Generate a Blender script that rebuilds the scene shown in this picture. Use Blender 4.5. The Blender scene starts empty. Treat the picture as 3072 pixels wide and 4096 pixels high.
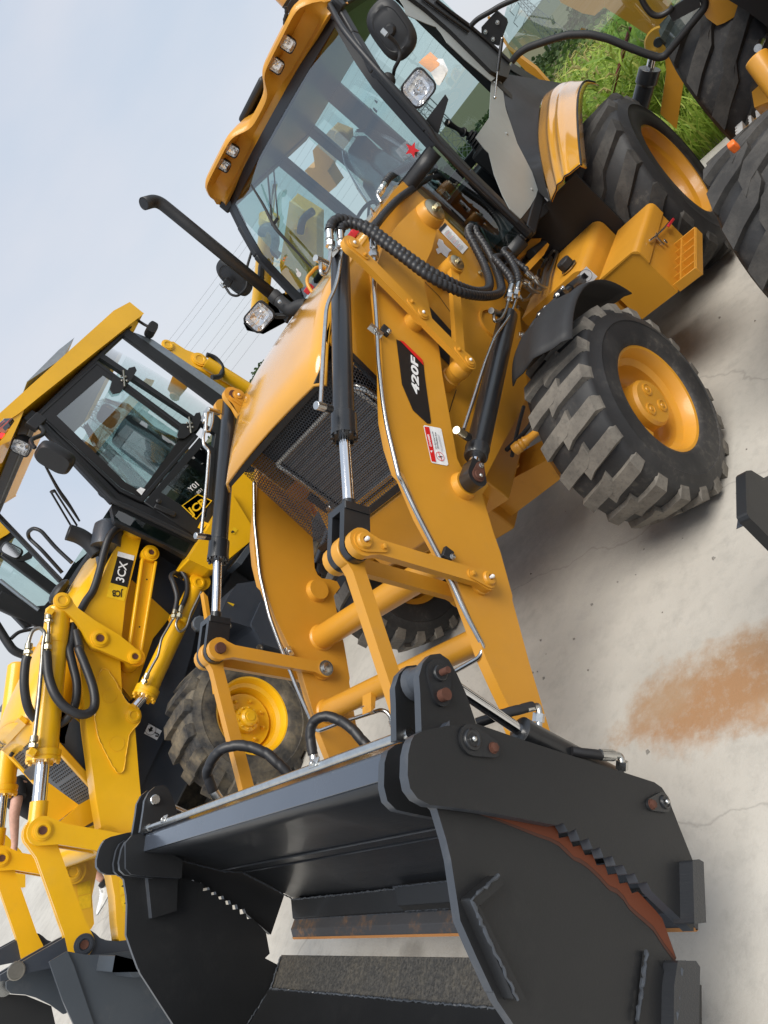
import bpy, bmesh, math, random
from mathutils import Vector as V, Matrix, Quaternion
random.seed(7)
S = bpy.context.scene
COL = S.collection
PI = math.pi
# ---------------------------------------------------------------- camera
CAM_POS, CAM_AX, CAM_F = ((3.08, 2.424, 2.013), [(-0.292331, 0.564776, -0.771732), (-0.689281, 0.434947, 0.579407), (0.662898, 0.701319, 0.262141)], 24.7484)
cd = bpy.data.cameras.new('camera')
cam = bpy.data.objects.new('camera', cd); COL.objects.link(cam)
cd.sensor_fit = 'VERTICAL'; cd.sensor_height = 36.0; cd.sensor_width = 27.0; cd.lens = CAM_F
cd.clip_start = 0.05; cd.clip_end = 6000
_r, _u, _b = [V(a) for a in CAM_AX]
cam.matrix_world = Matrix(((_r.x, _u.x, _b.x, CAM_POS[0]), (_r.y, _u.y, _b.y, CAM_POS[1]), (_r.z, _u.z, _b.z, CAM_POS[2]), (0, 0, 0, 1)))
S.camera = cam
# ---------------------------------------------------------------- world and sun (hazy bright day)
SUN_EL, SUN_AZ = math.radians(64), math.radians(58)     # azimuth from +X (machine front) towards -Y
w = bpy.data.worlds.new('World'); S.world = w; w.use_nodes = True
nt = w.node_tree; N = nt.nodes; L = nt.links
bg = N['Background']
sky = N.new('ShaderNodeTexSky'); sky.sky_type = 'NISHITA'; sky.sun_disc = False
sky.sun_elevation = SUN_EL; sky.sun_rotation = math.pi / 2 - SUN_AZ
sky.air_density = 1.0; sky.dust_density = 2.2; sky.ozone_density = 1.0; sky.altitude = 50
tc = N.new('ShaderNodeTexCoord')
cl_ = N.new('ShaderNodeVectorMath'); cl_.operation = 'MAXIMUM'; cl_.inputs[1].default_value = (-1, -1, .02); L.new(tc.outputs['Generated'], cl_.inputs[0]); L.new(cl_.outputs[0], sky.inputs['Vector'])
mp = N.new('ShaderNodeMapping'); mp.inputs['Scale'].default_value = (1.2, 1.2, 3.2); L.new(tc.outputs['Generated'], mp.inputs['Vector'])
nz = N.new('ShaderNodeTexNoise'); nz.inputs['Scale'].default_value = 2.0; nz.inputs['Detail'].default_value = 6; nz.inputs['Roughness'].default_value = .5
L.new(mp.outputs['Vector'], nz.inputs['Vector'])
rp = N.new('ShaderNodeValToRGB'); rp.color_ramp.elements[0].position = .38; rp.color_ramp.elements[1].position = .72
rp.color_ramp.elements[0].color = (0, 0, 0, 1); rp.color_ramp.elements[1].color = (.75, .75, .75, 1)
L.new(nz.outputs['Fac'], rp.inputs['Fac'])
mx = N.new('ShaderNodeMixRGB'); L.new(sky.outputs['Color'], mx.inputs['Color1'])
mx.inputs['Color2'].default_value = (8.4, 8.8, 9.4, 1)       # thin bright cloud veil
sp = N.new('ShaderNodeSeparateXYZ'); L.new(tc.outputs['Generated'], sp.inputs[0])
mr = N.new('ShaderNodeMapRange'); mr.inputs['From Min'].default_value = .02; mr.inputs['From Max'].default_value = .5; L.new(sp.outputs['Z'], mr.inputs['Value'])
hz = N.new('ShaderNodeMixRGB'); hz.inputs['Color1'].default_value = (8.0, 8.4, 9.0, 1); hz.inputs['Color2'].default_value = (5.7, 7.0, 8.7, 1); L.new(mr.outputs['Result'], hz.inputs['Fac'])   # hazy summer veil, whiter towards the horizon
wh = N.new('ShaderNodeMixRGB'); L.new(rp.outputs['Color'], wh.inputs['Fac']); L.new(hz.outputs['Color'], wh.inputs['Color1']); wh.inputs['Color2'].default_value = (8.5, 8.6, 9.2, 1)      # thin wisps
L.new(wh.outputs['Color'], mx.inputs['Color2']); mx.inputs['Fac'].default_value = .82
L.new(mx.outputs['Color'], bg.inputs['Color']); bg.inputs['Strength'].default_value = 0.082
sd = bpy.data.lights.new('sun', 'SUN'); sd.energy = 3.0; sd.angle = math.radians(38); sd.color = (1, .95, .87)
sun = bpy.data.objects.new('sun', sd); COL.objects.link(sun)
_d = V((math.cos(SUN_EL) * math.cos(SUN_AZ), math.cos(SUN_EL) * math.sin(SUN_AZ), math.sin(SUN_EL)))
sun.rotation_euler = _d.to_track_quat('Z', 'Y').to_euler(); sun.location = (4, -2, 12)
S.view_settings.view_transform = 'Standard'; S.view_settings.look = 'None'; S.view_settings.exposure = 0.30; S.view_settings.gamma = 1.0
S.view_settings.use_curve_mapping = False
S.cycles.max_bounces = 10; S.cycles.transparent_max_bounces = 16; S.cycles.transmission_bounces = 8

# ---------------------------------------------------------------- materials
MATS = {}
def newmat(name):
    m = bpy.data.materials.new(name); m.use_nodes = True; MATS[name] = m
    return m, m.node_tree, m.node_tree.nodes['Principled BSDF']
def objnoise(t, scale, detail=4, rough=.55, stretch=None):
    tc = t.nodes.new('ShaderNodeTexCoord'); n = t.nodes.new('ShaderNodeTexNoise')
    n.inputs['Scale'].default_value = scale; n.inputs['Detail'].default_value = detail; n.inputs['Roughness'].default_value = rough
    if stretch:
        mp = t.nodes.new('ShaderNodeMapping'); mp.inputs['Scale'].default_value = stretch
        t.links.new(tc.outputs['Object'], mp.inputs['Vector']); t.links.new(mp.outputs['Vector'], n.inputs['Vector'])
    else: t.links.new(tc.outputs['Object'], n.inputs['Vector'])
    return n.outputs['Fac']
def ramp(t, fac, *stops):
    r = t.nodes.new('ShaderNodeValToRGB'); e = r.color_ramp.elements
    while len(e) < len(stops): e.new(.5)
    for el, (p, c) in zip(e, stops):
        el.position = p; el.color = (*c, 1) if not isinstance(c, (int, float)) else (c, c, c, 1)
    t.links.new(fac, r.inputs['Fac']); return r.outputs['Color']
def mix(t, fac, a, b, mode='MIX'):
    m = t.nodes.new('ShaderNodeMixRGB'); m.blend_type = mode
    for k, v in (('Fac', fac), ('Color1', a), ('Color2', b)):
        if hasattr(v, 'is_linked'): t.links.new(v, m.inputs[k])
        elif k == 'Fac': m.inputs[k].default_value = v
        else: m.inputs[k].default_value = (*v, 1)
    return m.outputs['Color']
def bump(t, b, h, strength=.2, dist=.01):
    n = t.nodes.new('ShaderNodeBump'); n.inputs['Strength'].default_value = strength; n.inputs['Distance'].default_value = dist
    t.links.new(h, n.inputs['Height']); t.links.new(n.outputs['Normal'], b.inputs['Normal'])
def paint(name, col, rough=.38, coat=.25, dirt=.25, dirtcol=(.30, .22, .13), metal=0, grain=.04, spec=.5):
    m, t, b = newmat(name)
    n1 = objnoise(t, 1.7, 5, .6); n2 = objnoise(t, 22, 6, .7); n3 = objnoise(t, 5, 8, .65)
    c = mix(t, ramp(t, n1, (.3, 0.), (.7, 1.)), tuple(x * .9 for x in col), tuple(min(1, x * 1.07) for x in col))
    f = mix(t, 1., ramp(t, n3, (.5, 0.), (.72, 1.)), ramp(t, n2, (.45, 0.), (.7, 1.)), 'MULTIPLY')
    f = mix(t, 1., f, (dirt,) * 3, 'MULTIPLY')
    t.links.new(mix(t, f, c, dirtcol), b.inputs['Base Color'])
    r = t.nodes.new('ShaderNodeMapRange'); r.inputs['To Min'].default_value = rough - .07; r.inputs['To Max'].default_value = rough + .13
    t.links.new(n3, r.inputs['Value']); t.links.new(r.outputs['Result'], b.inputs['Roughness'])
    b.inputs['Coat Weight'].default_value = coat; b.inputs['Coat Roughness'].default_value = .12
    b.inputs['Metallic'].default_value = metal; b.inputs['Specular IOR Level'].default_value = spec
    if grain: bump(t, b, objnoise(t, 140, 3), grain, .004)
    return m
def plain(name, col, rough=.5, metal=0, emit=None, spec=.5, coat=0):
    m, t, b = newmat(name)
    n = objnoise(t, 30, 5, .6)
    t.links.new(mix(t, ramp(t, n, (.3, 0.), (.75, 1.)), tuple(x * .85 for x in col), tuple(min(1, x * 1.1) for x in col)), b.inputs['Base Color'])
    b.inputs['Roughness'].default_value = rough; b.inputs['Metallic'].default_value = metal; b.inputs['Specular IOR Level'].default_value = spec
    b.inputs['Coat Weight'].default_value = coat
    return m
# ---------------------------------------------------------------- mesh builder
def frame(d):
    d = V(d).normalized(); a = V((0, 0, 1)) if abs(d.z) < .9 else V((1, 0, 0))
    x = d.cross(a).normalized(); return x, d.cross(x).normalized(), d
def spline(pts, n=6):
    P = [V(p) for p in pts]
    if len(P) < 3 or n < 2: return P
    out = []
    for i in range(len(P) - 1):
        a, b, c, d = P[max(i - 1, 0)], P[i], P[i + 1], P[min(i + 2, len(P) - 1)]
        for k in range(n):
            t = k / n
            out.append(.5 * ((2 * b) + (c - a) * t + (2 * a - 5 * b + 4 * c - d) * t * t + (3 * b - a - 3 * c + d) * t ** 3))
    out.append(P[-1]); return out
def roundpath(pts, r, n=5):
    P = [V(p) for p in pts]; out = [P[0]]
    for i in range(1, len(P) - 1):
        a, b, c = P[i - 1], P[i], P[i + 1]
        da, dc = (a - b), (c - b); k = min(r, da.length * .48, dc.length * .48)
        p, q = b + da.normalized() * k, b + dc.normalized() * k
        for j in range(n + 1):
            t = j / n; out.append(p * (1 - t) ** 2 + b * 2 * t * (1 - t) + q * t * t)
    out.append(P[-1]); return out
WHOLE = {'small_print', 'crown', 'hub', 'wheel', 'tyre', 'fuel_symbol', 'hook_symbol', 'warning_figure', 'prohibition_sign', 'prohibition_figure', 'window_sticker', 'lace', 'cross_arm', 'mast'}
class MB:
    def __init__(s): s.v = []; s.f = []; s.m = []; s.mi = 0
    def add(s, vs, fs):
        o = len(s.v); s.v += [tuple(v) for v in vs]; s.f += [tuple(i + o for i in f) for f in fs]; s.m += [s.mi] * len(fs); return s
    def mat(s, i): s.mi = i; return s
    def prism(s, pts, vec, edge=None):
        n = len(pts); P = [V(p) for p in pts]; vec = V(vec)
        nn = V((0, 0, 0))
        for i in range(n): nn += P[i].cross(P[(i + 1) % n])
        if nn.dot(vec) > 0: P = P[::-1]
        vs = P + [p + vec for p in P]
        s.add(vs, [tuple(range(n)), tuple(range(2 * n - 1, n - 1, -1))])
        k = s.mi
        if edge is not None: s.mi = edge
        s.add(vs, [(i, (i + n), (i + 1) % n + n, (i + 1) % n) for i in range(n)])
        s.mi = k; return s
    def box(s, c, sx, sy, sz, R=None):
        c = V(c); vs = []
        for x in (-.5, .5):
            for y in (-.5, .5):
                for z in (-.5, .5):
                    p = V((x * sx, y * sy, z * sz)); vs.append(c + (R @ p if R else p))
        return s.add(vs, [(0, 1, 3, 2), (4, 6, 7, 5), (0, 4, 5, 1), (2, 3, 7, 6), (0, 2, 6, 4), (1, 5, 7, 3)])
    def bar(s, a, b, w, h, up=(0, 1, 0)):
        a, b = V(a), V(b); d = (b - a).normalized(); u = V(up); u = (u - d * u.dot(d)).normalized(); x = d.cross(u)
        q = [x * (w / 2) * i + u * (h / 2) * j for i, j in ((-1, -1), (1, -1), (1, 1), (-1, 1))]
        return s.add([a + p for p in q] + [b + p for p in q], [(3, 2, 1, 0), (4, 5, 6, 7)] + [(i, (i + 1) % 4, (i + 1) % 4 + 4, i + 4) for i in range(4)])
    def lathe(s, a, d, prof, n=24, cap0=True, cap1=True, ref=None):
        a = V(a); x, y, d = frame(d); vs = []; fs = []
        for r, h in prof:
            for k in range(n):
                t = 2 * PI * k / n; vs.append(a + d * h + (x * math.cos(t) + y * math.sin(t)) * r)
        for i in range(len(prof) - 1):
            for k in range(n): fs.append((i * n + k, i * n + (k + 1) % n, (i + 1) * n + (k + 1) % n, (i + 1) * n + k))
        if cap0: fs.append(tuple(range(n - 1, -1, -1)))
        if cap1: fs.append(tuple((len(prof) - 1) * n + k for k in range(n)))
        return s.add(vs, fs)
    def cyl(s, a, b, r, n=20, r2=None):
        a, b = V(a), V(b); return s.lathe(a, b - a, [(r, 0), (r if r2 is None else r2, (b - a).length)], n)
    def tube(s, path, r, n=10, caps=True, rib=0, ripple=0):
        P = [V(p) for p in path]; vs = []; fs = []; m = len(P)
        T = [(P[min(i + 1, m - 1)] - P[max(i - 1, 0)]).normalized() for i in range(m)]
        x = frame(T[0])[0]; L = 0
        for i in range(m):
            x = (x - T[i] * x.dot(T[i])).normalized(); y = T[i].cross(x)
            if i: L += (P[i] - P[i - 1]).length
            rr = r(i / (m - 1)) if callable(r) else r
            for k in range(n):
                t = 2 * PI * k / n
                q = rr
                if ripple:                       # helical wrap: a step that winds along the hose
                    ph = (L / ripple - k / n) % 1.0
                    q = rr * (1 + .10 * min(1, ph * 6) * (1 - max(0, (ph - .82) / .18)) if rib == 0 else 1 + rib * math.sin(PI * ph))
                vs.append(P[i] + (x * math.cos(t) + y * math.sin(t)) * q)
        for i in range(m - 1):
            for k in range(n): fs.append((i * n + k, i * n + (k + 1) % n, (i + 1) * n + (k + 1) % n, (i + 1) * n + k))
        if caps: fs += [tuple(range(n - 1, -1, -1)), tuple((m - 1) * n + k for k in range(n))]
        return s.add(vs, fs)
    def loft(s, rows, closed=False):
        n = len(rows[0]); fs = []
        vs = [V(p) for r in rows for p in r]
        for i in range(len(rows) - 1):
            for k in range(n if closed else n - 1): fs.append((i * n + k, i * n + (k + 1) % n, (i + 1) * n + (k + 1) % n, (i + 1) * n + k))
        return s.add(vs, fs)
    def ball(s, c, r, n=10, sc=(1, 1, 1)):
        c = V(c); vs = [c + V((0, 0, -r * sc[2]))]; fs = []
        for i in range(1, n):
            p = -PI / 2 + PI * i / n
            for k in range(2 * n):
                t = PI * k / n; vs.append(c + V((r * sc[0] * math.cos(p) * math.cos(t), r * sc[1] * math.cos(p) * math.sin(t), r * sc[2] * math.sin(p))))
        vs.append(c + V((0, 0, r * sc[2]))); m = 2 * n
        for k in range(m): fs.append((0, 1 + (k + 1) % m, 1 + k))
        for i in range(n - 2):
            for k in range(m): fs.append((1 + i * m + k, 1 + i * m + (k + 1) % m, 1 + (i + 1) * m + (k + 1) % m, 1 + (i + 1) * m + k))
        o = 1 + (n - 2) * m
        for k in range(m): fs.append((o + k, o + (k + 1) % m, len(vs) - 1))
        return s.add(vs, fs)
    def mesh(s, name, mats, smooth=38):
        me = bpy.data.meshes.new(name); me.from_pydata(s.v, [], s.f)
        for m in (mats if isinstance(mats, (list, tuple)) else [mats]): me.materials.append(MATS[m] if isinstance(m, str) else m)
        me.polygons.foreach_set('material_index', s.m)
        b = bmesh.new(); b.from_mesh(me); bmesh.ops.recalc_face_normals(b, faces=b.faces); b.to_mesh(me); b.free()
        me.polygons.foreach_set('use_smooth', [smooth > 0] * len(me.polygons))
        if smooth > 0: me.set_sharp_from_angle(angle=math.radians(smooth))
        me.update(); return me
    def pieces(s):
        """loose shells grouped by touching bounding boxes: one builder per separate piece"""
        up = list(range(len(s.v)))
        def find(i):
            while up[i] != i: up[i] = up[up[i]]; i = up[i]
            return i
        for f in s.f:
            a = find(f[0])
            for i in f[1:]: up[find(i)] = a
        box = {}
        for i, v in enumerate(s.v):
            k = find(i); b = box.get(k)
            box[k] = (list(v), list(v)) if b is None else ([min(p, q) for p, q in zip(b[0], v)], [max(p, q) for p, q in zip(b[1], v)])
        ks = list(box)
        if len(ks) < 2 or len(ks) > 60: return [s]
        g = {k: k for k in ks}
        def root(k):
            while g[k] != k: k = g[k]
            return k
        for i, a in enumerate(ks):
            for b in ks[i + 1:]:
                if all(box[a][0][n] - .02 <= box[b][1][n] and box[b][0][n] - .02 <= box[a][1][n] for n in range(3)): g[root(b)] = root(a)
        groups = {}
        for f, m in zip(s.f, s.m): groups.setdefault(root(find(f[0])), []).append((f, m))
        if len(groups) < 2: return [s]
        out = []
        for fs in groups.values():
            mb = MB(); ix = {}
            for f, m in fs:
                nf = []
                for i in f:
                    if i not in ix: ix[i] = len(mb.v); mb.v.append(s.v[i])
                    nf.append(ix[i])
                mb.f.append(tuple(nf)); mb.m.append(m)
            out.append(mb)
        return out
    def put(s, name, mats, parent=None, bev=0, smooth=38, solid=0, sub=0):
        ps = s.pieces() if name not in WHOLE else [s]
        os_ = [link(name, p.mesh(name, mats, smooth), parent, bev, solid, sub) for p in ps]
        return os_[0]
def link(name, me, parent=None, bev=0, solid=0, sub=0):
    o = bpy.data.objects.new(name, me); COL.objects.link(o)
    if parent:
        o.parent = parent
        if parent.type == 'EMPTY': o.location = -parent.location
    if solid:
        md = o.modifiers.new('Solidify', 'SOLIDIFY'); md.thickness = abs(solid); md.offset = -1 if solid > 0 else 1
    if sub: md = o.modifiers.new('Subsurf', 'SUBSURF'); md.levels = sub; md.render_levels = sub
    if bev:
        md = o.modifiers.new('Bevel', 'BEVEL'); md.width = bev; md.segments = 2; md.limit_method = 'ANGLE'; md.angle_limit = math.radians(38); md.harden_normals = False
    return o
def thing(name, label, cat, loc, group=None):
    o = bpy.data.objects.new(name, None); COL.objects.link(o); o.location = V(loc); o.empty_display_size = .2
    o['label'] = label; o['category'] = cat
    if group: o['group'] = group
    return o
def tag(o, label=None, cat=None, group=None, kind=None):
    for k, v in (('label', label), ('category', cat), ('group', group), ('kind', kind)):
        if v: o[k] = v
    return o
def dup(o, off, parent=None, deep=True):
    """copy a part with its sub-parts, moved by off"""
    c = o.copy(); COL.objects.link(c)
    if parent is not None: c.parent = parent
    c.location = o.location + V(off)
    if deep:
        for ch in o.children:
            d = ch.copy(); COL.objects.link(d); d.parent = c
    return c
def stadium(a, b, ra, rb, n=9, y=None):
    """outline of a two-ended lever in the xz plane of a; a, b are end centres"""
    a, b = V(a), V(b); d = (b - a); d.y = 0; L = d.length; d.normalize(); u = V((-d.z, 0, d.x))
    al = math.acos(max(-1, min(1, (ra - rb) / L))); out = []
    for k in range(n):
        t = al + (2 * PI - 2 * al) * k / (n - 1); out.append(a + (d * math.cos(t) + u * math.sin(t)) * ra)
    for k in range(n):
        t = -al + 2 * al * k / (n - 1); out.append(b + (d * math.cos(t) + u * math.sin(t)) * rb)
    return out
def lever(mb, a, b, ra, rb, w, y0, y1, n=9):
    """forged lever: round heads of radius ra, rb and a straight shank of width w between y0 and y1"""
    a, b = V(a), V(b); d = b - a; d.y = 0; L = d.length; d.normalize(); u = V((-d.z, 0, d.x)); pts = []
    ta = math.asin(min(.98, w / 2 / ra)); tb = math.asin(min(.98, w / 2 / rb))
    for k in range(n + 4): t = ta * 1.5 + (2 * PI - 3 * ta) * k / (n + 3); pts.append(a + (d * math.cos(t) + u * math.sin(t)) * ra)
    pts.append(a + d * ra * 1.35 - u * w / 2); pts.append(b - d * rb * 1.35 - u * w / 2)
    for k in range(n + 4): t = PI + tb * 1.5 + (2 * PI - 3 * tb) * k / (n + 3); pts.append(b + (d * math.cos(t) + u * math.sin(t)) * rb)
    pts.append(b - d * rb * 1.35 + u * w / 2); pts.append(a + d * ra * 1.35 + u * w / 2)
    return mb.prism([V((p.x, y0, p.z)) for p in pts], (0, y1 - y0, 0))
def text(s, name, mat, parent, o, right, up, size, width=None, shear=0, bold=0, ext=.0006, align='LEFT', spacing=1.0):
    cu = bpy.data.curves.new(name, 'FONT'); cu.body = s; cu.size = 1; cu.shear = shear; cu.offset = bold; cu.extrude = .002; cu.space_character = spacing
    cu.resolution_u = 3
    t = bpy.data.objects.new(name, cu); COL.objects.link(t)
    bpy.context.view_layer.update()
    me = bpy.data.meshes.new_from_object(t.evaluated_get(bpy.context.evaluated_depsgraph_get()))
    bpy.data.objects.remove(t); me.name = name
    r, u = V(right).normalized(), V(up).normalized(); u = (u - r * r.dot(u)).normalized(); n = r.cross(u)
    xs = [v.co.x for v in me.vertices] or [0]; ys = [v.co.y for v in me.vertices] or [0]
    x0, x1, y0, y1 = min(xs), max(xs), min(ys), max(ys)
    sy = size / max(1e-6, (y1 - y0)); sx = sy if width is None else width / max(1e-6, x1 - x0)
    cx = {'LEFT': x0, 'CENTER': (x0 + x1) / 2}[align]
    for v in me.vertices:
        p = v.co; v.co = V(o) + r * ((p.x - cx) * sx) + u * ((p.y - y0) * sy) + n * (ext * (1 if p.z > 0 else -1))
    me.materials.clear(); me.materials.append(MATS[mat])
    return link(name, me, parent)
def hexbolt(mb, c, d, r, h):
    x, y, d = frame(d); c = V(c)
    mb.lathe(c, d, [(r * 1.25, 0), (r * 1.25, h * .25)], 14); mb.lathe(c + d * h * .25, d, [(r, 0), (r, h * .65), (r * .8, h * .75)], 6)

CY = (.60, .275, .022)      # ochre machine yellow
JY = (.82, .44, .007)       # brighter yellow
paint('ochre_paint', CY, .40, .22, .16)
paint('ochre_gloss', (.66, .31, .022), .16, 1.0, .08, grain=.015)
paint('ochre_rusty', CY, .5, .1, .8, dirtcol=(.20, .085, .03))
paint('bright_yellow', JY, .32, .35, .12)
paint('black_paint', (.012, .013, .015), .34, .35, .22, dirtcol=(.07, .065, .058), grain=.03)
paint('bucket_black', (.010, .0105, .0115), .48, .1, .32, dirtcol=(.035, .033, .03), grain=.10)
paint('bucket_gloss', (.024, .026, .03), .30, .2, .3, dirtcol=(.07, .06, .05), grain=0)
_t = MATS['bucket_gloss'].node_tree; bump(_t, _t.nodes['Principled BSDF'], objnoise(_t, 30, 4, .7, (6, .25, 6)), .35, .004)
paint('edge_wear', (.042, .048, .058), .42, .2, .4, dirtcol=(.2, .19, .18))
paint('dark_slate', (.035, .042, .055), .42, .2, .25, dirtcol=(.12, .11, .10))
paint('slate_bucket', (.048, .058, .070), .5, .1, .35, dirtcol=(.14, .13, .12))
paint('cab_black', (.018, .019, .022), .42, .2, .2, dirtcol=(.08, .075, .07), grain=.06)
paint('cab_grey', (.28, .30, .29), .5, .1, .2, dirtcol=(.15, .14, .12), grain=.08)
paint('orange_primer', (.12, .027, .007), .7, 0, .7, dirtcol=(.08, .025, .012))
paint('rust', (.09, .032, .018), .75, 0, .8, dirtcol=(.03, .012, .01))
paint('edge_steel', (.06, .06, .065), .5, 0, .9, dirtcol=(.42, .19, .045), metal=.3)
plain('plastic_black', (.014, .014, .015), .5)
plain('rubber_black', (.016, .016, .017), .62)
plain('hose_black', (.020, .020, .022), .45)
plain('zinc', (.62, .62, .60), .27, 1)
plain('zinc_yellow', (.55, .50, .36), .32, 1)
plain('pipe_steel', (.55, .545, .53), .25, 1)
plain('pipe_dull', (.36, .34, .30), .38, 1)
plain('white_paint', (.78, .78, .76), .4)
plain('white_print', (.86, .86, .85), .45)
plain('red_print', (.66, .012, .012), .45)
plain('star_red', (.80, .03, .04), .5)
plain('black_print', (.012, .011, .011), .4)
plain('grey_print', (.25, .25, .26), .5)
plain('yellow_print', (.85, .52, .01), .45)
plain('red_plastic', (.55, .02, .03), .35)
plain('orange_plastic', (.85, .16, .02), .3)
plain('grille_grey', (.06, .065, .075), .5, .2)
plain('core_grey', (.05, .05, .048), .5, .5)
plain('skin', (.58, .33, .245), .55)
plain('dark_cloth', (.014, .014, .016), .9)
plain('white_canvas', (.74, .74, .72), .8)
plain('seat_grey', (.05, .055, .06), .6)
plain('silver_paint', (.30, .34, .38), .3, .5)
m, t, b = newmat('chrome'); b.inputs['Base Color'].default_value = (.78, .78, .79, 1); b.inputs['Metallic'].default_value = 1; b.inputs['Roughness'].default_value = .1
bump(t, b, objnoise(t, 60, 3), .02, .002)
# glass: thin tinted sheet, mostly clear with a mirror reflection
def glass(name, tint, refl=.16, rough=0.0):
    m = bpy.data.materials.new(name); MATS[name] = m; m.use_nodes = True; t = m.node_tree; t.nodes.clear()
    o = t.nodes.new('ShaderNodeOutputMaterial'); tr = t.nodes.new('ShaderNodeBsdfTransparent'); tr.inputs['Color'].default_value = (*tint, 1)
    g = t.nodes.new('ShaderNodeBsdfGlossy'); g.inputs['Roughness'].default_value = rough; g.inputs['Color'].default_value = (1, 1, 1, 1)
    fr = t.nodes.new('ShaderNodeFresnel'); fr.inputs['IOR'].default_value = 1.5
    ad = t.nodes.new('ShaderNodeMath'); ad.operation = 'ADD'; ad.inputs[1].default_value = refl; t.links.new(fr.outputs[0], ad.inputs[0])
    mx = t.nodes.new('ShaderNodeMixShader'); t.links.new(ad.outputs[0], mx.inputs[0]); t.links.new(tr.outputs[0], mx.inputs[1]); t.links.new(g.outputs[0], mx.inputs[2])
    t.links.new(mx.outputs[0], o.inputs['Surface'])
glass('cab_glass', (.62, .78, .76), .15)
glass('dark_glass', (.30, .42, .41), .07)
glass('lens_glass', (.95, .95, .95), .06)
glass('plastic_wrap', (.85, .88, .88), .14, .12)
glass('amber_lens', (.95, .38, .04), .05)
glass('red_lens', (.8, .03, .03), .05)
m, t, b = newmat('reflector'); b.inputs['Base Color'].default_value = (.85, .85, .86, 1); b.inputs['Metallic'].default_value = 1; b.inputs['Roughness'].default_value = .16
vo = t.nodes.new('ShaderNodeTexVoronoi'); vo.inputs['Scale'].default_value = 34; tcn = t.nodes.new('ShaderNodeTexCoord'); t.links.new(tcn.outputs['Object'], vo.inputs['Vector']); bump(t, b, vo.outputs['Distance'], .35, .01)
for nm, ca, cb in (('tyre_tread_dark', (.030, .028, .026), (.085, .078, .068)),):
    m, t, b = newmat(nm); n1 = objnoise(t, 7, 7, .65); n2 = objnoise(t, 45, 8, .75)
    t.links.new(mix(t, ramp(t, n2, (.5, 0.), (.75, .7)), mix(t, ramp(t, n1, (.4, 0.), (.75, 1.)), ca, cb), (.02, .02, .02)), b.inputs['Base Color']); b.inputs['Roughness'].default_value = .75; bump(t, b, n2, .4, .006)
# tyre rubber with dust
m, t, b = newmat('tyre_rubber')
n1 = objnoise(t, 3, 6, .6); n2 = objnoise(t, 26, 8, .7)
c = mix(t, ramp(t, n1, (.42, 0.), (.7, 1.)), (.016, .016, .017), (.045, .043, .042))
c = mix(t, mix(t, 1., ramp(t, n1, (.45, 0.), (.65, .8)), ramp(t, n2, (.5, 0.), (.72, 1.)), 'MULTIPLY'), c, (.15, .135, .11))
t.links.new(c, b.inputs['Base Color']); b.inputs['Roughness'].default_value = .62; bump(t, b, n2, .25, .006)
m, t, b = newmat('tyre_tread')
n1 = objnoise(t, 7, 7, .65); n2 = objnoise(t, 45, 8, .75)
c = mix(t, ramp(t, n1, (.3, 0.), (.68, 1.)), (.10, .09, .078), (.21, .19, .16))
c = mix(t, ramp(t, n2, (.5, 0.), (.75, .7)), c, (.05, .047, .043))
t.links.new(c, b.inputs['Base Color']); b.inputs['Roughness'].default_value = .85; bump(t, b, n2, .4, .006)
m, t, b = newmat('tyre_muddy')
n1 = objnoise(t, 5, 7, .6); n2 = objnoise(t, 35, 8, .7)
c = mix(t, ramp(t, n1, (.42, 0.), (.62, 1.)), (.026, .026, .027), (.17, .14, .095))
c = mix(t, ramp(t, n2, (.45, 0.), (.7, .8)), c, (.07, .065, .058))
t.links.new(c, b.inputs['Base Color']); b.inputs['Roughness'].default_value = .8; bump(t, b, n2, .4, .006)
paint('beam_sky_sheen', (.05, .06, .08), .22, .8, .15, dirtcol=(.09, .09, .085), grain=.01)  # black gloss paint; the bluish sky reflection is mixed into its base colour
paint('rust_edge', (.34, .15, .045), .75, 0, .8, dirtcol=(.10, .05, .03))
paint('cab_black', (.009, .0095, .011), .5, .1, .2, dirtcol=(.06, .055, .05), grain=.06)
plain('amber_body', (.85, .33, .04), .25, coat=.6)
plain('clear_body', (.72, .66, .56), .25, coat=.6)
plain('frit_black', (.006, .006, .007), .35)
plain('grit_stone', (.22, .205, .18), .9)
plain('post_red', (.19, .022, .03), .5)

STAINS = [(1.42, 1.20, .24, .72, .05, (.31, .19, .10), .9), (1.50, 1.0, .19, .42, .2, (.33, .18, .085), .85), (1.36, 1.55, .12, .36, 0, (.22, .12, .065), .8), (1.44, .80, .10, .16, .3, (.33, .22, .13), .7), (1.55, 1.35, .08, .3, .1, (.40, .25, .14), .6),
          (2.35, -.5, .12, .12, 0, (.25, .23, .2), .6), (.5, -6.6, 1.6, .5, .4, (.2, .19, .17), .7), (1.5, -5.6, .9, .35, .3, (.16, .15, .14), .7), (-.6, .2, 1.8, .9, 0, (.34, .32, .29), .6)]
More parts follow.
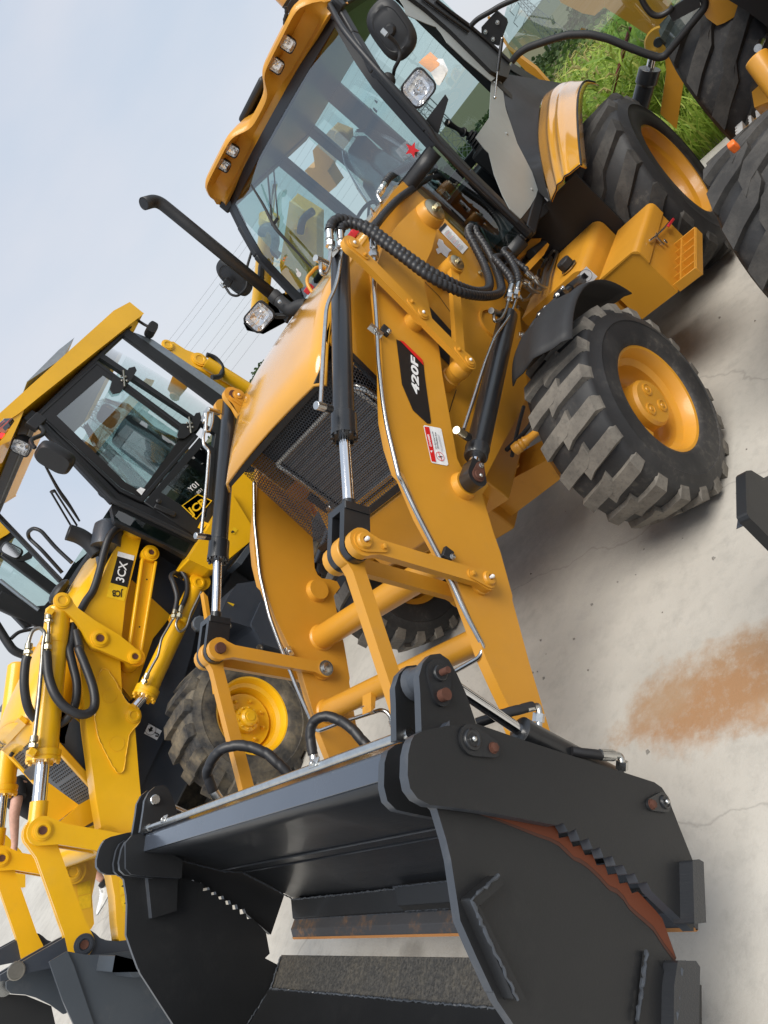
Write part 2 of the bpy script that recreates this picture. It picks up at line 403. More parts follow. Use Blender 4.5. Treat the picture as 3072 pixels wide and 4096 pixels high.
# ---------------------------------------------------------------- ground
g = MB()
m, t, b = newmat('concrete')
n1 = objnoise(t, .55, 8, .62); n2 = objnoise(t, 9, 10, .7); n3 = objnoise(t, 70, 6, .7); n4 = objnoise(t, 2.2, 9, .72)
c = mix(t, ramp(t, n1, (.32, 0.), (.68, 1.)), (.375, .352, .312), (.54, .512, .458))
c = mix(t, ramp(t, n2, (.48, 0.), (.75, .6)), c, (.30, .285, .255))
c = mix(t, ramp(t, n3, (.62, 0.), (.8, .45)), c, (.22, .205, .18))
c = mix(t, ramp(t, n4, (.58, 0.), (.75, .5)), c, (.33, .31, .275))
tcn = t.nodes.new('ShaderNodeTexCoord')
def blob(cx, cy, sx, sy, ang):
    mp = t.nodes.new('ShaderNodeMapping'); mp.vector_type = 'TEXTURE'
    mp.inputs['Location'].default_value = (cx, cy, 0); mp.inputs['Rotation'].default_value = (0, 0, ang); mp.inputs['Scale'].default_value = (sx, sy, 1)
    t.links.new(tcn.outputs['Object'], mp.inputs['Vector'])
    ln = t.nodes.new('ShaderNodeVectorMath'); ln.operation = 'LENGTH'; t.links.new(mp.outputs['Vector'], ln.inputs[0]); return ln.outputs['Value']
nb = objnoise(t, 5.0, 9, .68); nb2 = objnoise(t, 17, 10, .75)
for (bx, by, sx, sy, an, col, amt) in STAINS:
    d = blob(bx, by, sx, sy, an)
    ad = t.nodes.new('ShaderNodeMath'); ad.operation = 'MULTIPLY_ADD'; t.links.new(nb, ad.inputs[0]); ad.inputs[1].default_value = 1.7; 
    sb = t.nodes.new('ShaderNodeMath'); sb.operation = 'SUBTRACT'; sb.inputs[1].default_value = .85; t.links.new(d, sb.inputs[0]); t.links.new(sb.outputs[0], ad.inputs[2])
    c = mix(t, mix(t, 1., ramp(t, ad.outputs[0], (.45, amt), (1.0, 0.)), ramp(t, nb2, (.30, .35), (.52, 1.)), 'MULTIPLY'), c, col)
# hairline cracks
vo = t.nodes.new('ShaderNodeTexVoronoi'); vo.feature = 'DISTANCE_TO_EDGE'; vo.inputs['Scale'].default_value = .42
wv = t.nodes.new('ShaderNodeVectorMath'); wv.operation = 'MULTIPLY_ADD'; nn = t.nodes.new('ShaderNodeTexNoise'); nn.inputs['Scale'].default_value = 3; nn.inputs['Detail'].default_value = 6
t.links.new(tcn.outputs['Object'], nn.inputs['Vector']); t.links.new(nn.outputs['Color'], wv.inputs[0]); wv.inputs[1].default_value = (.35, .35, 0); t.links.new(tcn.outputs['Object'], wv.inputs[2])
t.links.new(wv.outputs[0], vo.inputs['Vector'])
c = mix(t, ramp(t, vo.outputs['Distance'], (.0, .3), (.0025, 0.)), c, (.12, .11, .10))
t.links.new(c, b.inputs['Base Color']); b.inputs['Roughness'].default_value = .88
bump(t, b, n3, .35, .006)
g.add([(-4.1, -90, 0), (60, -90, 0), (60, 40, 0), (-4.1, 40, 0), ], [(0, 1, 2, 3)])
ground = tag(g.put('concrete_yard', 'concrete', None, smooth=0), kind='structure')
# ---------------------------------------------------------------- wheels
def lugs(mb, r, w, n, dep, hw, reach, skew, mi):
    """two rows of bent tread bars"""
    mb.mat(mi)
    for side in (1, -1):
        for k in range(n):
            th0 = 2 * PI * (k + (.5 if side < 0 else 0)) / n
            st = [(.49, 0, -.05, .9), (.455, 0.0, -.004, 1), (.26, .30, 0, 1), (.02, .62, .002, 1.05), (-reach, 1.0, .001, .9)]
            rows = []
            for (yy, f, dr, hh) in st:
                th = th0 + side * skew * f * 2 * PI / n; y = side * yy * w
                rt = r + dr; rb = r - dep + dr * 1.2 - .006
                q = []
                for (sg, rr, wd) in ((-1, rb, 1.22), (-1, rt, 1), (1, rt, 1), (1, rb, 1.22)):
                    a = th + sg * hw * hh * wd / r
                    q.append((rr * math.sin(a), y, rr * math.cos(a)))
                rows.append(q)
            o = len(mb.v); mb.loft(rows, True)
            mb.add(rows[0], [(0, 1, 2, 3)]); mb.add(rows[-1], [(3, 2, 1, 0)])
def tyre_mesh(name, r, w, a, n, dep, hw, mats, reach=.12, skew=.8):
    mb = MB(); h = w / 2
    prof = [(a - .012, h - .05), (a + .004, h - .012), (a + .012, h + .004), (a + .03, h + .012), (a + (r - a) * .35, h + .016), (a + (r - a) * .5, h + .014), (a + (r - a) * .52, h + .018), (a + (r - a) * .62, h + .006),
            (a + (r - a) * .76, h - .006), (r - dep - .025, h * .96), (r - dep - .006, h * .86), (r - dep + .002, h * .5), (r - dep + .006, 0)]
    prof = prof + [(p, -q) for p, q in reversed(prof[:-1])]
    mb.lathe((0, 0, 0), (0, 1, 0), prof, 64, False, False)
    lugs(mb, r, w, n, dep, hw, reach, skew, 1)
    return mb.mesh(name, mats, 40)
def rim_mesh(name, a, w, depth, mat, deep=True, bolts=0, br=.14):
    mb = MB(); o = w / 2 - .012
    prof = [(a - .02, o - .05), (a + .004, o - .02), (a + .012, o), (a + .006, o + .006), (a - .006, o + .002), (a - .016, o - .02), (a - .024, o - .055), (a - .05, o - .075), (a - .054, o - .12), (a - .075, o - .15), (a - .085, o - depth + .01), (a - .11, o - depth), (.05, o - depth - .004)]
    mb.lathe((0, 0, 0), (0, 1, 0), prof, 56, False, True)
    # inner barrel towards the machine
    mb.lathe((0, 0, 0), (0, 1, 0), [(a - .03, o - .1), (a - .04, -o + .03), (a + .006, -o)], 40, False, False)
    for k in range(bolts):
        t = 2 * PI * (k + .3) / bolts; hexbolt(mb, (br * math.cos(t), o - depth, br * math.sin(t)), (0, 1, 0), .012, .026)
    return mb.mesh(name, mat, 32)
FW_R, FW_W, RW_R, RW_W = .515, .36, .642, .47
tyreF = tyre_mesh('tyre', FW_R, FW_W, .270, 20, .026, .034, ['tyre_rubber', 'tyre_tread'], .10, .55)
tyreR = tyre_mesh('tyre', RW_R, RW_W, .352, 15, .036, .056, ['tyre_rubber', 'tyre_tread_dark'], .10, 1.0)
tyreN = tyre_mesh('tyre', FW_R, FW_W, .270, 16, .030, .05, ['tyre_rubber', 'tyre_tread_dark'], .10, .8)
rimF = rim_mesh('wheel', .270, FW_W, .17, 'ochre_paint')
rimR = rim_mesh('wheel', .352, RW_W, .25, 'ochre_paint', True, 10, .21)
h = MB(); yo = FW_W / 2
h.lathe((0, yo - .19, 0), (0, 1, 0), [(.125, 0), (.125, .05), (.12, .135), (.108, .15)], 40)
for t in (0.3, 2.4, 4.5):
    c_ = (.062 * math.cos(t), yo - .04, .062 * math.sin(t))
    h.lathe(c_, (0, 1, 0), [(.032, 0), (.032, .004), (.024, .006), (.024, .003), (.012, .003), (.010, .007)], 20)
h.box((0.235 - .03, yo - .06, .03), .03, .035, .055)
hubF = h.mesh('hub', 'ochre_paint', 30)
h = MB(); h.lathe((0, -.1, 0), (0, 1, 0), [(.14, 0), (.14, .16), (.11, .2), (.06, .22)], 32); hubR = h.mesh('hub', 'ochre_paint', 30)
def wheel(parent, c, rot, rim, tyre, hub, spin=0):
    o = bpy.data.objects.new('wheel', rim); COL.objects.link(o); o.parent = parent
    o.location = V(c) - parent.location; o.rotation_euler = (0, spin, rot)
    for n_, me in (('tyre', tyre), ('hub', hub)):
        s = bpy.data.objects.new(n_, me); COL.objects.link(s); s.parent = o
    return o

# ================================================================ ochre backhoe loader
YC = -.03                                   # centre plane of the machine
A = thing('backhoe_loader', 'ochre backhoe loader marked 420F with black bucket, nearest the camera', 'backhoe loader', (0, YC, 0))
DR = (0, -1.232, 0)                         # from the left loader arm to the right one
wheel(A, (.21, 1.115 - FW_W / 2, .505), -.082, rimF, tyreF, hubF, .2)
wheel(A, (.23, -1.175 + FW_W / 2, .505), PI - .082, rimF, tyreF, hubF, .5)
wheel(A, (-2.069, 1.267 - RW_W / 2, .632), 0, rimR, tyreR, hubR, .1)
wheel(A, (-2.069, -1.327 + RW_W / 2, .632), PI, rimR, tyreR, hubR, .3)
# front axle beam, steering rods
m_ = MB(); m_.mat(0)
m_.prism([(0.18,-0.042,0.58),(0.18,0.433,0.535),(0.18,0.39,0.396),(0.18,-0.201,0.348)] + [], (-.22, 0, 0))
m_.box((.15, -.4, .42), .2, .75, .2); m_.box((.2, -.72, .5), .18, .2, .22); m_.box((.2, .66, .5), .18, .16, .22)
ax = m_.put('front_axle', 'ochre_rusty', A, .012)
m_ = MB(); m_.lathe([(0.399,0.5,0.792)][0], V([(0.372,0.62,0.787)][0]) - V([(0.399,0.5,0.792)][0]), [(.03, 0), (.032, .03), (.026, .04), (.03, .05), (.024, .06), (.028, .07), (.022, .08), (.02, .1), (.018, .2)], 18)
m_.put('track_rod', 'ochre_paint', ax)
m_ = MB(); m_.tube(spline([(0.373,0.45,0.806),(0.237,0.5,0.766),(0.161,0.55,0.768),(0.063,0.55,0.809)]), .012, 8); m_.tube(spline([(0.385,0.45,0.766),(0.231,0.48,0.793),(0.055,0.5,0.807)]), .010, 8); m_.put('steering_hose', 'hose_black', ax)
m_ = MB()
m_.prism([(0.17,0.228,0.719),(0.17,0.208,0.653),(0.17,0.2,0.585),(0.17,0.273,0.593),(0.17,0.289,0.71)], (-.02, 0, 0))
m_.put('steering_bracket', 'ochre_paint', ax, .004)

# ---------------- loader arms
YA0, YA1 = .535, .585
outline = [(-0.626,0.585,1.689),(-0.703,0.585,1.733),(-0.712,0.585,1.78),(-0.654,0.585,1.83),(-0.503,0.585,1.851),(-0.347,0.585,1.866),(-0.116,0.585,1.87),(0.057,0.585,1.848),(0.246,0.585,1.785),(0.38,0.585,1.718),(0.519,0.585,1.65),(0.655,0.585,1.589),(0.79,0.585,1.535),(0.915,0.585,1.481),(1.02,0.585,1.414),(1.109,0.585,1.337),(1.116,0.585,1.309),(1.235,0.585,1.18),(1.323,0.585,1.053),(1.401,0.585,0.942),(1.514,0.585,0.835),(1.624,0.585,0.732),(1.703,0.585,0.639),(1.749,0.585,0.58),(1.764,0.585,0.589),(1.855,0.585,0.497),(1.93,0.585,0.399),(1.916,0.585,0.319),(1.844,0.585,0.284),(1.743,0.585,0.37),(1.515,0.585,0.536),(1.305,0.585,0.674),(1.285,0.585,0.678),(1.127,0.585,0.784),(1.051,0.585,0.847),(1.051,0.585,0.846),(0.913,0.585,0.945),(0.841,0.585,0.93),(0.82,0.585,0.96),(0.835,0.585,1.004),(0.862,0.585,1.049),(0.858,0.585,1.081),(0.833,0.585,1.112),(0.624,0.585,1.223),(0.43,0.585,1.325),(0.281,0.585,1.392),(-0.033,0.585,1.584),(-0.169,0.585,1.643),(-0.375,0.585,1.651)]
m_ = MB(); m_.prism(outline, (0, YA0 - YA1, 0)); 
armL = m_.put('loader_arm', ['ochre_paint'], A, .006)
pivT = V([(-0.616,0.6,1.754)][0])
m_ = MB(); m_.lathe(V((pivT.x, .585, pivT.z)), (0, 1, 0), [(.085, 0), (.078, .035), (.072, .05)], 36); m_.put('pivot_boss', 'ochre_paint', armL)
m_ = MB(); m_.lathe(V((pivT.x, .634, pivT.z)), (0, 1, 0), [(.066, 0), (.066, .008), (.06, .012)], 36); hexbolt(m_, (pivT.x, .645, pivT.z), (0, 1, 0), .02, .03); m_.put('pivot_washer', 'zinc_yellow', armL)
lp = V([(0.95,0.68,1.045)][0]); lp.y = .585                  # lift cylinder pin on the arm
m_ = MB(); m_.lathe(lp, (0, 1, 0), [(.066, -.06), (.066, 0), (.062, .012), (.056, .03)], 32); m_.put('lift_boss', 'ochre_paint', armL)
# lever pin low on the arm
LP = V((1.341, .6, .843)); UP = V((1.560, .6, 1.372)); BP = V([(2.063,0.54,0.897)][0])
m_ = MB(); m_.cyl((LP.x, .44, LP.z), (LP.x, .60, LP.z), .05, 28); m_.put('lever_boss', 'ochre_paint', armL, .004)
armR = dup(armL, DR)
# stiffener bar welded on the inner face of the right arm
m_ = MB(); q = [(0.655,-0.6,1.4),(0.836,-0.6,1.259),(1.011,-0.6,1.143),(1.112,-0.6,1.068),(1.21,-0.6,0.995),(1.149,-0.6,0.955),(1.117,-0.6,0.975),(1.154,-0.6,1.004),(1.097,-0.6,1.046),(0.998,-0.6,1.125),(0.822,-0.6,1.241),(0.671,-0.6,1.353)]
m_.prism([V(p) for p in q], (0, -.052, 0)); m_.put('stiffener', 'ochre_paint', armR, .004)
# cross tubes
m_ = MB(); c1 = V([(1.176,-0.62,0.913)][0]); m_.cyl((c1.x, -.65, c1.z), (c1.x, .54, c1.z), .064, 40)
for yy in (-.647, .53): m_.lathe((c1.x, yy - .004, c1.z), (0, 1, 0), [(.074, 0), (.071, .010), (.064, .016)], 40)
m_.put('cross_tube', 'ochre_paint', A)
m_ = MB(); c2 = V([(1.513,-0.62,0.732)][0]); m_.cyl((c2.x, -.65, c2.z), (c2.x, .54, c2.z), .052, 36)
for yy in (-.647, .53): m_.lathe((c2.x, yy - .004, c2.z), (0, 1, 0), [(.062, 0), (.059, .010), (.052, .016)], 40)
tube2 = m_.put('cross_tube', 'ochre_paint', A)
m_ = MB(); q = [(1.532,-0.2,0.74)][0]
m_.prism([(1.551,-0.18,0.762),(1.529,-0.18,0.741),(1.613,-0.18,0.714),(1.639,-0.18,0.728)], (0, -.07, 0)); m_.put('pipe_bracket', 'ochre_rusty', tube2, .002)
# ---------------- levers
def levers(pL, off):
    m1 = MB(); lever(m1, UP, LP, .054, .046, .060, .600, .634); o1 = m1.put('tilt_lever', 'ochre_paint', A, .004)
    m2 = MB(); lever(m2, UP, LP, .054, .046, .060, .446, .480); o2 = m2.put('tilt_lever', 'ochre_paint', A, .004)
    m3 = MB(); lever(m3, UP, BP, .058, .05, .056, .516, .564); m3.cyl((UP.x, .516, UP.z), (UP.x, .564, UP.z), .062, 30); o3 = m3.put('bucket_link', 'ochre_paint', A, .004)
    if not off:
        for P_, Q_ in ((UP, LP), (LP, UP)):
            d = (Q_ - P_).normalized(); mm = MB()
            mm.prism([V((p.x, .634, p.z)) for p in stadium(P_, P_ + d * .082, .040, .021)], (0, .007, 0))
            mm.lathe((P_.x, .640, P_.z), (0, 1, 0), [(.031, 0), (.030, .006), (.026, .012), (.012, .013), (.012, .004)], 26); hexbolt(mm, P_ + d * .082 + V((0, .041, 0)), (0, 1, 0), .010, .012)
            mm.put('pin_cover', 'ochre_paint', o1)
            mm = MB(); mm.lathe((P_.x, .644, P_.z), (0, 1, 0), [(.006, 0), (.006, .012), (.008, .014), (.008, .022), (.004, .026)], 8); mm.put('grease_nipple', 'white_paint', o1)
    else:
        for o_ in (o1, o2, o3): o_.location = o_.location + V(off)
        mm = MB(); mm.lathe((UP.x, .634 + off[1], UP.z), (0, 1, 0), [(.027, 0), (.027, .012), (.025, .015)], 26); mm.put('pin', 'rust', o1).location = -o1.location - V(A.location) * 1
        mm.put  # pin sits on the lever
        mm = MB(); mm.lathe((LP.x, .634 + off[1], LP.z), (0, 1, 0), [(.040, 0), (.040, .006), (.026, .006), (.026, .018), (.023, .02)], 26); o_ = mm.put('washer', 'zinc', o1); o_.location = -o1.location - V(A.location)
    return o1, o2, o3
levers(0, None); levers(0, DR)
# ---------------- tilt cylinders
T0, T1, T2 = V((.16, .54, 2.004)), V((1.089, .54, 1.591)), V((1.403, .54, 1.437))
def tilt_cylinder(off):
    o = V(off); d = (T1 - T0).normalized(); u = (UP - T1); u.y = 0; d2 = u.normalized()
    m_ = MB(); m_.lathe(T0 + o, d, [(.03, -.03), (.044, -.01), (.044, (T1 - T0).length - .09), (.053, (T1 - T0).length - .085), (.053, (T1 - T0).length)], 36)
    # flat boss strip along the barrel
    b_ = m_.put('tilt_cylinder', 'black_paint', A, .002)
    m_ = MB(); m_.lathe(T1 + o, d, [(.055, 0), (.055, .022), (.03, .022)], 36)
    x, y, _ = frame(d)
    for k in range(10): t = 2 * PI * k / 10; m_.cyl(T1 + o + d * .02 + (x * math.cos(t) + y * math.sin(t)) * .047, T1 + o + d * .034 + (x * math.cos(t) + y * math.sin(t)) * .047, .0075, 10)
    m_.put('gland', 'black_paint', b_)
    m_ = MB(); m_.cyl(T1 + o + d * .02, T2 + o - d * .035, .0225, 32); m_.put('piston_rod', 'chrome', b_)
    m_ = MB(); e = T2 + o; n_ = V((-d.z, 0, d.x)); m_.cyl(e - d * .045, e + d * .02, .026, 28)
    # clevis: bridge block and two rounded legs round the pin
    w_ = .054
    m_.prism([e + n_ * w_ - V((0, .062, 0)), e + n_ * w_ + V((0, .062, 0)), e - n_ * w_ + V((0, .062, 0)), e - n_ * w_ - V((0, .062, 0))], d * .03)
    U_ = UP + o
    for y0, y1 in ((.483, .513), (.567, .597)):
        pts = []
        for k in range(13): t = -PI / 2 + PI * k / 12; pts.append(U_ + (d * math.cos(t) + n_ * math.sin(t)) * .056)
        s0 = e + d * .022; pts += [s0 + n_ * w_, s0 - n_ * w_]
        m_.prism([V((p.x, y0 + o.y, p.z)) for p in pts], (0, y1 - y0, 0))
    m_.put('clevis', 'black_paint', b_, .004)
    return b_
tcL = tilt_cylinder((0, 0, 0)); tcR = tilt_cylinder(DR)
# hydraulic pipe on each tilt cylinder, with its elbow block
m_ = MB(); pp = [(0.167,0.575,2.014),(0.301,0.58,1.971),(0.456,0.585,1.937),(0.587,0.59,1.928),(0.823,0.59,1.84),(1.088,0.59,1.737)]
m_.tube(roundpath(pp, .06), .0085, 12); m_.put('hydraulic_pipe', 'zinc', tcL)
m_ = MB(); a_, b_ = [(1.126,0.6,1.75),(1.075,0.585,1.689)]; m_.cyl(a_, V(a_).lerp(V(b_), .55), .017, 12); m_.mat(1).cyl(V(a_).lerp(V(b_), .55), b_, .016, 14); m_.put('pipe_fitting', ['zinc', 'black_paint'], tcL, .002)
m_ = MB(); pp = [(0.227,0.575,2.054),(0.333,0.58,2.016),(0.424,0.59,2.006),(0.455,0.6,2.023),(0.387,0.6,2.055)]; m_.tube(roundpath(pp, .05), .0085, 12)
a_, b_ = [(0.407,0.61,2.08),(0.353,0.59,2.028)]; m_.cyl(a_, b_, .015, 12); m_.put('hydraulic_pipe', 'zinc', tcL)
pp = [(0.389,-0.63,2.063),(0.472,-0.63,2.035),(0.563,-0.63,2.002),(0.603,-0.63,1.974),(0.607,-0.63,1.938),(0.798,-0.63,1.85),(1.074,-0.63,1.73)]
m_ = MB(); m_.tube(roundpath(pp, .04), .0085, 12); m_.put('hydraulic_pipe', 'zinc', tcR)
m_ = MB(); pp = [(0.37,-0.63,2.044),(0.445,-0.63,2.007),(0.503,-0.63,1.995),(0.521,-0.62,2.012),(0.416,-0.62,2.064)]; m_.tube(roundpath(pp, .03), .008, 12); m_.put('hydraulic_pipe', 'zinc', tcR)
m_ = MB(); a_, b_ = [(1.11,-0.62,1.751),(1.057,-0.64,1.683)]; m_.cyl(a_, V(a_).lerp(V(b_), .6), .017, 12); m_.mat(1).cyl(V(a_).lerp(V(b_), .6), b_, .016, 14)
m_.mat(0); a_, b_ = [(0.386,-0.62,2.075),(0.329,-0.65,2.014)]; m_.cyl(a_, b_, .016, 12)
for q in ((1190, 800), (1185, 850)):
    a_ = V([(0.411,-0.63,2.068)][0]); 
m_.lathe([(0.398,-0.63,2.072)][0], V([(0.486,-0.63,2.033)][0]) - V([(0.398,-0.63,2.072)][0]), [(.016, 0), (.016, .03), (.012, .032), (.012, .045), (.016, .047), (.016, .075)], 8)
m_.put('pipe_fitting', ['zinc', 'black_paint'], tcR, .002)
# rear pin lugs of the tilt cylinders
m_ = MB(); a_ = V([(0.211,-0.6,2.01)][0]); b_ = V([(0.262,-0.6,1.908)][0]); lever(m_, a_, b_ , .055, .05, .085, -.62, -.585); lever(m_, a_, b_, .055, .05, .085, -.745, -.71); c_ = m_.put('tilt_lug', 'ochre_paint', A, .004)
m_ = MB(); m_.lathe((a_.x, -.585, a_.z), (0, 1, 0), [(.028, 0), (.028, .01)], 24); m_.put('pin', 'rust', c_)
# ---------------- lift cylinders
pp = [(0.821,0.65,1.065),(-0.259,0.65,1.14)]
K1, K0 = V(pp[0]), V(pp[1])
def lift_cylinder(off):
    o = V(off); d = (K1 - K0).normalized(); ln = (K1 - K0).length
    m_ = MB(); m_.lathe(K0 + o, d, [(.034, -.015), (.052, 0), (.052, ln - .055), (.054, ln - .05), (.054, ln - .045), (.052, ln - .04), (.052, ln), (.046, ln + .008), (.02, ln + .006)], 36)
    b_ = m_.put('lift_cylinder', 'black_paint', A)
    m_ = MB(); m_.cyl(K1 + o, K1 + o + d * .06, .027, 28); m_.put('piston_rod', 'chrome', b_)
    n_ = V((-d.z, 0, d.x)); P_ = V((lp.x, .65, lp.z)) + o; pts = []
    for k in range(13): t = -PI / 2 + PI * k / 12; pts.append(P_ + (d * math.cos(t) + n_ * math.sin(t)) * .05)
    e = K1 + o + d * .05; pts += [e + n_ * .03, e - n_ * .03]
    m_ = MB(); m_.prism([p + V((0, .03, 0)) for p in pts], (0, -.06, 0)); m_.put('clevis', 'black_paint', b_, .004)
    m_ = MB(); q = stadium(P_, P_ - d * .055, .030, .020); m_.prism([p + V((0, .03, 0)) for p in q], (0, .007, 0)); m_.lathe(P_ + V((0, .037, 0)), (0, 1, 0), [(.022, 0), (.02, .006), (.008, .007)], 20); m_.put('pin_cover', 'rust', b_)
    m_ = MB(); hexbolt(m_, P_ - d * .055 + V((0, .037, 0)), (0, 1, 0), .010, .012); m_.ball(P_ + V((.006, .047, -.004)), .009, 6); m_.put('bolt', 'zinc', b_)
    return b_
lcL = lift_cylinder((0, 0, 0)); lcR = lift_cylinder((0, -1.36, 0))
m_ = MB(); pp = [(0.795,0.7,1.186),(0.316,0.71,1.202),(0.074,0.7,1.195),(-0.23,0.69,1.145),(-0.372,0.69,1.146)]
m_.tube(roundpath(pp, .06), .0085, 12); m_.put('hydraulic_pipe', 'pipe_steel', lcL)
m_ = MB(); a_, b_ = [(0.87,0.73,1.23),(0.791,0.68,1.142)]; m_.cyl(a_, V(a_).lerp(V(b_), .6), .018, 12); m_.mat(1).cyl(V(a_).lerp(V(b_), .6), b_, .018, 14); m_.put('pipe_fitting', ['zinc_yellow', 'black_paint'], lcL, .002)
m_ = MB(); pp = [(-0.097,0.7,1.245),(-0.03,0.7,1.225),(-0.101,0.7,1.193),(-0.201,0.7,1.186),(-0.318,0.69,1.186)]; m_.tube(roundpath(pp, .03), .0085, 10); a_, b_ = [(-0.079,0.71,1.266),(-0.185,0.67,1.192)]; m_.cyl(a_, b_, .016, 10); m_.put('hydraulic_pipe', 'pipe_dull', lcL)
# ---------------- self-levelling bars on the tower side
Q0 = V([(0.202,0.64,1.988)][0]); Q1 = V([(0.309,0.64,1.256)][0]); Q2 = V([(-0.373,0.64,1.509)][0]); Q3 = V([(0.451,0.62,1.267)][0])
m_ = MB(); lever(m_, Q0, Q1, .050, .045, .068, .625, .655); bar = m_.put('levelling_bar', 'ochre_paint', A, .004)
for P_, D_ in ((Q0, 1), (Q1, -1), (Q0.lerp(Q1, .585), -1)):
    dd = (Q1 - Q0).normalized() * D_; mm = MB(); mm.prism([V((p.x, .655, p.z)) for p in stadium(P_, P_ + dd * .075, .034, .018)], (0, .006, 0)); mm.lathe((P_.x, .661, P_.z), (0, 1, 0), [(.026, 0), (.025, .005), (.01, .006)], 22)
    hexbolt(mm, P_ + dd * .07 + V((0, .022, 0)), (0, 1, 0), .009, .010); mm.put('pin_cover', 'ochre_paint', bar)
    mm = MB(); mm.ball((P_.x, .668, P_.z), .008, 6); mm.put('grease_nipple', 'white_paint', bar)
m_ = MB(); m_.cyl((Q0.lerp(Q1, .585).x, .58, Q0.lerp(Q1, .585).z), (Q0.lerp(Q1, .585).x, .63, Q0.lerp(Q1, .585).z), .05, 24); m_.put('bar_boss', 'ochre_paint', bar)
m_ = MB(); lever(m_, V((Q2.x, 0, Q2.z)), V((Q1.x, 0, Q1.z)), .045, .045, .052, .575, .605); b2 = m_.put('levelling_bar', 'ochre_paint', A, .004)
m_ = MB(); m_.lathe((Q2.x, .50, Q2.z), (0, 1, 0), [(.06, 0), (.055, .10), (.054, .12)], 30); m_.put('bar_boss', 'ochre_paint', b2)
m_ = MB(); m_.lathe((Q2.x, .622, Q2.z), (0, 1, 0), [(.045, 0), (.045, .007), (.04, .01)], 30); hexbolt(m_, (Q2.x, .63, Q2.z), (0, 1, 0), .015, .022); m_.put('pivot_washer', 'zinc_yellow', b2)
m_ = MB(); m_.lathe((Q1.x, .47, Q1.z), (0, 1, 0), [(.052, 0), (.052, .06), (.047, .065), (.047, .1), (.052, .105), (.052, .14), (.046, .156)], 30); m_.put('bar_boss', 'ochre_paint', b2)
dup(bar, DR); dup(b2, DR)

# ---------------------------------------------------------------- four-in-one bucket, clam swung open
UPL = [(2.395,1.17,1.279),(2.378,1.17,1.276),(2.357,1.17,1.259),(2.313,1.17,1.203),(2.264,1.17,1.129),(2.223,1.17,0.968),(2.097,1.17,0.509),(2.097,1.17,0.478),(2.111,1.17,0.455),(2.177,1.17,0.4),(2.234,1.17,0.351),(2.41,1.17,0.345),(2.392,1.17,0.438),(2.38,1.17,0.503),(2.365,1.17,0.523),(2.381,1.17,0.55),(2.363,1.17,0.568),(2.378,1.17,0.591),(2.361,1.17,0.609),(2.375,1.17,0.632),(2.357,1.17,0.649),(2.375,1.17,0.675),(2.356,1.17,0.692),(2.372,1.17,0.714),(2.353,1.17,0.732),(2.371,1.17,0.757),(2.351,1.17,0.777),(2.369,1.17,0.797),(2.356,1.17,0.818),(2.371,1.17,0.838),(2.445,1.17,1.064),(2.478,1.17,1.152),(2.494,1.17,1.192),(2.496,1.17,1.225),(2.486,1.17,1.249),(2.464,1.17,1.264),(2.423,1.17,1.277)]
m_ = MB(); m_.prism(UPL, (0, -.030, 0), 1)
BK = m_.put('bucket', ['bucket_black', 'edge_wear'], A, .003)
m_ = MB(); m_.prism([V((p[0] - .014, -1.172, p[2] + .022)) for p in UPL], (0, .030, 0), 1); m_.put('side_plate', ['bucket_black', 'edge_wear'], BK, .003)
# inner hinge plates
IH = [V(p) for p in [(2.39,1.0,1.238),(2.36,1.0,1.239),(2.337,1.0,1.225),(2.309,1.0,1.194),(2.232,1.0,1.086),(2.214,1.0,0.992),(2.314,1.0,0.956),(2.436,1.0,1.053),(2.459,1.0,1.126),(2.472,1.0,1.172),(2.465,1.0,1.201),(2.44,1.0,1.221)]]
for y0 in (.985, -1.045, -1.125):
    m_ = MB(); m_.prism([V((p.x, y0, p.z)) for p in IH], (0, .025, 0), 1); m_.put('hinge_plate', ['bucket_black', 'edge_wear'], BK, .003)
_hb = [V(p) for p in [(2.368,-1.0,1.24),(2.329,-1.0,1.23),(2.308,-1.0,1.2),(2.323,-1.0,0.97),(2.388,-1.0,0.94),(2.452,-1.0,1.113),(2.463,-1.0,1.154),(2.453,-1.0,1.186)]]
m_ = MB(); m_.prism(_hb, (0, -.025, 0), 1); m_.put('hinge_plate', ['bucket_black', 'edge_wear'], BK, .003)
m_ = MB(); m_.prism([(2.43,-1.06,1.067),(2.382,-1.06,0.937),(2.497,-1.06,0.877),(2.564,-1.06,0.965)], (0, -.05, 0), 1); m_.put('hinge_rib', ['bucket_black', 'edge_wear'], BK, .003)
HB = [(2.368,-1.0,1.24),(2.329,-1.0,1.23),(2.308,-1.0,1.2),(2.323,-1.0,0.97),(2.388,-1.0,0.94),(2.452,-1.0,1.113),(2.463,-1.0,1.154),(2.453,-1.0,1.186)]
# clam (front half) side plates
CLY = 1.130
CL = [(2.471,1.13,1.162),(2.474,1.13,1.146),(2.522,1.13,1.104),(2.554,1.13,1.08),(2.653,1.13,1.024),(2.7,1.13,0.965),(2.743,1.13,0.908),(2.725,1.13,0.927),(2.751,1.13,0.895),(2.793,1.13,0.843),(2.499,1.13,0.372),(2.474,1.13,0.357),(2.443,1.13,0.382),(2.405,1.13,0.413),(2.395,1.13,0.44),(2.378,1.13,0.505),(2.392,1.13,0.527),(2.373,1.13,0.546),(2.388,1.13,0.571),(2.368,1.13,0.584),(2.384,1.13,0.614),(2.365,1.13,0.628),(2.379,1.13,0.655),(2.36,1.13,0.671),(2.373,1.13,0.697),(2.357,1.13,0.715),(2.372,1.13,0.74),(2.353,1.13,0.755),(2.374,1.13,0.787),(2.346,1.13,0.798),(2.368,1.13,0.928),(2.412,1.13,1.052),(2.415,1.13,1.116)]
_k = [i for i, p in enumerate(CL) if abs(p[0] - [(2.793,1.13,0.843)][0][0]) < .002][0]
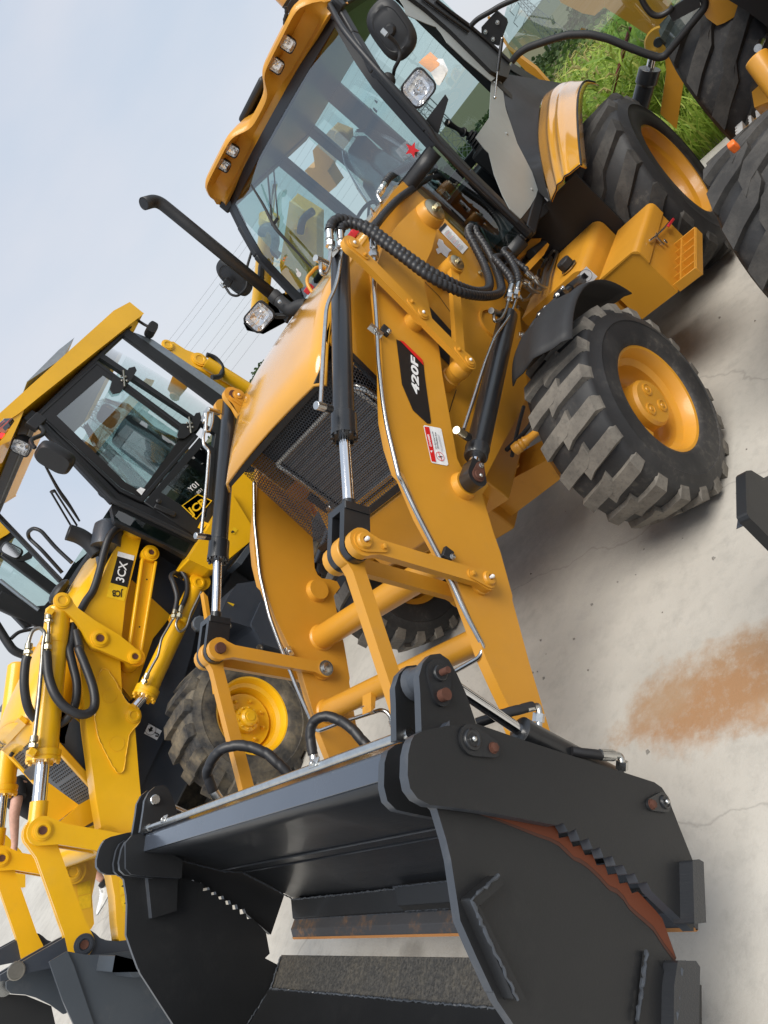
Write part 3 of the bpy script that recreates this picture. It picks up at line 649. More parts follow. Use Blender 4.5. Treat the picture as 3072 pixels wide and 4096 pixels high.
CL = CL[:_k] + [(2.86, 1.13, .668), (2.96, 1.13, .53), (2.93, 1.13, .44), (2.80, 1.13, .33), (2.62, 1.13, .262), (2.50, 1.13, .262)] + CL[_k + 1:]
m_ = MB(); m_.prism(CL, (0, -.025, 0), 1); clam = m_.put('clam_side', ['bucket_black', 'edge_wear'], BK, .002)
m_ = MB(); m_.prism([V((p[0], -1.128, p[2])) for p in CL], (0, .025, 0), 1); m_.put('clam_side', ['bucket_black', 'edge_wear'], BK, .002)
# bare primer along the teeth, where the closed plates cover each other
m, t, b = newmat('primer_band')
m_ = MB(); top = [(2.446,1.132,1.106),(2.411,1.132,0.978),(2.349,1.132,0.801),(2.375,1.132,0.789),(2.355,1.132,0.757),(2.374,1.132,0.741),(2.359,1.132,0.717),(2.375,1.132,0.699),(2.362,1.132,0.673),(2.381,1.132,0.657),(2.367,1.132,0.63),(2.386,1.132,0.616),(2.37,1.132,0.586),(2.389,1.132,0.574),(2.375,1.132,0.548),(2.393,1.132,0.529),(2.38,1.132,0.508),(2.397,1.132,0.442),(2.406,1.132,0.415),(2.442,1.132,0.386),(2.476,1.132,0.362)]
bot = [(2.447,1.132,1.106),(2.417,1.132,0.976),(2.395,1.132,0.858),(2.387,1.132,0.819),(2.383,1.132,0.787),(2.387,1.132,0.76),(2.394,1.132,0.735),(2.389,1.132,0.712),(2.39,1.132,0.688),(2.393,1.132,0.669),(2.398,1.132,0.644),(2.404,1.132,0.625),(2.408,1.132,0.609),(2.404,1.132,0.581),(2.41,1.132,0.556),(2.422,1.132,0.536),(2.426,1.132,0.517),(2.431,1.132,0.478),(2.436,1.132,0.446),(2.458,1.132,0.407),(2.477,1.132,0.363)]
m_.loft([top, bot]); m_.put('primer_band', 'orange_primer', BK, smooth=0)
bot2 = [(2.447,1.131,1.105),(2.421,1.131,0.974),(2.402,1.131,0.855),(2.394,1.131,0.817),(2.392,1.131,0.785),(2.398,1.131,0.757),(2.402,1.131,0.733),(2.399,1.131,0.709),(2.4,1.131,0.685),(2.403,1.131,0.667),(2.408,1.131,0.642),(2.414,1.131,0.622),(2.418,1.131,0.607),(2.415,1.131,0.579),(2.421,1.131,0.554),(2.432,1.131,0.534),(2.436,1.131,0.515),(2.441,1.131,0.476),(2.447,1.131,0.444),(2.468,1.131,0.405),(2.485,1.131,0.364)]
b.inputs['Base Color'].default_value = (.065, .022, .012, 1); b.inputs['Roughness'].default_value = .7
m_ = MB(); m_.loft([[(2.446,1.131,1.105),(2.417,1.131,0.975),(2.394,1.131,0.857),(2.387,1.131,0.818),(2.383,1.131,0.786),(2.387,1.131,0.759),(2.393,1.131,0.734),(2.388,1.131,0.711),(2.39,1.131,0.687),(2.392,1.131,0.668),(2.398,1.131,0.643),(2.404,1.131,0.624),(2.408,1.131,0.608),(2.404,1.131,0.58),(2.409,1.131,0.555),(2.421,1.131,0.535),(2.426,1.131,0.516),(2.43,1.131,0.477),(2.435,1.131,0.445),(2.458,1.131,0.405),(2.476,1.131,0.362)], bot2]); m_.put('overspray', 'primer_band', BK, smooth=0)
# moldboard: curved sheet from the top beam to the cutting edge
pr = [V(p) for p in [(2.364,-1.1,1.141),(2.329,-1.1,1.041),(2.297,-1.1,0.935),(2.259,-1.1,0.747),(2.222,-1.1,0.641),(2.22,-1.1,0.499),(2.221,-1.1,0.352),(2.225,-1.1,0.287)]]
rows = [[V((p.x, y, p.z)) for p in pr] for y in (-1.10, -.4, .3, 1.12)]
m_ = MB(); m_.loft(rows); m_.put('moldboard', 'bucket_gloss', BK, smooth=25, solid=.012)
# moldboard press lines
m_ = MB()
for k in (3, 4): m_.tube([pr[k] + V((.004, .0, 0)), pr[k] + V((.004, 2.2, 0))], .004, 6)
m_.put('press_line', 'bucket_gloss', BK)
ZE = .277
m_ = MB(); m_.prism([(2.222, -1.1, ZE + .012), (2.30, -1.1, ZE + .006), (2.300, -1.1, ZE + .03), (2.228, -1.1, ZE + .075)], (0, 2.22, 0)); m_.put('floor_lip', 'bucket_black', BK, .003)
m_ = MB(); m_.prism([(2.29, -1.1, ZE - .016), (2.372, -1.1, ZE - .016), (2.376, -1.1, ZE - .008), (2.345, -1.1, ZE + .02), (2.29, -1.1, ZE + .02)], (0, 2.22, 0)); ce = m_.put('cutting_edge', 'edge_steel', BK, .002)
m_ = MB(); m_.prism([(2.372, -1.1, ZE - .017), (2.379, -1.1, ZE - .009), (2.372, -1.1, ZE - .001)], (0, 2.22, 0)); m_.put('worn_edge', 'rust_edge', ce)
m_ = MB(); m_.prism([(2.232, -.15, ZE + .05), (2.305, -.15, ZE + .035), (2.30, -.15, ZE + .075), (2.24, -.15, ZE + .12)], (0, 1.25, 0)); m_.put('wear_pad', 'bucket_black', BK, .003)
def weld(mb, pts, r=.005, step=.008):
    P = [V(p) for p in pts]; out = []
    for a, b in zip(P, P[1:]):
        n = max(2, int((b - a).length / step))
        for k in range(n): out.append(a.lerp(b, k / n) + V((random.uniform(-1, 1), random.uniform(-1, 1), random.uniform(-1, 1))) * r * .35)
    out.append(P[-1]); mb.tube(out, lambda t: r * .62 * random.uniform(.6, 1.35), 6)
m_ = MB()
weld(m_, [(2.232, -1.09, ZE + .075), (2.232, 1.1, ZE + .075)], .006); weld(m_, [(2.30, -1.09, ZE + .018), (2.30, 1.1, ZE + .018)], .006); weld(m_, [(2.247, -.15, ZE + .12), (2.247, 1.09, ZE + .12)], .005); weld(m_, [(2.303, -.15, ZE + .04), (2.303, 1.09, ZE + .04)], .005)
weld(m_, [p + V((.006, .004, 0)) for p in pr], .005)
m_.put('weld_bead', 'edge_wear', BK)
# top beam and the steel pipe on it
tb0 = V([(2.305,-1.07,1.176)][0]); tb1 = V([(2.368,-1.07,1.149)][0])
m_ = MB(); d_ = (tb1 - tb0); n_ = V((-d_.z, 0, d_.x)).normalized()
if n_.z > 0: n_ = -n_
q = [tb0 + V((0, -.025, 0)), tb1 + V((0, -.025, 0)), tb1 + V((-.05, -.025, -.02)), tb0 + V((-.05, -.025, -.02))]
m_.prism(q, (0, 2.20, 0)); m_.put('top_beam', 'beam_sky_sheen', BK, .006)
m_ = MB(); a_ = tb0 + V((-.022, .06, .014)); b_ = V([(2.357,0.97,1.231)][0]); b_ = V((a_.x, 1.0, a_.z)); m_.tube([a_, b_], .013, 12); m_.lathe(a_, (0, 1, 0), [(.017, -.03), (.017, .02), (.013, .02), (.016, .03), (.016, .07)], 8); m_.put('feed_pipe', 'zinc', BK)
m_ = MB()
for yy in (-.72, .55): m_.box(a_ + V((-.005, yy + 1.0, .014)), .03, .045, .006); m_.cyl(a_ + V((.0, yy + 1.0, .015)), a_ + V((0, yy + 1.0, .026)), .008, 8)
m_.put('pipe_clamp', 'zinc', BK, .002)
# clam floor: pitted plate
m, t, b = newmat('pitted_steel')
n2 = objnoise(t, 60, 4, .7); n3 = objnoise(t, 4, 6, .6); vo = t.nodes.new('ShaderNodeTexVoronoi'); vo.inputs['Scale'].default_value = 85; tcn = t.nodes.new('ShaderNodeTexCoord'); t.links.new(tcn.outputs['Object'], vo.inputs['Vector'])
c = mix(t, ramp(t, vo.outputs['Distance'], (.15, 1.), (.6, 0.)), (.075, .07, .062), (.022, .022, .022)); c = mix(t, ramp(t, n3, (.45, 0.), (.72, .7)), c, (.11, .095, .07)); c = mix(t, ramp(t, n2, (.4, .8), (.6, 0.)), c, (.03, .03, .03))
t.links.new(c, b.inputs['Base Color']); b.inputs['Roughness'].default_value = .6; bump(t, b, n2, .8, .01)
fl = [V(p) for p in [(2.457,-1.1,0.299),(2.599,-1.1,0.292)]]; fl2 = V([(2.767,-1.1,0.347)][0])
m_ = MB(); m_.prism([fl[0], fl[1], fl[1] + V((0, 0, -.03)), fl[0] + V((0, 0, -.025))], (0, 2.21, 0)); m_.put('clam_edge', 'pitted_steel', BK, .003)
m_ = MB(); m_.prism([fl[1] + V((.002, 0, .012)), fl2 + V((0, 0, .0)), V((2.95, -1.10, .52)), V((3.0, -1.10, .72)), V((3.012, -1.10, .715)), V((2.965, -1.10, .50)), fl2 + V((.01, 0, -.015)), fl[1] + V((.002, 0, -.02))], (0, 2.21, 0)); m_.put('clam_floor', 'bucket_black', BK, .003)
m_ = MB(); weld(m_, [fl[1] + V((0, .01, .012)), fl[1] + V((0, 2.2, .012))], .007); weld(m_, [fl[0] + V((.01, .012, .006)), fl[1] + V((0, .012, .008)), fl2 + V((0, .012, .008))], .006)
m_.put('weld_bead', 'edge_wear', BK)
# ribs, shoes and stiffeners on the outer left faces
m_ = MB(); r0 = [(2.619,1.16,1.031),(2.544,1.16,0.973)]; r1 = [(2.737,1.16,0.858)]
m_.prism([(2.617,1.162,1.036),(2.542,1.162,0.975),(2.554,1.162,0.955),(2.619,1.162,1.009),(2.734,1.162,0.848),(2.744,1.162,0.879)], (0, -.032, 0)); m_.put('rib', ['bucket_black'], BK, .004)
m_ = MB(); weld(m_, [(2.544,1.164,0.977),(2.619,1.164,1.034),(2.742,1.164,0.871)], .006); weld(m_, [(2.503,1.142,0.479),(2.578,1.142,0.489),(2.654,1.142,0.501)], .008); m_.put('weld_bead', 'edge_wear', BK)
m_ = MB(); m_.prism([(2.504,1.136,0.481),(2.506,1.136,0.441),(2.525,1.136,0.402),(2.542,1.136,0.377),(2.631,1.136,0.369),(2.673,1.136,0.495)], (0, -.004, 0)); m_.put('gusset', 'bucket_black', BK, .002)
def shoe(pts):
    m_ = MB(); m_.prism(pts, (0, -.06, 0)); m_.put('wear_shoe', ['bucket_gloss'], BK, .006)
shoe([(2.262,1.21,0.403),(2.249,1.21,0.377),(2.248,1.21,0.359),(2.392,1.21,0.351),(2.413,1.21,0.396)])
shoe([(2.496,1.17,0.403),(2.472,1.17,0.336),(2.48,1.17,0.321),(2.615,1.17,0.326),(2.644,1.17,0.414),(2.554,1.17,0.415)])
m_ = MB(); weld(m_, [(2.26,1.205,0.391),(2.405,1.205,0.389)], .006); weld(m_, [(2.494,1.165,0.39),(2.53,1.165,0.386),(2.623,1.165,0.403)], .009); m_.put('weld_bead', 'edge_wear', BK)
# ears with their pin bosses, cylinders
EA = [V(p) for p in [(2.309,1.07,1.208),(2.224,1.07,1.241),(2.186,1.07,1.258),(2.146,1.07,1.259),(2.112,1.07,1.245),(2.092,1.07,1.219),(2.092,1.07,1.189),(2.115,1.07,1.153),(2.148,1.07,1.113),(2.203,1.07,1.064),(2.223,1.07,1.052)]]
def ears(y0, y1, mirror):
    for yy in (y0, y1):
        m_ = MB(); m_.prism([V((p.x, yy, p.z)) for p in EA], (0, .024, 0), 1); m_.put('ear_plate', ['bucket_black', 'edge_wear'], BK, .003)
ears(1.058, .955, 0); ears(-1.01, -1.12, 0)
ep = V([(2.149,1.08,1.209)][0]); ep2 = V([(2.2,1.08,1.185)][0])
m_ = MB(); m_.cyl((ep.x, .975, ep.z), (ep.x, 1.06, ep.z), .040, 24); m_.lathe((ep.x, .985, ep.z), (0, 1, 0), [(.046, 0), (.042, .012), (.04, .02)], 20); m_.put('ear_boss', 'edge_wear', BK)
m_ = MB(); m_.prism([V((p.x, 1.082, p.z)) for p in stadium(ep, ep2, .038, .026)], (0, .008, 0)); m_.lathe((ep.x, 1.09, ep.z), (0, 1, 0), [(.022, 0), (.02, .008)], 18); pc = m_.put('pin_cover', 'black_paint', BK, .002)
m_ = MB(); m_.cyl((ep.x, 1.09, ep.z), (ep.x, 1.125, ep.z), .009, 10); m_.cyl((ep2.x, 1.09, ep2.z), (ep2.x, 1.11, ep2.z), .016, 12); m_.put('bolt', 'rust', pc)
for (cr, a, b_, yy) in (('e2', (400, 592), (490, 628), 1.17), ('e2', (1212, 855), (1155, 865), 1.17)):
    P_ = V([(2.31,1.17,1.131)][0]) if a[0] == 400 else V([(2.138,1.17,0.476)][0]); Q_ = V([(2.297,1.17,1.068)][0]) if a[0] == 400 else V([(2.169,1.17,0.526)][0])
    k = .036 if a[0] == 400 else .026
    m_ = MB(); m_.prism([V((p.x, 1.171, p.z)) for p in stadium(P_, Q_, k, k * .6)], (0, .007, 0)); m_.lathe((P_.x, 1.177, P_.z), (0, 1, 0), [(k * .72, 0), (k * .66, .007), (k * .5, .008), (k * .45, .005)], 24); pc = m_.put('pin_cover', 'black_paint', BK, .002)
    m_ = MB(); m_.ball((P_.x, 1.186, P_.z), .007, 6); m_.put('grease_nipple', 'zinc', pc)
    m_ = MB(); hexbolt(m_, (Q_.x, 1.177, Q_.z), (0, 1, 0), .011, .012); m_.put('bolt', 'rust', pc)
m_ = MB(); q = [(2.166,-0.985,1.221)][0]; m_.lathe((q[0], -.986, q[2]), (0, 1, 0), [(.022, 0), (.022, .018), (.019, .021)], 20); m_.put('pin', 'zinc', BK)
def clam_cyl(a, b_, c_, y):
    d = (c_ - a).normalized(); m_ = MB(); m_.cyl(b_, c_, .038, 28); m_.lathe(b_, d, [(.028, -.018), (.04, -.012), (.04, .03)], 24); o = m_.put('clam_cylinder', 'black_paint', BK)
    m_ = MB(); m_.cyl(a, b_, .017, 24); m_.put('piston_rod', 'chrome', o)
    return o
pp = [(2.107,1.02,1.117),(2.104,1.02,0.86),(2.059,1.02,0.5)]; cc = clam_cyl(V(pp[0]), V(pp[1]), V(pp[2]), 1.02)
pp = [(2.143,-1.06,1.193),(2.125,-1.06,0.963),(2.123,-1.06,0.764)]; clam_cyl(V(pp[0]), V(pp[1]), V(pp[2]), -1.06)
# hoses that feed the clam cylinder, and the two looped hoses behind the beam
def fit(mb, a, b_, r):
    a, b_ = V(a), V(b_); d = b_ - a; l = d.length
    mb.lathe(a, d, [(r * .95, 0), (r * 1.0, l * .1), (r * 1.05, l * .45), (r * .7, l * .5), (r * .7, l * .6)], 14); mb.lathe(a + d * .6, d, [(r * 1.25, 0), (r * 1.25, l * .25), (r * .6, l * .28), (r * .6, l * .4)], 6)
m_ = MB(); m_.tube(spline([(2.117,0.95,0.966),(2.087,1.0,0.935),(2.054,1.02,0.895),(2.019,1.03,0.852)]), .013, 12, ripple=.05); m_.tube(spline([(2.091,1.06,0.715),(2.08,1.08,0.673),(2.065,1.09,0.634)]), .013, 12, ripple=.05); m_.put('clam_hose', 'hose_black', BK)
m_ = MB(); m_.tube(roundpath([(2.04,1.03,0.871),(2.009,1.035,0.836),(2.03,1.035,0.827),(2.075,1.03,0.817)], .02), .010, 10); m_.tube(roundpath([(2.068,1.09,0.643),(2.035,1.1,0.571),(2.054,1.1,0.56),(2.071,1.09,0.549)], .02), .010, 10)
m_.lathe([(2.03,1.035,0.829)][0], V([(2.046,1.03,0.823)][0]) - V([(2.03,1.035,0.829)][0]), [(.017, 0), (.017, .024)], 6); m_.lathe([(2.047,1.1,0.561)][0], V([(2.063,1.09,0.549)][0]) - V([(2.047,1.1,0.561)][0]), [(.017, 0), (.017, .024)], 6)
a_, b_ = [(2.067,1.09,0.638),(2.046,1.095,0.593)]; m_.cyl(a_, b_, .016, 10); m_.put('elbow', 'zinc', BK)
h1_ = [(2.117,-0.72,1.009),(2.089,-0.72,1.065),(2.05,-0.7,1.125),(2.025,-0.66,1.149),(1.979,-0.6,1.159),(1.949,-0.55,1.137),(1.929,-0.5,1.084),(1.932,-0.45,1.007),(1.955,-0.42,0.948),(1.981,-0.4,0.884),(2.009,-0.38,0.825)]
m_ = MB(); m_.tube(spline(h1_[1:], 14), .0215, 14, ripple=.075); m_.put('loop_hose', 'hose_black', A)
m_ = MB(); fit(m_, [(2.089,-0.72,1.065)][0], [(2.134,-0.72,0.977)][0], .022); m_.put('hose_fitting', 'zinc', A)
h2_ = [(1.849,-0.4,0.819),(1.787,-0.4,0.862),(1.74,-0.38,0.885),(1.708,-0.33,0.873),(1.707,-0.28,0.828),(1.736,-0.22,0.777),(1.778,-0.18,0.721),(1.819,-0.15,0.649)]
m_ = MB(); m_.tube(spline(h2_, 14), .0215, 14, ripple=.075); m_.put('loop_hose', 'hose_black', A)
m_ = MB(); fit(m_, [(1.849,-0.4,0.817)][0], [(1.923,-0.4,0.757)][0], .022); m_.put('hose_fitting', 'zinc', A)
# long bent steel lines along both arms
m_ = MB(); pp = [(0.026,0.6,1.897),(0.281,0.6,1.796),(0.436,0.6,1.723),(0.661,0.6,1.626),(0.858,0.6,1.527),(0.968,0.6,1.463),(1.157,0.6,1.331),(1.16,0.59,1.306),(1.241,0.585,1.203),(1.321,0.58,1.086),(1.404,0.58,0.974),(1.504,0.58,0.864),(1.585,0.58,0.75),(1.616,0.56,0.742),(1.631,0.4,0.739)]
m_.tube(roundpath(pp, .05), .0095, 12); m_.put('arm_pipe', 'pipe_steel', A)
m_ = MB(); pp = [(0.592,-0.645,1.641),(0.814,-0.645,1.526),(1.068,-0.645,1.365),(1.242,-0.645,1.218),(1.361,-0.645,1.085),(1.498,-0.645,0.923),(1.599,-0.645,0.792),(1.628,-0.645,0.762),(1.646,-0.6,0.75),(1.621,-0.45,0.722),(1.591,-0.2,0.671),(1.602,-0.17,0.648),(1.629,-0.17,0.618),(1.651,-0.17,0.595)]
m_.tube(roundpath(pp, .04), .0095, 12); m_.put('arm_pipe', 'pipe_steel', A)
m_ = MB(); fit(m_, [(1.622,-0.17,0.621)][0], [(1.716,-0.17,0.526)][0], .018); m_.put('hose_fitting', 'zinc', A)
m_ = MB(); q = V([(1.355,-0.635,1.045)][0]); m_.box(q, .05, .02, .028, V((1, 0, 0)).rotation_difference(V((.6, 0, -.8))).to_matrix()); hexbolt(m_, q + V((0, .01, 0)), (0, 1, 0), .008, .01); q = V([(1.6,-0.25,0.713)][0]); m_.box(q, .012, .03, .06); hexbolt(m_, q + V((.006, 0, .01)), (1, 0, 0), .01, .01); m_.put('pipe_clip', 'zinc', A, .003)
m_ = MB()
for q in [(0.462,0.592,1.657),(1.326,0.592,1.021)]: m_.box(q, .05, .02, .045)
m_.put('pipe_clip', 'plastic_black', A, .004)
m_ = MB()
for q in [(0.534,0.61,1.697),(0.469,0.605,1.644),(1.335,0.605,1.005)]: hexbolt(m_, q, (0, 1, 0), .010, .012)
q = V([(0.519,0.6,1.695)][0]); m_.box(q, .02, .025, .07); m_.put('clip_bolt', 'zinc', A)

# ---------------------------------------------------------------- tower and side frame of the ochre machine
def sub(parent, name, mats, mb, **k): return mb.put(name, mats, parent, **k)
sf = [(-1.006,0.47,1.962),(-0.79,0.47,1.981),(-0.553,0.47,1.979),(-0.37,0.47,1.967),(-0.055,0.47,1.863),(0.324,0.47,1.662),(0.48,0.47,1.415),(0.656,0.47,1.174),(0.848,0.47,0.974),(0.736,0.47,0.895),(0.607,0.47,0.879),(0.387,0.47,0.849),(0.206,0.47,0.821),(-0.115,0.47,0.782),(-0.658,0.47,0.964),(-0.744,0.47,0.984),(-0.729,0.47,1.12),(-0.909,0.47,1.112),(-0.954,0.47,1.508),(-1.022,0.47,1.881)]
m_ = MB(); m_.prism(sf, (0, -.10, 0)); frm = m_.put('side_frame', 'ochre_paint', A, .006)
m_ = MB(); m_.prism([V((p[0], -.53, p[2])) for p in sf], (0, .10, 0)); m_.put('side_frame', 'ochre_paint', A, .006)
m_ = MB(); a_ = [V(p) for p in [(-1.05,0.45,1.972),(-0.829,0.45,1.981),(-0.59,0.45,1.978)]]
m_.prism([(a_[0].x, -.52, a_[0].z), (a_[0].x - .03, -.52, a_[0].z), (a_[0].x - .03, -.52, a_[0].z - .5), (a_[2].x, -.52, a_[2].z - .35), (a_[2].x, -.52, a_[2].z)], (0, .97, 0)); m_.put('tower_box', 'ochre_paint', A, .01)
m_ = MB(); m_.tube([(-0.272,0.474,1.575),(-0.26,0.474,1.474),(-0.216,0.474,1.381),(-0.206,0.474,1.347)], .0015, 6); m_.tube([(0.29,0.474,1.186),(0.373,0.474,1.183),(0.46,0.474,1.178)], .002, 6); m_.put('seam', 'plastic_black', frm)
m_ = MB(); q = V([(-0.386,0.47,1.138)][0]); m_.lathe((q.x - .03, .462, q.z - .02), (0, 1, 0), [(.11, 0), (.11, .022), (.095, .022), (.095, .003)], 36); m_.put('pivot_boss', 'ochre_paint', frm)
m_ = MB(); q = V([(-0.538,0.474,0.926)][0]); m_.lathe(q, (0, 1, 0), [(.028, 0), (.026, .01)], 20); hexbolt(m_, q + V((0, .01, 0)), (0, 1, 0), .012, .012); m_.put('bolt', 'zinc', frm)
m_ = MB(); q = V([(-0.747,0.475,1.316)][0]); hexbolt(m_, q, (0, 1, 0), .012, .02); m_.put('bolt', 'zinc_yellow', frm)
# perforated black vent seen behind the bars
m_ = MB(); vb = [(-0.122,0.474,1.495),(-0.082,0.474,1.333),(0.169,0.474,1.268),(0.16,0.474,1.328)]; m_.add(vb, [(0, 1, 2, 3)]); m_.put('vent_plate', 'plastic_black', frm)
# sticker with small print, torn sticker
def decal(name, mat, pts, parent, n=(0, 1, 0), off=.002):
    m_ = MB(); P = [V(p) + V(n) * off for p in pts]; m_.add(P, [tuple(range(len(P)))]); return m_.put(name, mat, parent, smooth=0)
dk = decal('info_sticker', 'white_print', [(-0.92,0.472,1.639),(-0.889,0.472,1.447),(-0.781,0.472,1.46),(-0.804,0.472,1.652)], frm)
decal('sticker_header', 'black_print', [(-0.916,0.474,1.64),(-0.913,0.474,1.621),(-0.798,0.474,1.633),(-0.8,0.474,1.652)], dk)
m_ = MB()
s0, s1, s2 = [V(p) for p in [(-0.807,0.476,1.617),(-0.902,0.476,1.608),(-0.854,0.476,1.463)]]; s3 = V([(-0.782,0.476,1.476)][0])
for k in range(22):
    f = .04 + .94 * k / 22; a_, b_ = s0.lerp(s3, f), s1.lerp(s2, f); b_ = a_.lerp(b_, random.uniform(.55, .98)); d_ = (s3 - s0).normalized() * .0009
    m_.mat(1 if k % 5 == 2 else 0).add([a_ - d_, b_ - d_, b_ + d_, a_ + d_], [(0, 1, 2, 3)])
m_.put('small_print', ['grey_print', 'red_print'], dk, smooth=0)
torn = [(-0.727,0.472,1.625),(-0.742,0.472,1.601),(-0.723,0.472,1.584),(-0.719,0.472,1.56),(-0.723,0.472,1.528),(-0.684,0.472,1.536),(-0.626,0.472,1.531),(-0.621,0.472,1.556),(-0.624,0.472,1.576),(-0.585,0.472,1.587),(-0.613,0.472,1.611),(-0.649,0.472,1.6),(-0.668,0.472,1.619)]
decal('torn_sticker', 'white_print', torn, frm)
# nose block and front cross plate under the grille
m_ = MB(); m_.prism([(.80, -.32, .85), (.80, -.32, 1.135), (.45, -.32, 1.135), (.30, -.32, .70), (.6, -.32, .70)], (0, .56, 0)); m_.put('nose_block', 'ochre_paint', A, .008)
m_ = MB(); m_.box((-.3, YC, .78), 1.6, .7, .3); m_.put('chassis', 'ochre_paint', A, .01)
m_ = MB(); m_.box((-2.4, YC, .75), 1.4, .8, .5); m_.box((-2.07, YC, .63), .25, 1.6, .25); m_.put('rear_axle', 'ochre_paint', A, .01)
# ---------------- hood
hp = [V(p) for p in [(0.843,-0.52,1.774),(0.632,-0.52,1.855),(0.434,-0.52,1.919),(0.225,-0.52,1.965),(0.041,-0.52,1.981),(-0.113,-0.52,1.986),(-0.224,-0.52,1.985)]]
rows = []
for p in hp + [V((-.95, 0, hp[-1].z + .005))]:
    r = []
    for k in range(21):
        u = -1 + 2 * k / 20; y = YC + .495 * u; e = abs(u)
        drop = .02 * e ** 2 + (0.0 if e < .9 else .035 * ((e - .9) / .1) ** 2)
        r.append(V((p.x + .012 * (1 - e ** 2), y, p.z - drop + .02)))
    rows.append(r)
m_ = MB(); m_.loft(rows); hood = m_.put('hood', 'ochre_gloss', A, smooth=60, solid=.012)
for s, yy in ((1, .462), (-1, -.524)):
    pts = [V((.62, yy, 1.49)), V((.605, yy, hp[0].z + .075))] + [V((p.x, yy, p.z - .035)) for p in hp[1:]] + [V((-.95, yy, 1.95)), V((-.95, yy, 1.35)), V((-.2, yy, 1.35))]
    m_ = MB(); m_.prism(pts, (0, -.012 * s, 0)); m_.put('side_panel', 'ochre_gloss', hood, .003)
    m_ = MB(); q0 = V((.60, yy + .002 * s, hp[0].z + .055)); 
    m_.prism([V((.47, yy + .002 * s, 1.865)), V((.60, yy + .002 * s, 1.80)), V((.605, yy + .002 * s, 1.745)), V((.43, yy + .002 * s, 1.835))], (0, .002 * s, 0)); m_.put('stripe', 'black_print', hood)
m_ = MB(); m_.prism([(hp[0].x - .005, -.50, hp[0].z + .005), (hp[0].x - .012, -.50, hp[0].z - .028), (hp[0].x - .10, -.50, hp[0].z - .015), (hp[0].x - .10, -.50, hp[0].z + .02)], (0, .94, 0)); m_.put('hood_trim', 'plastic_black', hood, .002)
# ---------------- grille: punched hexagonal mesh round three sides of the nose
def hexmesh(mb, o, ex, ey, nx, ny, s, t):
    """honeycomb of hexagon rings in the plane o, ex, ey"""
    for j in range(ny):
        for i in range(nx):
            cx, cy = (i + .5 * (j % 2)) * s * 1.732, j * s * 1.5
            c = o(cx, cy); q = []; 
            for rr in (s * 1.0, s - t):
                for k in range(6):
                    a = PI / 6 + k * PI / 3; q.append(o(cx + rr * math.cos(a), cy + rr * math.sin(a)))
            mb.add(q, [(k, (k + 1) % 6, (k + 1) % 6 + 6, k + 6) for k in range(6)])
GX0, GZ0, GX1, GZ1 = .702, 1.755, .800, 1.165           # top and bottom of the sloping mesh
gv = V((GX1 - GX0, 0, GZ1 - GZ0)); gl = gv.length; gv.normalize(); GW = .90
def gpos(u, v):                                         # u along the wrap, v down
    e = .55; top = V((GX0, 0, GZ0)) + gv * v
    yl, yr = -.48, .42; R = .045
    if u < 0: a = min(1, -u / (R * 1.5)) * PI / 2; ext = max(0, -u - R * 1.5); return V((top.x - R + R * math.cos(a) - ext, yl - R * math.sin(a), top.z))
    if u > GW: a = min(1, (u - GW) / (R * 1.5)) * PI / 2; ext = max(0, u - GW - R * 1.5); return V((top.x - R + R * math.cos(a) - ext, yr + R * math.sin(a), top.z))
    return V((top.x, yl + u, top.z))
m_ = MB(); s_ = .0098
hexmesh(m_, lambda x, y: gpos(x - .16, y), 0, 0, int(1.22 / (s_ * 1.732)), int(gl / (s_ * 1.5)), s_, .0022)
gr = tag(m_.put('grille_mesh', 'grille_grey', A, smooth=0), kind='stuff')
m_ = MB(); m_.bar(gpos(-.16, -.0), gpos(-.08, 0), .02, .02); m_.bar(gpos(0, gl) + V((0, -.04, 0)), gpos(GW, gl) + V((0, .04, 0)), .03, .02, (1, 0, 0)); m_.bar(gpos(0, -.02), gpos(GW, -.02), .05, .02, (1, 0, 0)); m_.bar(gpos(GW + .14, 0), gpos(GW + .14, gl), .03, .02); m_.put('grille_frame', 'plastic_black', A)
# radiator behind the mesh
m, t, b = newmat('radiator_fins')
wv = t.nodes.new('ShaderNodeTexWave'); wv.wave_type = 'BANDS'; wv.bands_direction = 'Z'; wv.inputs['Scale'].default_value = 26; tcn = t.nodes.new('ShaderNodeTexCoord'); t.links.new(tcn.outputs['Object'], wv.inputs['Vector'])
t.links.new(mix(t, wv.outputs['Fac'], (.05, .05, .05), (.34, .335, .32)), b.inputs['Base Color']); b.inputs['Metallic'].default_value = .5; b.inputs['Roughness'].default_value = .45; bump(t, b, wv.outputs['Fac'], .6, .004)
m_ = MB(); m_.box((.56, -.03, 1.385), .05, .70, .45); rad = m_.put('radiator', 'radiator_fins', A)
m_ = MB()
for a_, b_ in (((.592, -.40, 1.165), (.592, -.40, 1.62)), ((.592, -.40, 1.62), (.592, .34, 1.62)), ((.592, -.40, 1.165), (.592, .34, 1.165)), ((.592, .34, 1.165), (.592, .34, 1.62))): m_.bar(a_, b_, .026, .03, (1, 0, 0))
m_.put('radiator_frame', 'zinc', rad, .003)
m_ = MB(); m_.tube(roundpath([(.60, .28, 1.64), (.61, .38, 1.60), (.61, .40, 1.45), (.60, .30, 1.30)], .05), .018, 12); m_.put('cooling_pipe', 'zinc', rad)
m_ = MB(); m_.box((.50, YC, 1.36), .02, .94, .8); m_.box((-.1, YC, 1.5), 1.1, .9, .7); m_.box((.55, -.45, 1.25), .12, .05, .25); m_.put('engine_bay', 'plastic_black', A)
m_ = MB(); m_.box((.58, -.42, 1.3), .05, .06, .05); m_.cyl((.62, -.42, 1.25), (.62, -.38, 1.25), .025, 14); m_.put('horn', 'zinc', A, .004)
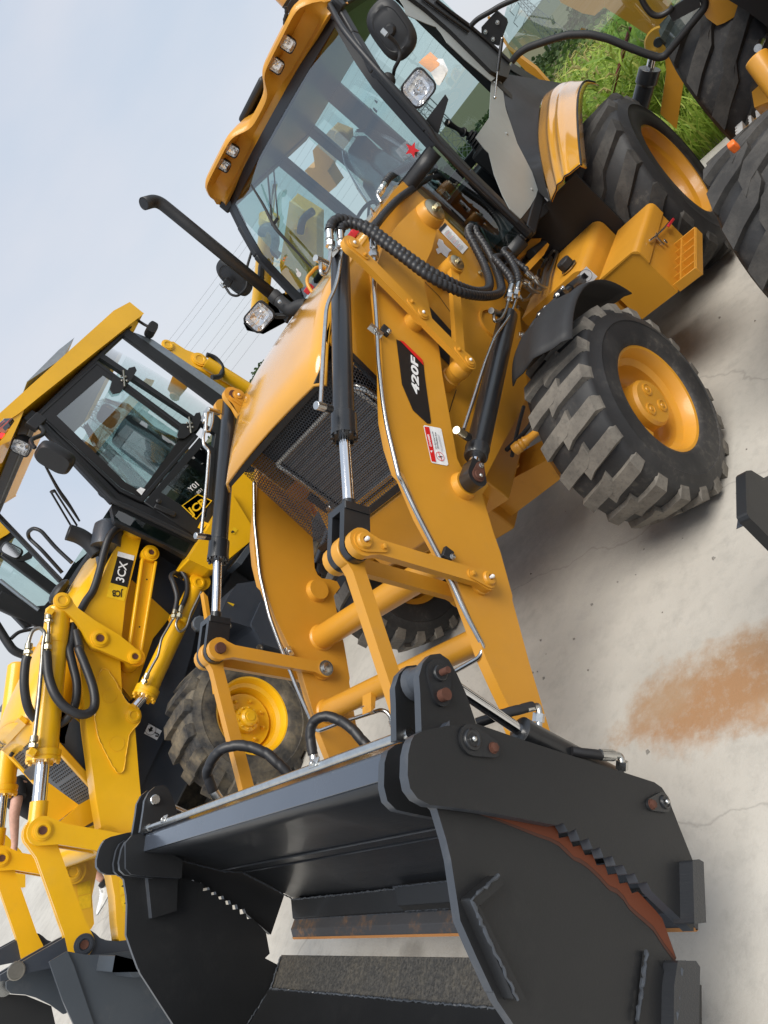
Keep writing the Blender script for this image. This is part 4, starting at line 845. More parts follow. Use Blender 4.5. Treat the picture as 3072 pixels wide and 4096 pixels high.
# grab handle, exhaust stack, front worklight on the right of the hood
m_ = MB(); m_.tube(roundpath([(-0.624,-0.3,1.994),(-0.657,-0.3,2.055),(-0.715,-0.3,2.081),(-0.867,-0.3,2.074),(-0.908,-0.3,2.034),(-0.932,-0.3,2.0)], .05), .011, 10); m_.put('grab_handle', 'ochre_paint', hood)
m_ = MB(); m_.box([(-0.673,-0.33,2.029)][0], .05, .05, .04); m_.put('handle_clip', 'red_plastic', hood, .006)
ex = [(-0.785,-0.72,3.153),(-0.899,-0.72,3.122),(-0.9,-0.72,2.985),(-0.841,-0.68,2.177),(-0.808,-0.66,2.11),(-0.735,-0.6,2.038),(-0.744,-0.54,2.016),(-0.73,-0.48,1.975)]
m_ = MB(); p_ = roundpath(ex[:4], .09, 7); m_.tube(p_, .040, 22, caps=False); m_.tube([p_[0] * 1.0, p_[0].lerp(p_[1], .3)], .034, 22); m_.put('exhaust_stack', 'plastic_black', A, solid=.004)
m_ = MB(); m_.tube(roundpath(ex[3:], .06, 6), .045, 20); a_ = V(ex[3]); d_ = (V(ex[4]) - a_).normalized(); m_.lathe(a_, d_, [(.047, -.02), (.049, 0), (.049, .03), (.047, .04)], 22); stk = m_.put('exhaust_elbow', 'rubber_black', A)
m_ = MB(); q = V([(-0.727,-0.6,2.129)][0]); hexbolt(m_, q, (.5, .8, .2), .010, .02); m_.put('clamp_bolt', 'zinc', stk)
def lamp_box(name, c, d, up, w, h, dep, parent, lens='lens_glass'):
    d = V(d).normalized(); up = V(up); up = (up - d * up.dot(d)).normalized(); x = up.cross(d); c = V(c); Rm = Matrix((x, up, d)).transposed()
    def rr(w, h, z, r=.25):
        q = []; r = min(w, h) * r
        for sx, sy, a0 in ((1, 1, 0), (-1, 1, 1), (-1, -1, 2), (1, -1, 3)):
            for k in range(4): a = (a0 + k / 3) * PI / 2; q.append(c + x * (sx * (w / 2 - r) + r * math.cos(a)) + up * (sy * (h / 2 - r) + r * math.sin(a)) + d * z)
        return q
    mb = MB(); mb.loft([rr(w * .6, h * .6, -dep), rr(w * .96, h * .96, -dep * .55), rr(w, h, 0), rr(w * .9, h * .9, .002), rr(w * .88, h * .88, -.012)], True); mb.add(rr(w * .6, h * .6, -dep), [tuple(range(16))])
    o = mb.put(name, 'plastic_black', parent, smooth=50)
    mb = MB(); mb.loft([rr(w * .87, h * .87, -.006), rr(w * .6, h * .6, -dep * .4), rr(w * .2, h * .2, -dep * .5)], True); mb.add(rr(w * .2, h * .2, -dep * .5), [tuple(range(16))]); mb.ball(c - d * dep * .25, w * .09, 6); mb.put('reflector', 'reflector', o, smooth=0)
    mb = MB(); mb.add(rr(w * .88, h * .88, -.002), [tuple(range(16))]); mb.put('lens', lens, o, smooth=0)
    return o, x, up, d
def pline(nm, path, r, mat, parent, n=10, **k):
    mb = MB(); mb.tube(path, r, n, **k); return mb.put(nm, mat, parent)
o_, x_, u_, d_ = lamp_box('headlight', [(-0.62,-0.72,2.174)][0], (1, .55, -.1), (0, .1, 1), .19, .15, .10, A)
m_ = MB(); m_.bar([(-0.732,-0.72,2.101)][0], [(-0.748,-0.66,2.031)][0], .03, .03); m_.bar([(-0.856,-0.72,2.108)][0], [(-0.718,-0.66,2.017)][0], .02, .06); m_.put('lamp_bracket', 'cab_black', o_, .003)
# ---------------- fuel tank, tool box with step
m_ = MB(); tk = []
for k in range(7): a = PI / 2 * k / 6; tk.append((0, .92 - .06 + .06 * math.sin(a), .955 - .06 + .06 * math.cos(a)))
tk = [(-.70, .46, .955)] + [(-.70, y, z) for _, y, z in tk] + [(-.70, .92, .50), (-.70, .46, .50)]
m_.prism(tk, (-.72, 0, -.04)); tank = m_.put('fuel_tank', 'ochre_paint', A, .004)
m_ = MB(); q = V([(-0.833,0.818,0.958)][0]); m_.lathe(q, (0, 0, 1), [(.05, 0), (.05, .006), (.03, .008)], 22); capp = m_.put('filler_neck', 'zinc_yellow', tank)
m_ = MB(); m_.lathe(q, (0, 0, 1), [(.038, .012), (.042, .016), (.042, .052), (.038, .058)], 12); m_.put('fuel_cap', 'rubber_black', tank, smooth=25)
st = [(-0.698,0.792,0.922),(-0.698,0.943,0.935),(-0.698,0.945,0.85),(-0.698,0.795,0.831)]
decal('fuel_sticker', 'white_print', st, tank, (1, 0, 0), .001)
m_ = MB(); cs = V([(-0.696,0.904,0.899)][0])
for a0 in range(24): 
    a, a2 = a0 * PI / 12, (a0 + 1) * PI / 12; m_.add([cs + V((0, .036 * math.cos(a), .036 * math.sin(a))), cs + V((0, .036 * math.cos(a2), .036 * math.sin(a2))), cs + V((0, .034 * math.cos(a2), .034 * math.sin(a2))), cs + V((0, .034 * math.cos(a), .034 * math.sin(a)))], [(0, 1, 2, 3)])
m_.add([cs + V((0, -.016, -.016)), cs + V((0, .008, -.016)), cs + V((0, .008, .018)), cs + V((0, -.016, .018))], [(0, 1, 2, 3)]); m_.add([cs + V((.001, -.012, .004)), cs + V((.001, .004, .004)), cs + V((.001, .004, .014)), cs + V((.001, -.012, .014))], [(0, 1, 2, 3)])
m_.put('fuel_symbol', 'black_print', tank, smooth=0)
TBF, TBB = V([(-0.636,1.2,0.844)][0]), V([(-1.369,1.2,0.773)][0]); TBZ = [(-0.629,1.2,0.515)][0][2]; TBV = TBB - TBF
bx = [(TBF.x, .965, TBZ), (TBF.x, 1.2, TBZ), (TBF.x, 1.2, TBF.z - .03)] + [(TBF.x, 1.2 - .03 + .03 * math.cos(a), TBF.z - .03 + .03 * math.sin(a)) for a in (PI / 6, PI / 3, PI / 2)] + [(TBF.x, .965, TBF.z)]
m_ = MB(); m_.prism(bx, TBV); tb = m_.put('tool_box', 'ochre_paint', A, .003)
lx, lz = TBF.x + .008, TBF.z
lid = [(lx, .96, lz - .006), (lx, .96, lz + .007), (lx, 1.175, lz + .007)] + [(lx, 1.172 + .036 * math.sin(a), lz - .029 + .036 * math.cos(a)) for a in (PI / 6, PI / 3, PI / 2)] + [(lx, 1.208, lz - .10), (lx, 1.201, lz - .10), (lx, 1.201, lz - .03), (lx, 1.175, lz - .001)]
m_ = MB(); m_.prism(lid, TBV * 1.02); lidp = m_.put('box_lid', 'ochre_paint', tb, .002)
SX0, SX1, SZ, SY = -.66, -1.15, .50, 1.335
m_ = MB(); m_.box(((SX0 + SX1) / 2, (1.2 + SY) / 2, SZ), SX0 - SX1, SY - 1.2, .005); m_.box((SX0, (1.2 + SY) / 2, SZ + .028), .006, SY - 1.2, .056); m_.box((SX1, (1.2 + SY) / 2, SZ + .03), .006, SY - 1.2, .06); m_.box(((SX0 + SX1) / 2, SY, SZ + .024), SX0 - SX1 + .006, .006, .055)
stp = m_.put('step', 'ochre_paint', tb, .002)
for yy in (1.245, SY - .004):
    m_ = MB(); n_ = 32; pts = []
    for k in range(n_): x = SX0 - (SX0 - SX1) * k / n_; z = SZ + .050; pts += [(x, yy, z), (x - .006, yy, z + .012), (x - .009, yy, z + .012)]
    m_.prism(pts + [(SX1, yy, SZ), (SX0, yy, SZ)], (0, .005, 0)); m_.put('serrated_bar', 'ochre_paint', stp, smooth=0)
for k in range(4):
    m_ = MB(); m_.box((SX0 - .10 - .098 * k, (1.2 + SY) / 2, SZ + .025), .005, SY - 1.2, .05); m_.put('step_rib', 'ochre_paint', stp, .001)
m_ = MB(); m_.prism([(-1.43, .50, 1.2), (-1.43, 1.0, 1.2), (-1.43, 1.0, .4), (-1.43, .50, .4)], (-.02, 0, 0)); m_.put('arch_panel', 'plastic_black', A)
m_ = MB(); q = [V(p) for p in [(-0.821,1.22,0.774),(-0.954,1.22,0.728),(-1.146,1.22,0.672),(-1.28,1.22,0.636)]]; m_.tube(q, .006, 8); m_.box(q[1], .05, .012, .014); m_.bar(V([(-0.956,1.215,0.722)][0]), V([(-0.958,1.215,0.658)][0]), .018, .006); m_.lathe(V([(-1.023,1.212,0.646)][0]), (0, 1, 0), [(.016, 0), (.016, .004), (.008, .005)], 14); lt = m_.put('latch', 'zinc', tb, .001)
m_ = MB(); a_, b_ = [(-1.196,1.228,0.648),(-1.363,1.228,0.608)]; m_.bar(a_, b_, .016, .010); m_.put('latch_grip', 'red_plastic', lt, .003)
# ---------------- fenders
m_ = MB(); rows = []
for k in range(19):
    th = math.radians(70 + 86 * k / 18); R = .63 + .05 * (k / 18) ** 2; r = []
    for j in range(9):
        v = j / 8; y = .77 + (.36 + .03 * math.sin(PI * k / 18)) * v; rr = R - .05 * (2 * v - 1) ** 4 + .012 * math.cos(v * PI * 4)
        r.append((.21 + rr * math.cos(th), y, .505 + rr * math.sin(th)))
    rows.append(r)
m_.loft(rows); ff = m_.put('front_fender', 'rubber_black', A, smooth=60, solid=.006)
fpath = [(-0.715,0.87,0.893),(-0.528,0.86,0.951),(-0.396,0.84,0.988),(-0.292,0.82,1.015),(-0.237,0.79,1.025),(-0.156,0.76,1.036),(-0.102,0.73,1.03),(-0.072,0.71,1.017)]
m_ = MB(); m_.tube(spline(fpath[1:], 5), .021, 14); m_.tube([fpath[0], fpath[1]], .028, 18); m_.put('fender_arm', 'black_paint', ff)
m_ = MB()
for q, mt in (([(-0.412,0.86,0.992)][0], 0), ([(-0.221,0.81,1.029)][0], 0)):
    q = V(q); m_.mat(0).box(q, .05, .06, .05); m_.mat(1); hexbolt(m_, q + V((.0, .03, .02)), (.3, .8, .5), .009, .014); hexbolt(m_, q + V((.03, .0, .02)), (.6, .2, .6), .009, .014)
m_.put('fender_clamp', ['black_paint', 'zinc'], ff, .006)
m_ = MB(); m_.loft([[(x, -.06 - y, z) for x, y, z in r] for r in rows]); m_.put('front_fender', 'rubber_black', A, smooth=60, solid=.006)
inn = [V(p) for p in [(-1.229,0.86,1.222),(-1.609,0.82,1.324),(-1.981,0.8,1.423),(-2.294,0.8,1.482),(-2.685,0.8,1.525),(-3.015,0.8,1.49),(-3.355,0.8,1.42)]]
out = [V(p) for p in [(-1.075,1.16,1.281),(-1.316,1.16,1.336),(-1.585,1.15,1.378),(-1.855,1.14,1.412),(-2.201,1.12,1.429),(-2.551,1.1,1.403),(-2.723,1.1,1.325)]]
rows = []
for a_, b_ in zip(spline(inn, 5), spline(out, 5)):
    n_ = V((.5, -.1, .8)); r = []
    for j in range(25):
        v = j / 24; bulge = .030 * math.sin(PI * v) + .016 * math.exp(-((v - .42) / .07) ** 2) + .014 * math.exp(-((v - .66) / .06) ** 2)
        r.append(a_.lerp(b_, v) + n_ * bulge)
    r.append(b_ + V((-.03, .006, -.045))); rows.append(r)
m_ = MB(); m_.loft(rows); rf = m_.put('rear_fender', 'ochre_gloss', A, smooth=55, solid=.008)
m_ = MB(); m_.tube([r[-2] + V((-.004, .004, -.006)) for r in rows], .006, 8); m_.tube([r for r in rows[0][:-1]], .004, 6); m_.put('fender_trim', 'rubber_black', rf)
lin = [V(p) for p in [(-2.598,0.745,1.877),(-2.379,0.745,1.792),(-2.17,0.745,1.701),(-1.862,0.745,1.532),(-1.687,0.745,1.36),(-1.514,0.745,1.273)]]
li2 = [inn[-1], inn[-2], inn[-3], inn[3], inn[1], inn[0]]
m_ = MB(); m_.loft([spline(lin, 5), spline(li2, 5)]); m_.put('fender_liner', 'cab_black', rf, smooth=60)
# dark wheel-arch floor under the cab
m_ = MB(); m_.prism([(-1.533,0.745,1.263),(-1.504,0.745,1.164),(-1.395,0.745,1.161),(-1.015,0.745,1.251),(-1.051,0.745,1.31)], (0, -.5, 0)); m_.put('arch_panel', 'plastic_black', A, .004)
# stabiliser leg and frame at the back
m_ = MB(); m_.prism([(-3.35,1.42,1.016),(-3.35,1.468,0.982),(-3.35,1.443,0.808),(-3.35,1.146,0.526),(-3.35,1.137,0.706),(-3.35,1.345,0.9)], (-.12, 0, 0)); m_.put('stabiliser_frame', 'ochre_paint', A, .006)
m_ = MB(); a_, b_, c_ = [V(p) for p in [(-3.3,1.096,0.883),(-3.3,1.293,1.015),(-3.3,1.349,1.058)]]; m_.lathe(a_, b_ - a_, [(.07, -.1), (.07, (b_ - a_).length * .55), (.082, (b_ - a_).length * .6), (.082, (b_ - a_).length)], 24); sc = m_.put('stabiliser_cylinder', 'black_paint', A, .003)
m_ = MB(); m_.cyl(b_, c_ + (c_ - b_) * .6, .03, 20); m_.put('piston_rod', 'chrome', sc)
pr_ = [(-3.36,1.366,1.579),(-3.36,1.432,1.476),(-3.36,1.476,1.297),(-3.36,1.524,1.041),(-3.36,1.444,1.019),(-3.36,1.388,1.122),(-3.36,1.419,1.227),(-3.36,1.311,1.555)]
m_ = MB(); m_.prism([(-3.36,1.371,1.597),(-3.36,1.633,1.285),(-3.36,1.59,1.1),(-3.36,1.486,1.052),(-3.36,1.411,1.058),(-3.36,1.378,1.11),(-3.36,1.416,1.171),(-3.36,1.327,1.559)], (-.25, 0, 0)); bh = m_.put('stabiliser_housing', 'ochre_paint', A, .006)
m_ = MB(); q = V([(-3.35,1.434,1.1)][0]); m_.lathe(q, (1, 0, 0), [(.10, 0), (.09, .02)], 26); m_.mat(1).lathe(q + V((.02, 0, 0)), (1, 0, 0), [(.035, 0), (.03, .005)], 18); m_.put('stabiliser_pin', ['ochre_paint', 'plastic_black'], bh)
m_ = MB(); m_.prism([(-3.5,0.693,2.193),(-3.5,0.627,1.805),(-3.5,0.627,1.488),(-3.5,0.683,1.483),(-3.5,0.689,1.653),(-3.5,0.648,1.915)], (-.08, 0, 0)); m_.put('rear_frame', 'ochre_paint', A, .005)
m_ = MB(); m_.prism([(-3.7,1.101,1.886),(-3.7,1.335,1.598),(-3.7,1.269,1.535),(-3.7,1.186,1.55),(-3.7,1.138,1.633),(-3.7,1.081,1.813)], (-.15, 0, 0)); m_.put('backhoe_frame', 'ochre_paint', A, .01)

# ---------------------------------------------------------------- cab
WP = [(-1.46, 2.86), (-1.30, 2.66), (-1.155, 2.45), (-1.065, 2.04), (-1.02, 1.72), (-1.00, 1.22)]      # windscreen line x, z
def wx(z):
    for (x0, z0), (x1, z1) in zip(WP, WP[1:]):
        if z <= z0 and z >= z1: return x0 + (x1 - x0) * (z0 - z) / (z0 - z1)
    return WP[0][0] if z > WP[0][1] else WP[-1][0]
YR, YL = -.765, .72
def bulge(y): return .10 * (1 - ((y - YC) / .75) ** 2)
def wpt(y, z, off=0): return V((wx(z) + bulge(y) + off, y, z))
zs = [2.84, 2.7, 2.55, 2.4, 2.25, 2.1, 1.98, 1.95]
ysw = [YR + .03 + (YL - YR - .06) * k / 12 for k in range(13)]
m_ = MB(); m_.loft([[wpt(y, z) for y in ysw] for z in zs]); cabg = m_.put('windscreen', 'cab_glass', A, smooth=60)
m_ = MB(); m_.loft([[wpt(y, z) for y in ysw] for z in (1.90, 1.6, 1.25)]); m_.put('lower_windscreen', 'dark_glass', A, smooth=60)
m_ = MB()                                           # posts
for y in (YR, YL):
    for k in range(len(WP) - 1):
        m_.bar((WP[k][0] - .03, y, WP[k][1]), (WP[k + 1][0] - .03, y, WP[k + 1][1] - .01), .06, .05, (0, 1, 0))
cabf = m_.put('cab_frame', 'cab_black', A, .012)
m_ = MB(); m_.loft([[wpt(y, z, .003) for y in ysw] for z in (1.965, 1.885)]); m_.loft([[wpt(y, z, .003) for y in ysw] for z in (1.27, 1.19)]); m_.put('cross_bar', 'cab_black', cabf, smooth=60, solid=.04)
m_ = MB()                                           # printed black border on the glass
for y0, y1 in ((YR + .02, YR + .08), (YL - .055, YL - .01)): m_.loft([[wpt(y0, z, .002), wpt(y1, z, .002)] for z in zs])
m_.loft([[wpt(y, z, .002) for y in ysw] for z in (2.84, 2.775)]); m_.loft([[wpt(y, z, .002) for y in ysw] for z in (1.98, 1.95)])
m_.put('glass_border', 'frit_black', cabg, smooth=60)
# side and rear posts, floor, rear windows
m_ = MB()
for y in (YR, YL): m_.bar((-2.42, y, 1.25), (-2.35, y, 2.85), .09, .07, (0, 1, 0)); m_.bar((-3.0, y * .9, 1.6), (-2.9, y * .9, 2.85), .08, .08, (0, 1, 0)); m_.bar((-1.03, y, 1.23), (-2.5, y, 1.30), .08, .06, (0, 1, 0)); m_.bar((-1.4, y, 2.83), (-2.95, y, 2.83), .08, .1, (0, 1, 0))
m_.bar((-2.95, YR, 1.62), (-2.95, YL, 1.62), .09, .09, (0, 0, 1)); m_.bar((-2.95, -.30, 1.62), (-2.92, -.32, 2.85), .17, .06, (1, 0, 0))
m_.put('cab_posts', 'cab_black', A, .012)
m_ = MB(); m_.box((-1.95, YC, 1.235), 1.9, 1.46, .05); m_.box((-2.72, YC, 1.4), .5, 1.4, .32); m_.put('cab_floor', 'plastic_black', A, .01)
m_ = MB(); m_.add([(-2.94, YR, 1.66), (-2.94, YL, 1.66), (-2.91, YL, 2.8), (-2.91, YR, 2.8)], [(0, 1, 2, 3)]); m_.put('rear_window', 'cab_glass', A, smooth=0)
m_ = MB(); m_.add([(-1.1, YR - .01, 1.35), (-2.4, YR - .01, 1.35), (-2.36, YR - .01, 2.8), (-1.45, YR - .01, 2.8)], [(0, 1, 2, 3)]); m_.put('side_window', 'cab_glass', A, smooth=0)
# roof with four lamp pockets
def rprof(y):
    u = (y - YC) / .80; e = abs(u)
    hi = 1 / (1 + math.exp(-(e - .22) / .035)) * (1 - 1 / (1 + math.exp(-(e - .88) / .03)))      # 1 over each lamp pair
    return hi
rows = []
N_ = 60
for k in range(N_ + 1):
    y = YC - .80 + 1.60 * k / N_; h = rprof(y); e = abs((y - YC) / .80); ed = max(0, (e - .90) / .10); tl = .06 * ed
    lipz = 2.835 - .015 * e * e - .03 * ed; lipx = -1.40 + .03 * h - .06 * ed; topz = 2.925 + .075 * h - .05 * ed
    pk = 1 / (1 + math.exp(-(e - .27) / .03)) * (1 - 1 / (1 + math.exp(-(e - .82) / .025)))
    r = [V((-1.50, y, lipz + .03)), V((lipx - .02, y, lipz)), V((lipx + .005, y, lipz + .012)), V((lipx - .06 * pk, y, lipz + .025)), V((lipx - .12 * pk, y, lipz + .055 + .0 * pk)), V((lipx - .11 * pk + .03, y, topz - .03)), V((lipx + .075 - .03 * (1 - h) - .03 * ed, y, topz - .018)), V((lipx + .07 - .03 * (1 - h) - .03 * ed, y, topz)), V((lipx + .03, y, topz + .018)), V((lipx - .10, y, topz + .03)), V((-1.9, y, 2.99 + .04 * (1 - e * e))), V((-3.05, y, 2.97 + .03 * (1 - e * e))), V((-3.1, y, 2.88)), V((-3.0, y, 2.86))]
    rows.append(r)
m_ = MB(); m_.loft(rows); m_.add(rows[0], [tuple(range(14))]); m_.add(rows[-1], [tuple(range(13, -1, -1))]); roof = m_.put('cab_roof', 'ochre_paint', A, smooth=50)
m_ = MB(); m_.box((-2.25, YC, 2.815), 1.4, 1.44, .03); m_.put('headliner', 'frit_black', A)
for (cx, cy) in ((175, 1225), (240, 1115), (560, 490), (648, 325)): pass
for q in ([(-1.36,-0.5,2.956),(-1.36,-0.371,2.952),(-1.36,0.268,2.952),(-1.36,0.413,2.95)]):
    lamp_box('work_light', q, (1, .12, -.38), (.3, 0, 1), .082, .088, .05, roof)
# windscreen wiper: pivot on top, two arms and a blade
wpp = lambda y, z: V(wpt(y, z, .025))
def onglass(p): return V(p) + V((.02, .012, 0))
wj = [V(p) for p in [(-1.06,-0.41,2.456),(-1.06,-0.34,2.451),(-1.3,-0.266,2.694),(-1.3,-0.235,2.66)]]
m_ = MB(); m_.tube([wj[2], wj[0]], .006, 8); m_.tube([wj[3], wj[1]], .005, 8); m_.bar(wj[0], wj[1], .012, .02); wip = m_.put('wiper_arm', 'plastic_black', A)
bl = [(-1.22,-0.381,2.726),(-1.14,-0.386,2.582),(-1.04,-0.394,2.43),(-1.0,-0.391,2.292),(-0.96,-0.394,2.098)]
m_ = MB(); m_.tube(spline(bl, 6), lambda f: .006 + .006 * (1 - abs(2 * f - 1)), 8); m_.put('wiper_blade', 'rubber_black', wip)
# pillar hand rail, mirror, head lamp on the left pillar
rail = [(-1.4,0.723,2.856),(-1.22,0.749,2.701),(-1.08,0.779,2.486),(-1.01,0.794,2.329),(-0.97,0.782,2.052),(-0.96,0.759,1.923),(-0.96,0.753,1.699),(-0.96,0.752,1.331)]
m_ = MB(); m_.tube(spline(rail, 5), .017, 12); m_.put('pillar_rail', 'cab_black', A)
def mirror(name, c, ax, nrm, L, W, parent):
    c, ax, nrm = V(c), V(ax).normalized(), V(nrm).normalized(); ax = (ax - nrm * ax.dot(nrm)).normalized(); sd_ = ax.cross(nrm)
    def ring(k, z):
        q = []
        for j in range(32):
            t = 2 * PI * j / 32; cx, cy = math.cos(t), math.sin(t); e = .62
            q.append(c + ax * (L / 2 * k * math.copysign(abs(cx) ** e, cx)) + sd_ * (W / 2 * k * math.copysign(abs(cy) ** .8, cy)) + nrm * z)
        return q
    mb = MB(); mb.loft([ring(.94, -.018), ring(1, -.008), ring(1.0, .008), ring(.97, .014), ring(.93, .016), ring(.90, .024), ring(.72, .033), ring(.68, .030), ring(.55, .036), ring(.2, .040)], True); mb.add(ring(.2, .040), [tuple(range(32))])
    o = mb.put(name, 'plastic_black', parent, smooth=45)
    mb = MB(); mb.add(ring(.93, -.016), [tuple(range(31, -1, -1))]); mb.put('mirror_glass', 'chrome', o, smooth=0)
    return o
mc = V([(-1.229,0.92,2.49)][0])
ma = V([(-1.327,0.92,2.645)][0]) - V([(-1.125,0.92,2.333)][0])
mi = mirror('side_mirror', mc, ma, (.93, .25, .12), .30, .205, A)
m_ = MB(); q = [V(p) for p in [(-1.064,0.96,2.508),(-1.063,0.96,2.476)]]; m_.cyl(q[0] + V((.05, 0, 0)), q[1] + V((.05, 0, 0)), .014, 12); m_.mat(1).lathe(mc + V((.03, .005, 0)), (.93, .25, .12), [(.035, 0), (.03, .02), (.02, .03)], 18); m_.put('mirror_clamp', ['zinc', 'plastic_black'], mi)
mp_ = [V(p) for p in [(-1.091,0.95,2.475),(-1.112,0.94,2.429),(-1.112,0.92,2.386),(-1.079,0.9,2.363),(-1.1,0.84,2.359),(-1.137,0.79,2.349)]]
m_ = MB(); m_.tube(spline([p + V((.04 * (1 - k / 5), 0, 0)) for k, p in enumerate(mp_)], 5), .010, 10); q = V([(-1.084,0.78,2.351)][0]); m_.ball(q, .034, 8, (.9, .9, 1.15)); m_.put('mirror_arm', 'rubber_black', mi)
mc2 = V([(-1.101,-0.98,2.492)][0]); ma2 = V([(-1.127,-0.98,2.638)][0]) - V([(-1.069,-0.98,2.35)][0])
mi2 = mirror('side_mirror', mc2, ma2, (.95, -.05, .12), .30, .19, A)
m_ = MB(); q = [V(p) for p in [(-1.013,-0.98,2.531),(-1.003,-0.98,2.495)]]; m_.cyl(q[0] + V((.06, 0, 0)), q[1] + V((.06, 0, 0)), .012, 12); m_.mat(1).box(V([(-1.063,-0.98,2.5)][0]) + V((.05, 0, 0)), .04, .05, .05); m_.put('mirror_clamp', ['zinc', 'plastic_black'], mi2, .004)
m_ = MB(); m_.tube(roundpath([V(p) + V((.05, 0, 0)) for p in [(-1.006,-0.98,2.493),(-0.95,-0.96,2.431),(-0.96,-0.94,2.385),(-1.054,-0.9,2.369),(-1.136,-0.86,2.443),(-1.176,-0.84,2.463),(-1.282,-0.79,2.503)]], .05), .009, 10); m_.put('mirror_arm', 'rubber_black', mi2)
hl, x_, u_, d_ = lamp_box('headlight', [(-1.069,0.86,2.199)][0], (1, .35, .02), (-.05, .05, 1), .165, .155, .11, A)
cl = V([(-1.069,0.86,2.199)][0])
am = [V(p) + V((.0, 0, 0)) for p in [(-1.364,0.85,2.292),(-1.53,0.86,2.284),(-1.421,0.9,2.192),(-1.273,0.89,2.203)]]
m_ = MB(); m_.prism(am, (-.055, 0, 0)); m_.put('turn_signal', 'amber_body', hl, .008)
am = [V(p) for p in [(-1.273,0.89,2.202),(-1.419,0.9,2.191),(-1.308,0.93,2.136),(-1.258,0.93,2.128),(-1.144,0.92,2.12),(-1.149,0.91,2.133)]]
m_ = MB(); m_.prism(am, (-.055, 0, 0)); m_.put('marker_lens', 'clear_body', hl, .008)
m_ = MB(); m_.prism([V(p) + V((-.058, 0, 0)) for p in [(-1.378,0.85,2.28),(-1.432,0.9,2.202),(-1.302,0.92,2.137),(-1.172,0.91,2.13)]], (-.04, 0, 0)); m_.put('lamp_backing', 'white_paint', hl, .005)
m_ = MB(); m_.prism([(-0.99,0.798,2.068),(-0.99,0.961,2.067),(-0.99,0.953,2.038),(-0.99,0.79,1.974),(-0.99,0.785,1.993)], (-.006, 0, 0)); m_.put('lamp_bracket', 'cab_black', A, .003)
# grey trim of the door post and the inner fender sheet
m_ = MB(); m_.prism([(-2.163,0.765,2.684),(-2.117,0.765,2.607),(-2.03,0.765,2.553),(-2.178,0.765,2.438),(-2.265,0.765,2.381),(-2.253,0.765,2.33),(-2.204,0.765,2.267),(-2.219,0.765,2.112),(-2.285,0.765,1.893),(-2.457,0.765,1.878),(-2.385,0.765,2.111),(-2.419,0.765,2.302),(-2.443,0.765,2.398),(-2.376,0.765,2.512),(-2.373,0.765,2.613)], (0, -.004, 0)); tr = m_.put('door_trim', 'cab_grey', A, .002)
m_ = MB()
for q in [(-2.4,0.767,2.283),(-2.411,0.767,1.944),(-2.312,0.767,1.868)]: m_.ball(q, .010, 6, (1, .5, 1))
m_.put('trim_stud', 'cab_grey', tr)
m_ = MB(); m_.prism([(-2.613,0.75,1.906),(-2.338,0.75,1.891),(-1.999,0.75,1.816),(-1.83,0.75,1.776),(-1.433,0.75,1.784),(-1.401,0.75,1.702),(-1.4,0.75,1.667),(-1.226,0.75,1.579),(-1.09,0.75,1.477),(-1.022,0.75,1.402),(-1.026,0.75,1.318),(-1.246,0.75,1.289),(-1.507,0.75,1.272),(-1.57,0.75,1.303),(-1.673,0.75,1.362),(-1.847,0.75,1.533),(-2.155,0.75,1.712),(-2.432,0.75,1.815),(-2.63,0.75,1.88)], (0, -.004, 0)); tr2 = m_.put('arch_sheet', 'cab_grey', A, .002)
m_ = MB()
for q in [(-1.835,0.752,1.627),(-1.459,0.752,1.321),(-2.355,0.752,1.867)]: m_.ball(q, .011, 6, (1, .5, 1))
m_.put('sheet_stud', 'cab_grey', tr2)
# black door post and seal next to the trim
m_ = MB(); m_.prism([(-2.228,0.79,2.651),(-2.432,0.79,2.583),(-2.569,0.79,2.467),(-2.705,0.79,2.224),(-2.805,0.79,1.963),(-2.723,0.79,1.836),(-2.497,0.79,1.816),(-2.414,0.79,1.873),(-2.359,0.79,1.935),(-2.349,0.79,2.301),(-2.3,0.79,2.507)], (0, -.05, 0)); m_.put('door_post', 'cab_black', A, .010)
m_ = MB(); m_.tube([(-2.533,0.8,2.496),(-2.579,0.8,2.38),(-2.67,0.8,2.215),(-2.721,0.8,2.048),(-2.745,0.8,1.859)], .012, 8); m_.tube([(-2.36,0.8,2.558),(-2.457,0.8,2.375),(-2.558,0.8,2.208)], .009, 8); m_.put('door_seal', 'rubber_black', A)
m_ = MB(); m_.prism([(-3.136,0.7,1.838),(-3.347,0.7,1.571),(-3.215,0.7,1.564),(-2.982,0.7,1.821)], (0, -.1, 0)); m_.put('arch_lip', 'plastic_black', A, .008)
# opened left door: curved glass in a black frame, swung out square to the cab
DX = -2.15
fr_ = [(-2.15,0.977,1.87),(-2.15,1.028,1.871),(-2.15,1.09,1.851),(-2.15,1.214,1.77),(-2.15,1.302,1.705),(-2.15,1.387,1.607),(-2.15,1.441,1.508),(-2.15,1.489,1.382),(-2.15,1.53,1.28),(-2.15,1.566,1.204),(-2.15,1.592,1.182),(-2.15,1.683,1.189),(-2.15,1.883,1.207),(-2.15,1.905,1.226),(-2.15,1.916,1.283)]
m_ = MB(); m_.tube(roundpath(fr_, .03, 4), .022, 10); door = m_.put('cab_door', 'rubber_black', A)
gpt = [(-2.154,0.972,1.866),(-2.154,1.092,1.854),(-2.154,1.303,1.707),(-2.154,1.444,1.512),(-2.154,1.568,1.218),(-2.154,1.603,1.196),(-2.154,1.884,1.214),(-2.154,1.98,1.379),(-2.154,1.707,1.843),(-2.154,1.248,2.092),(-2.154,1.163,2.095),(-2.154,1.067,2.05)]
m_ = MB(); m_.add(gpt, [tuple(range(len(gpt)))]); m_.put('door_glass', 'cab_glass', door, smooth=0)
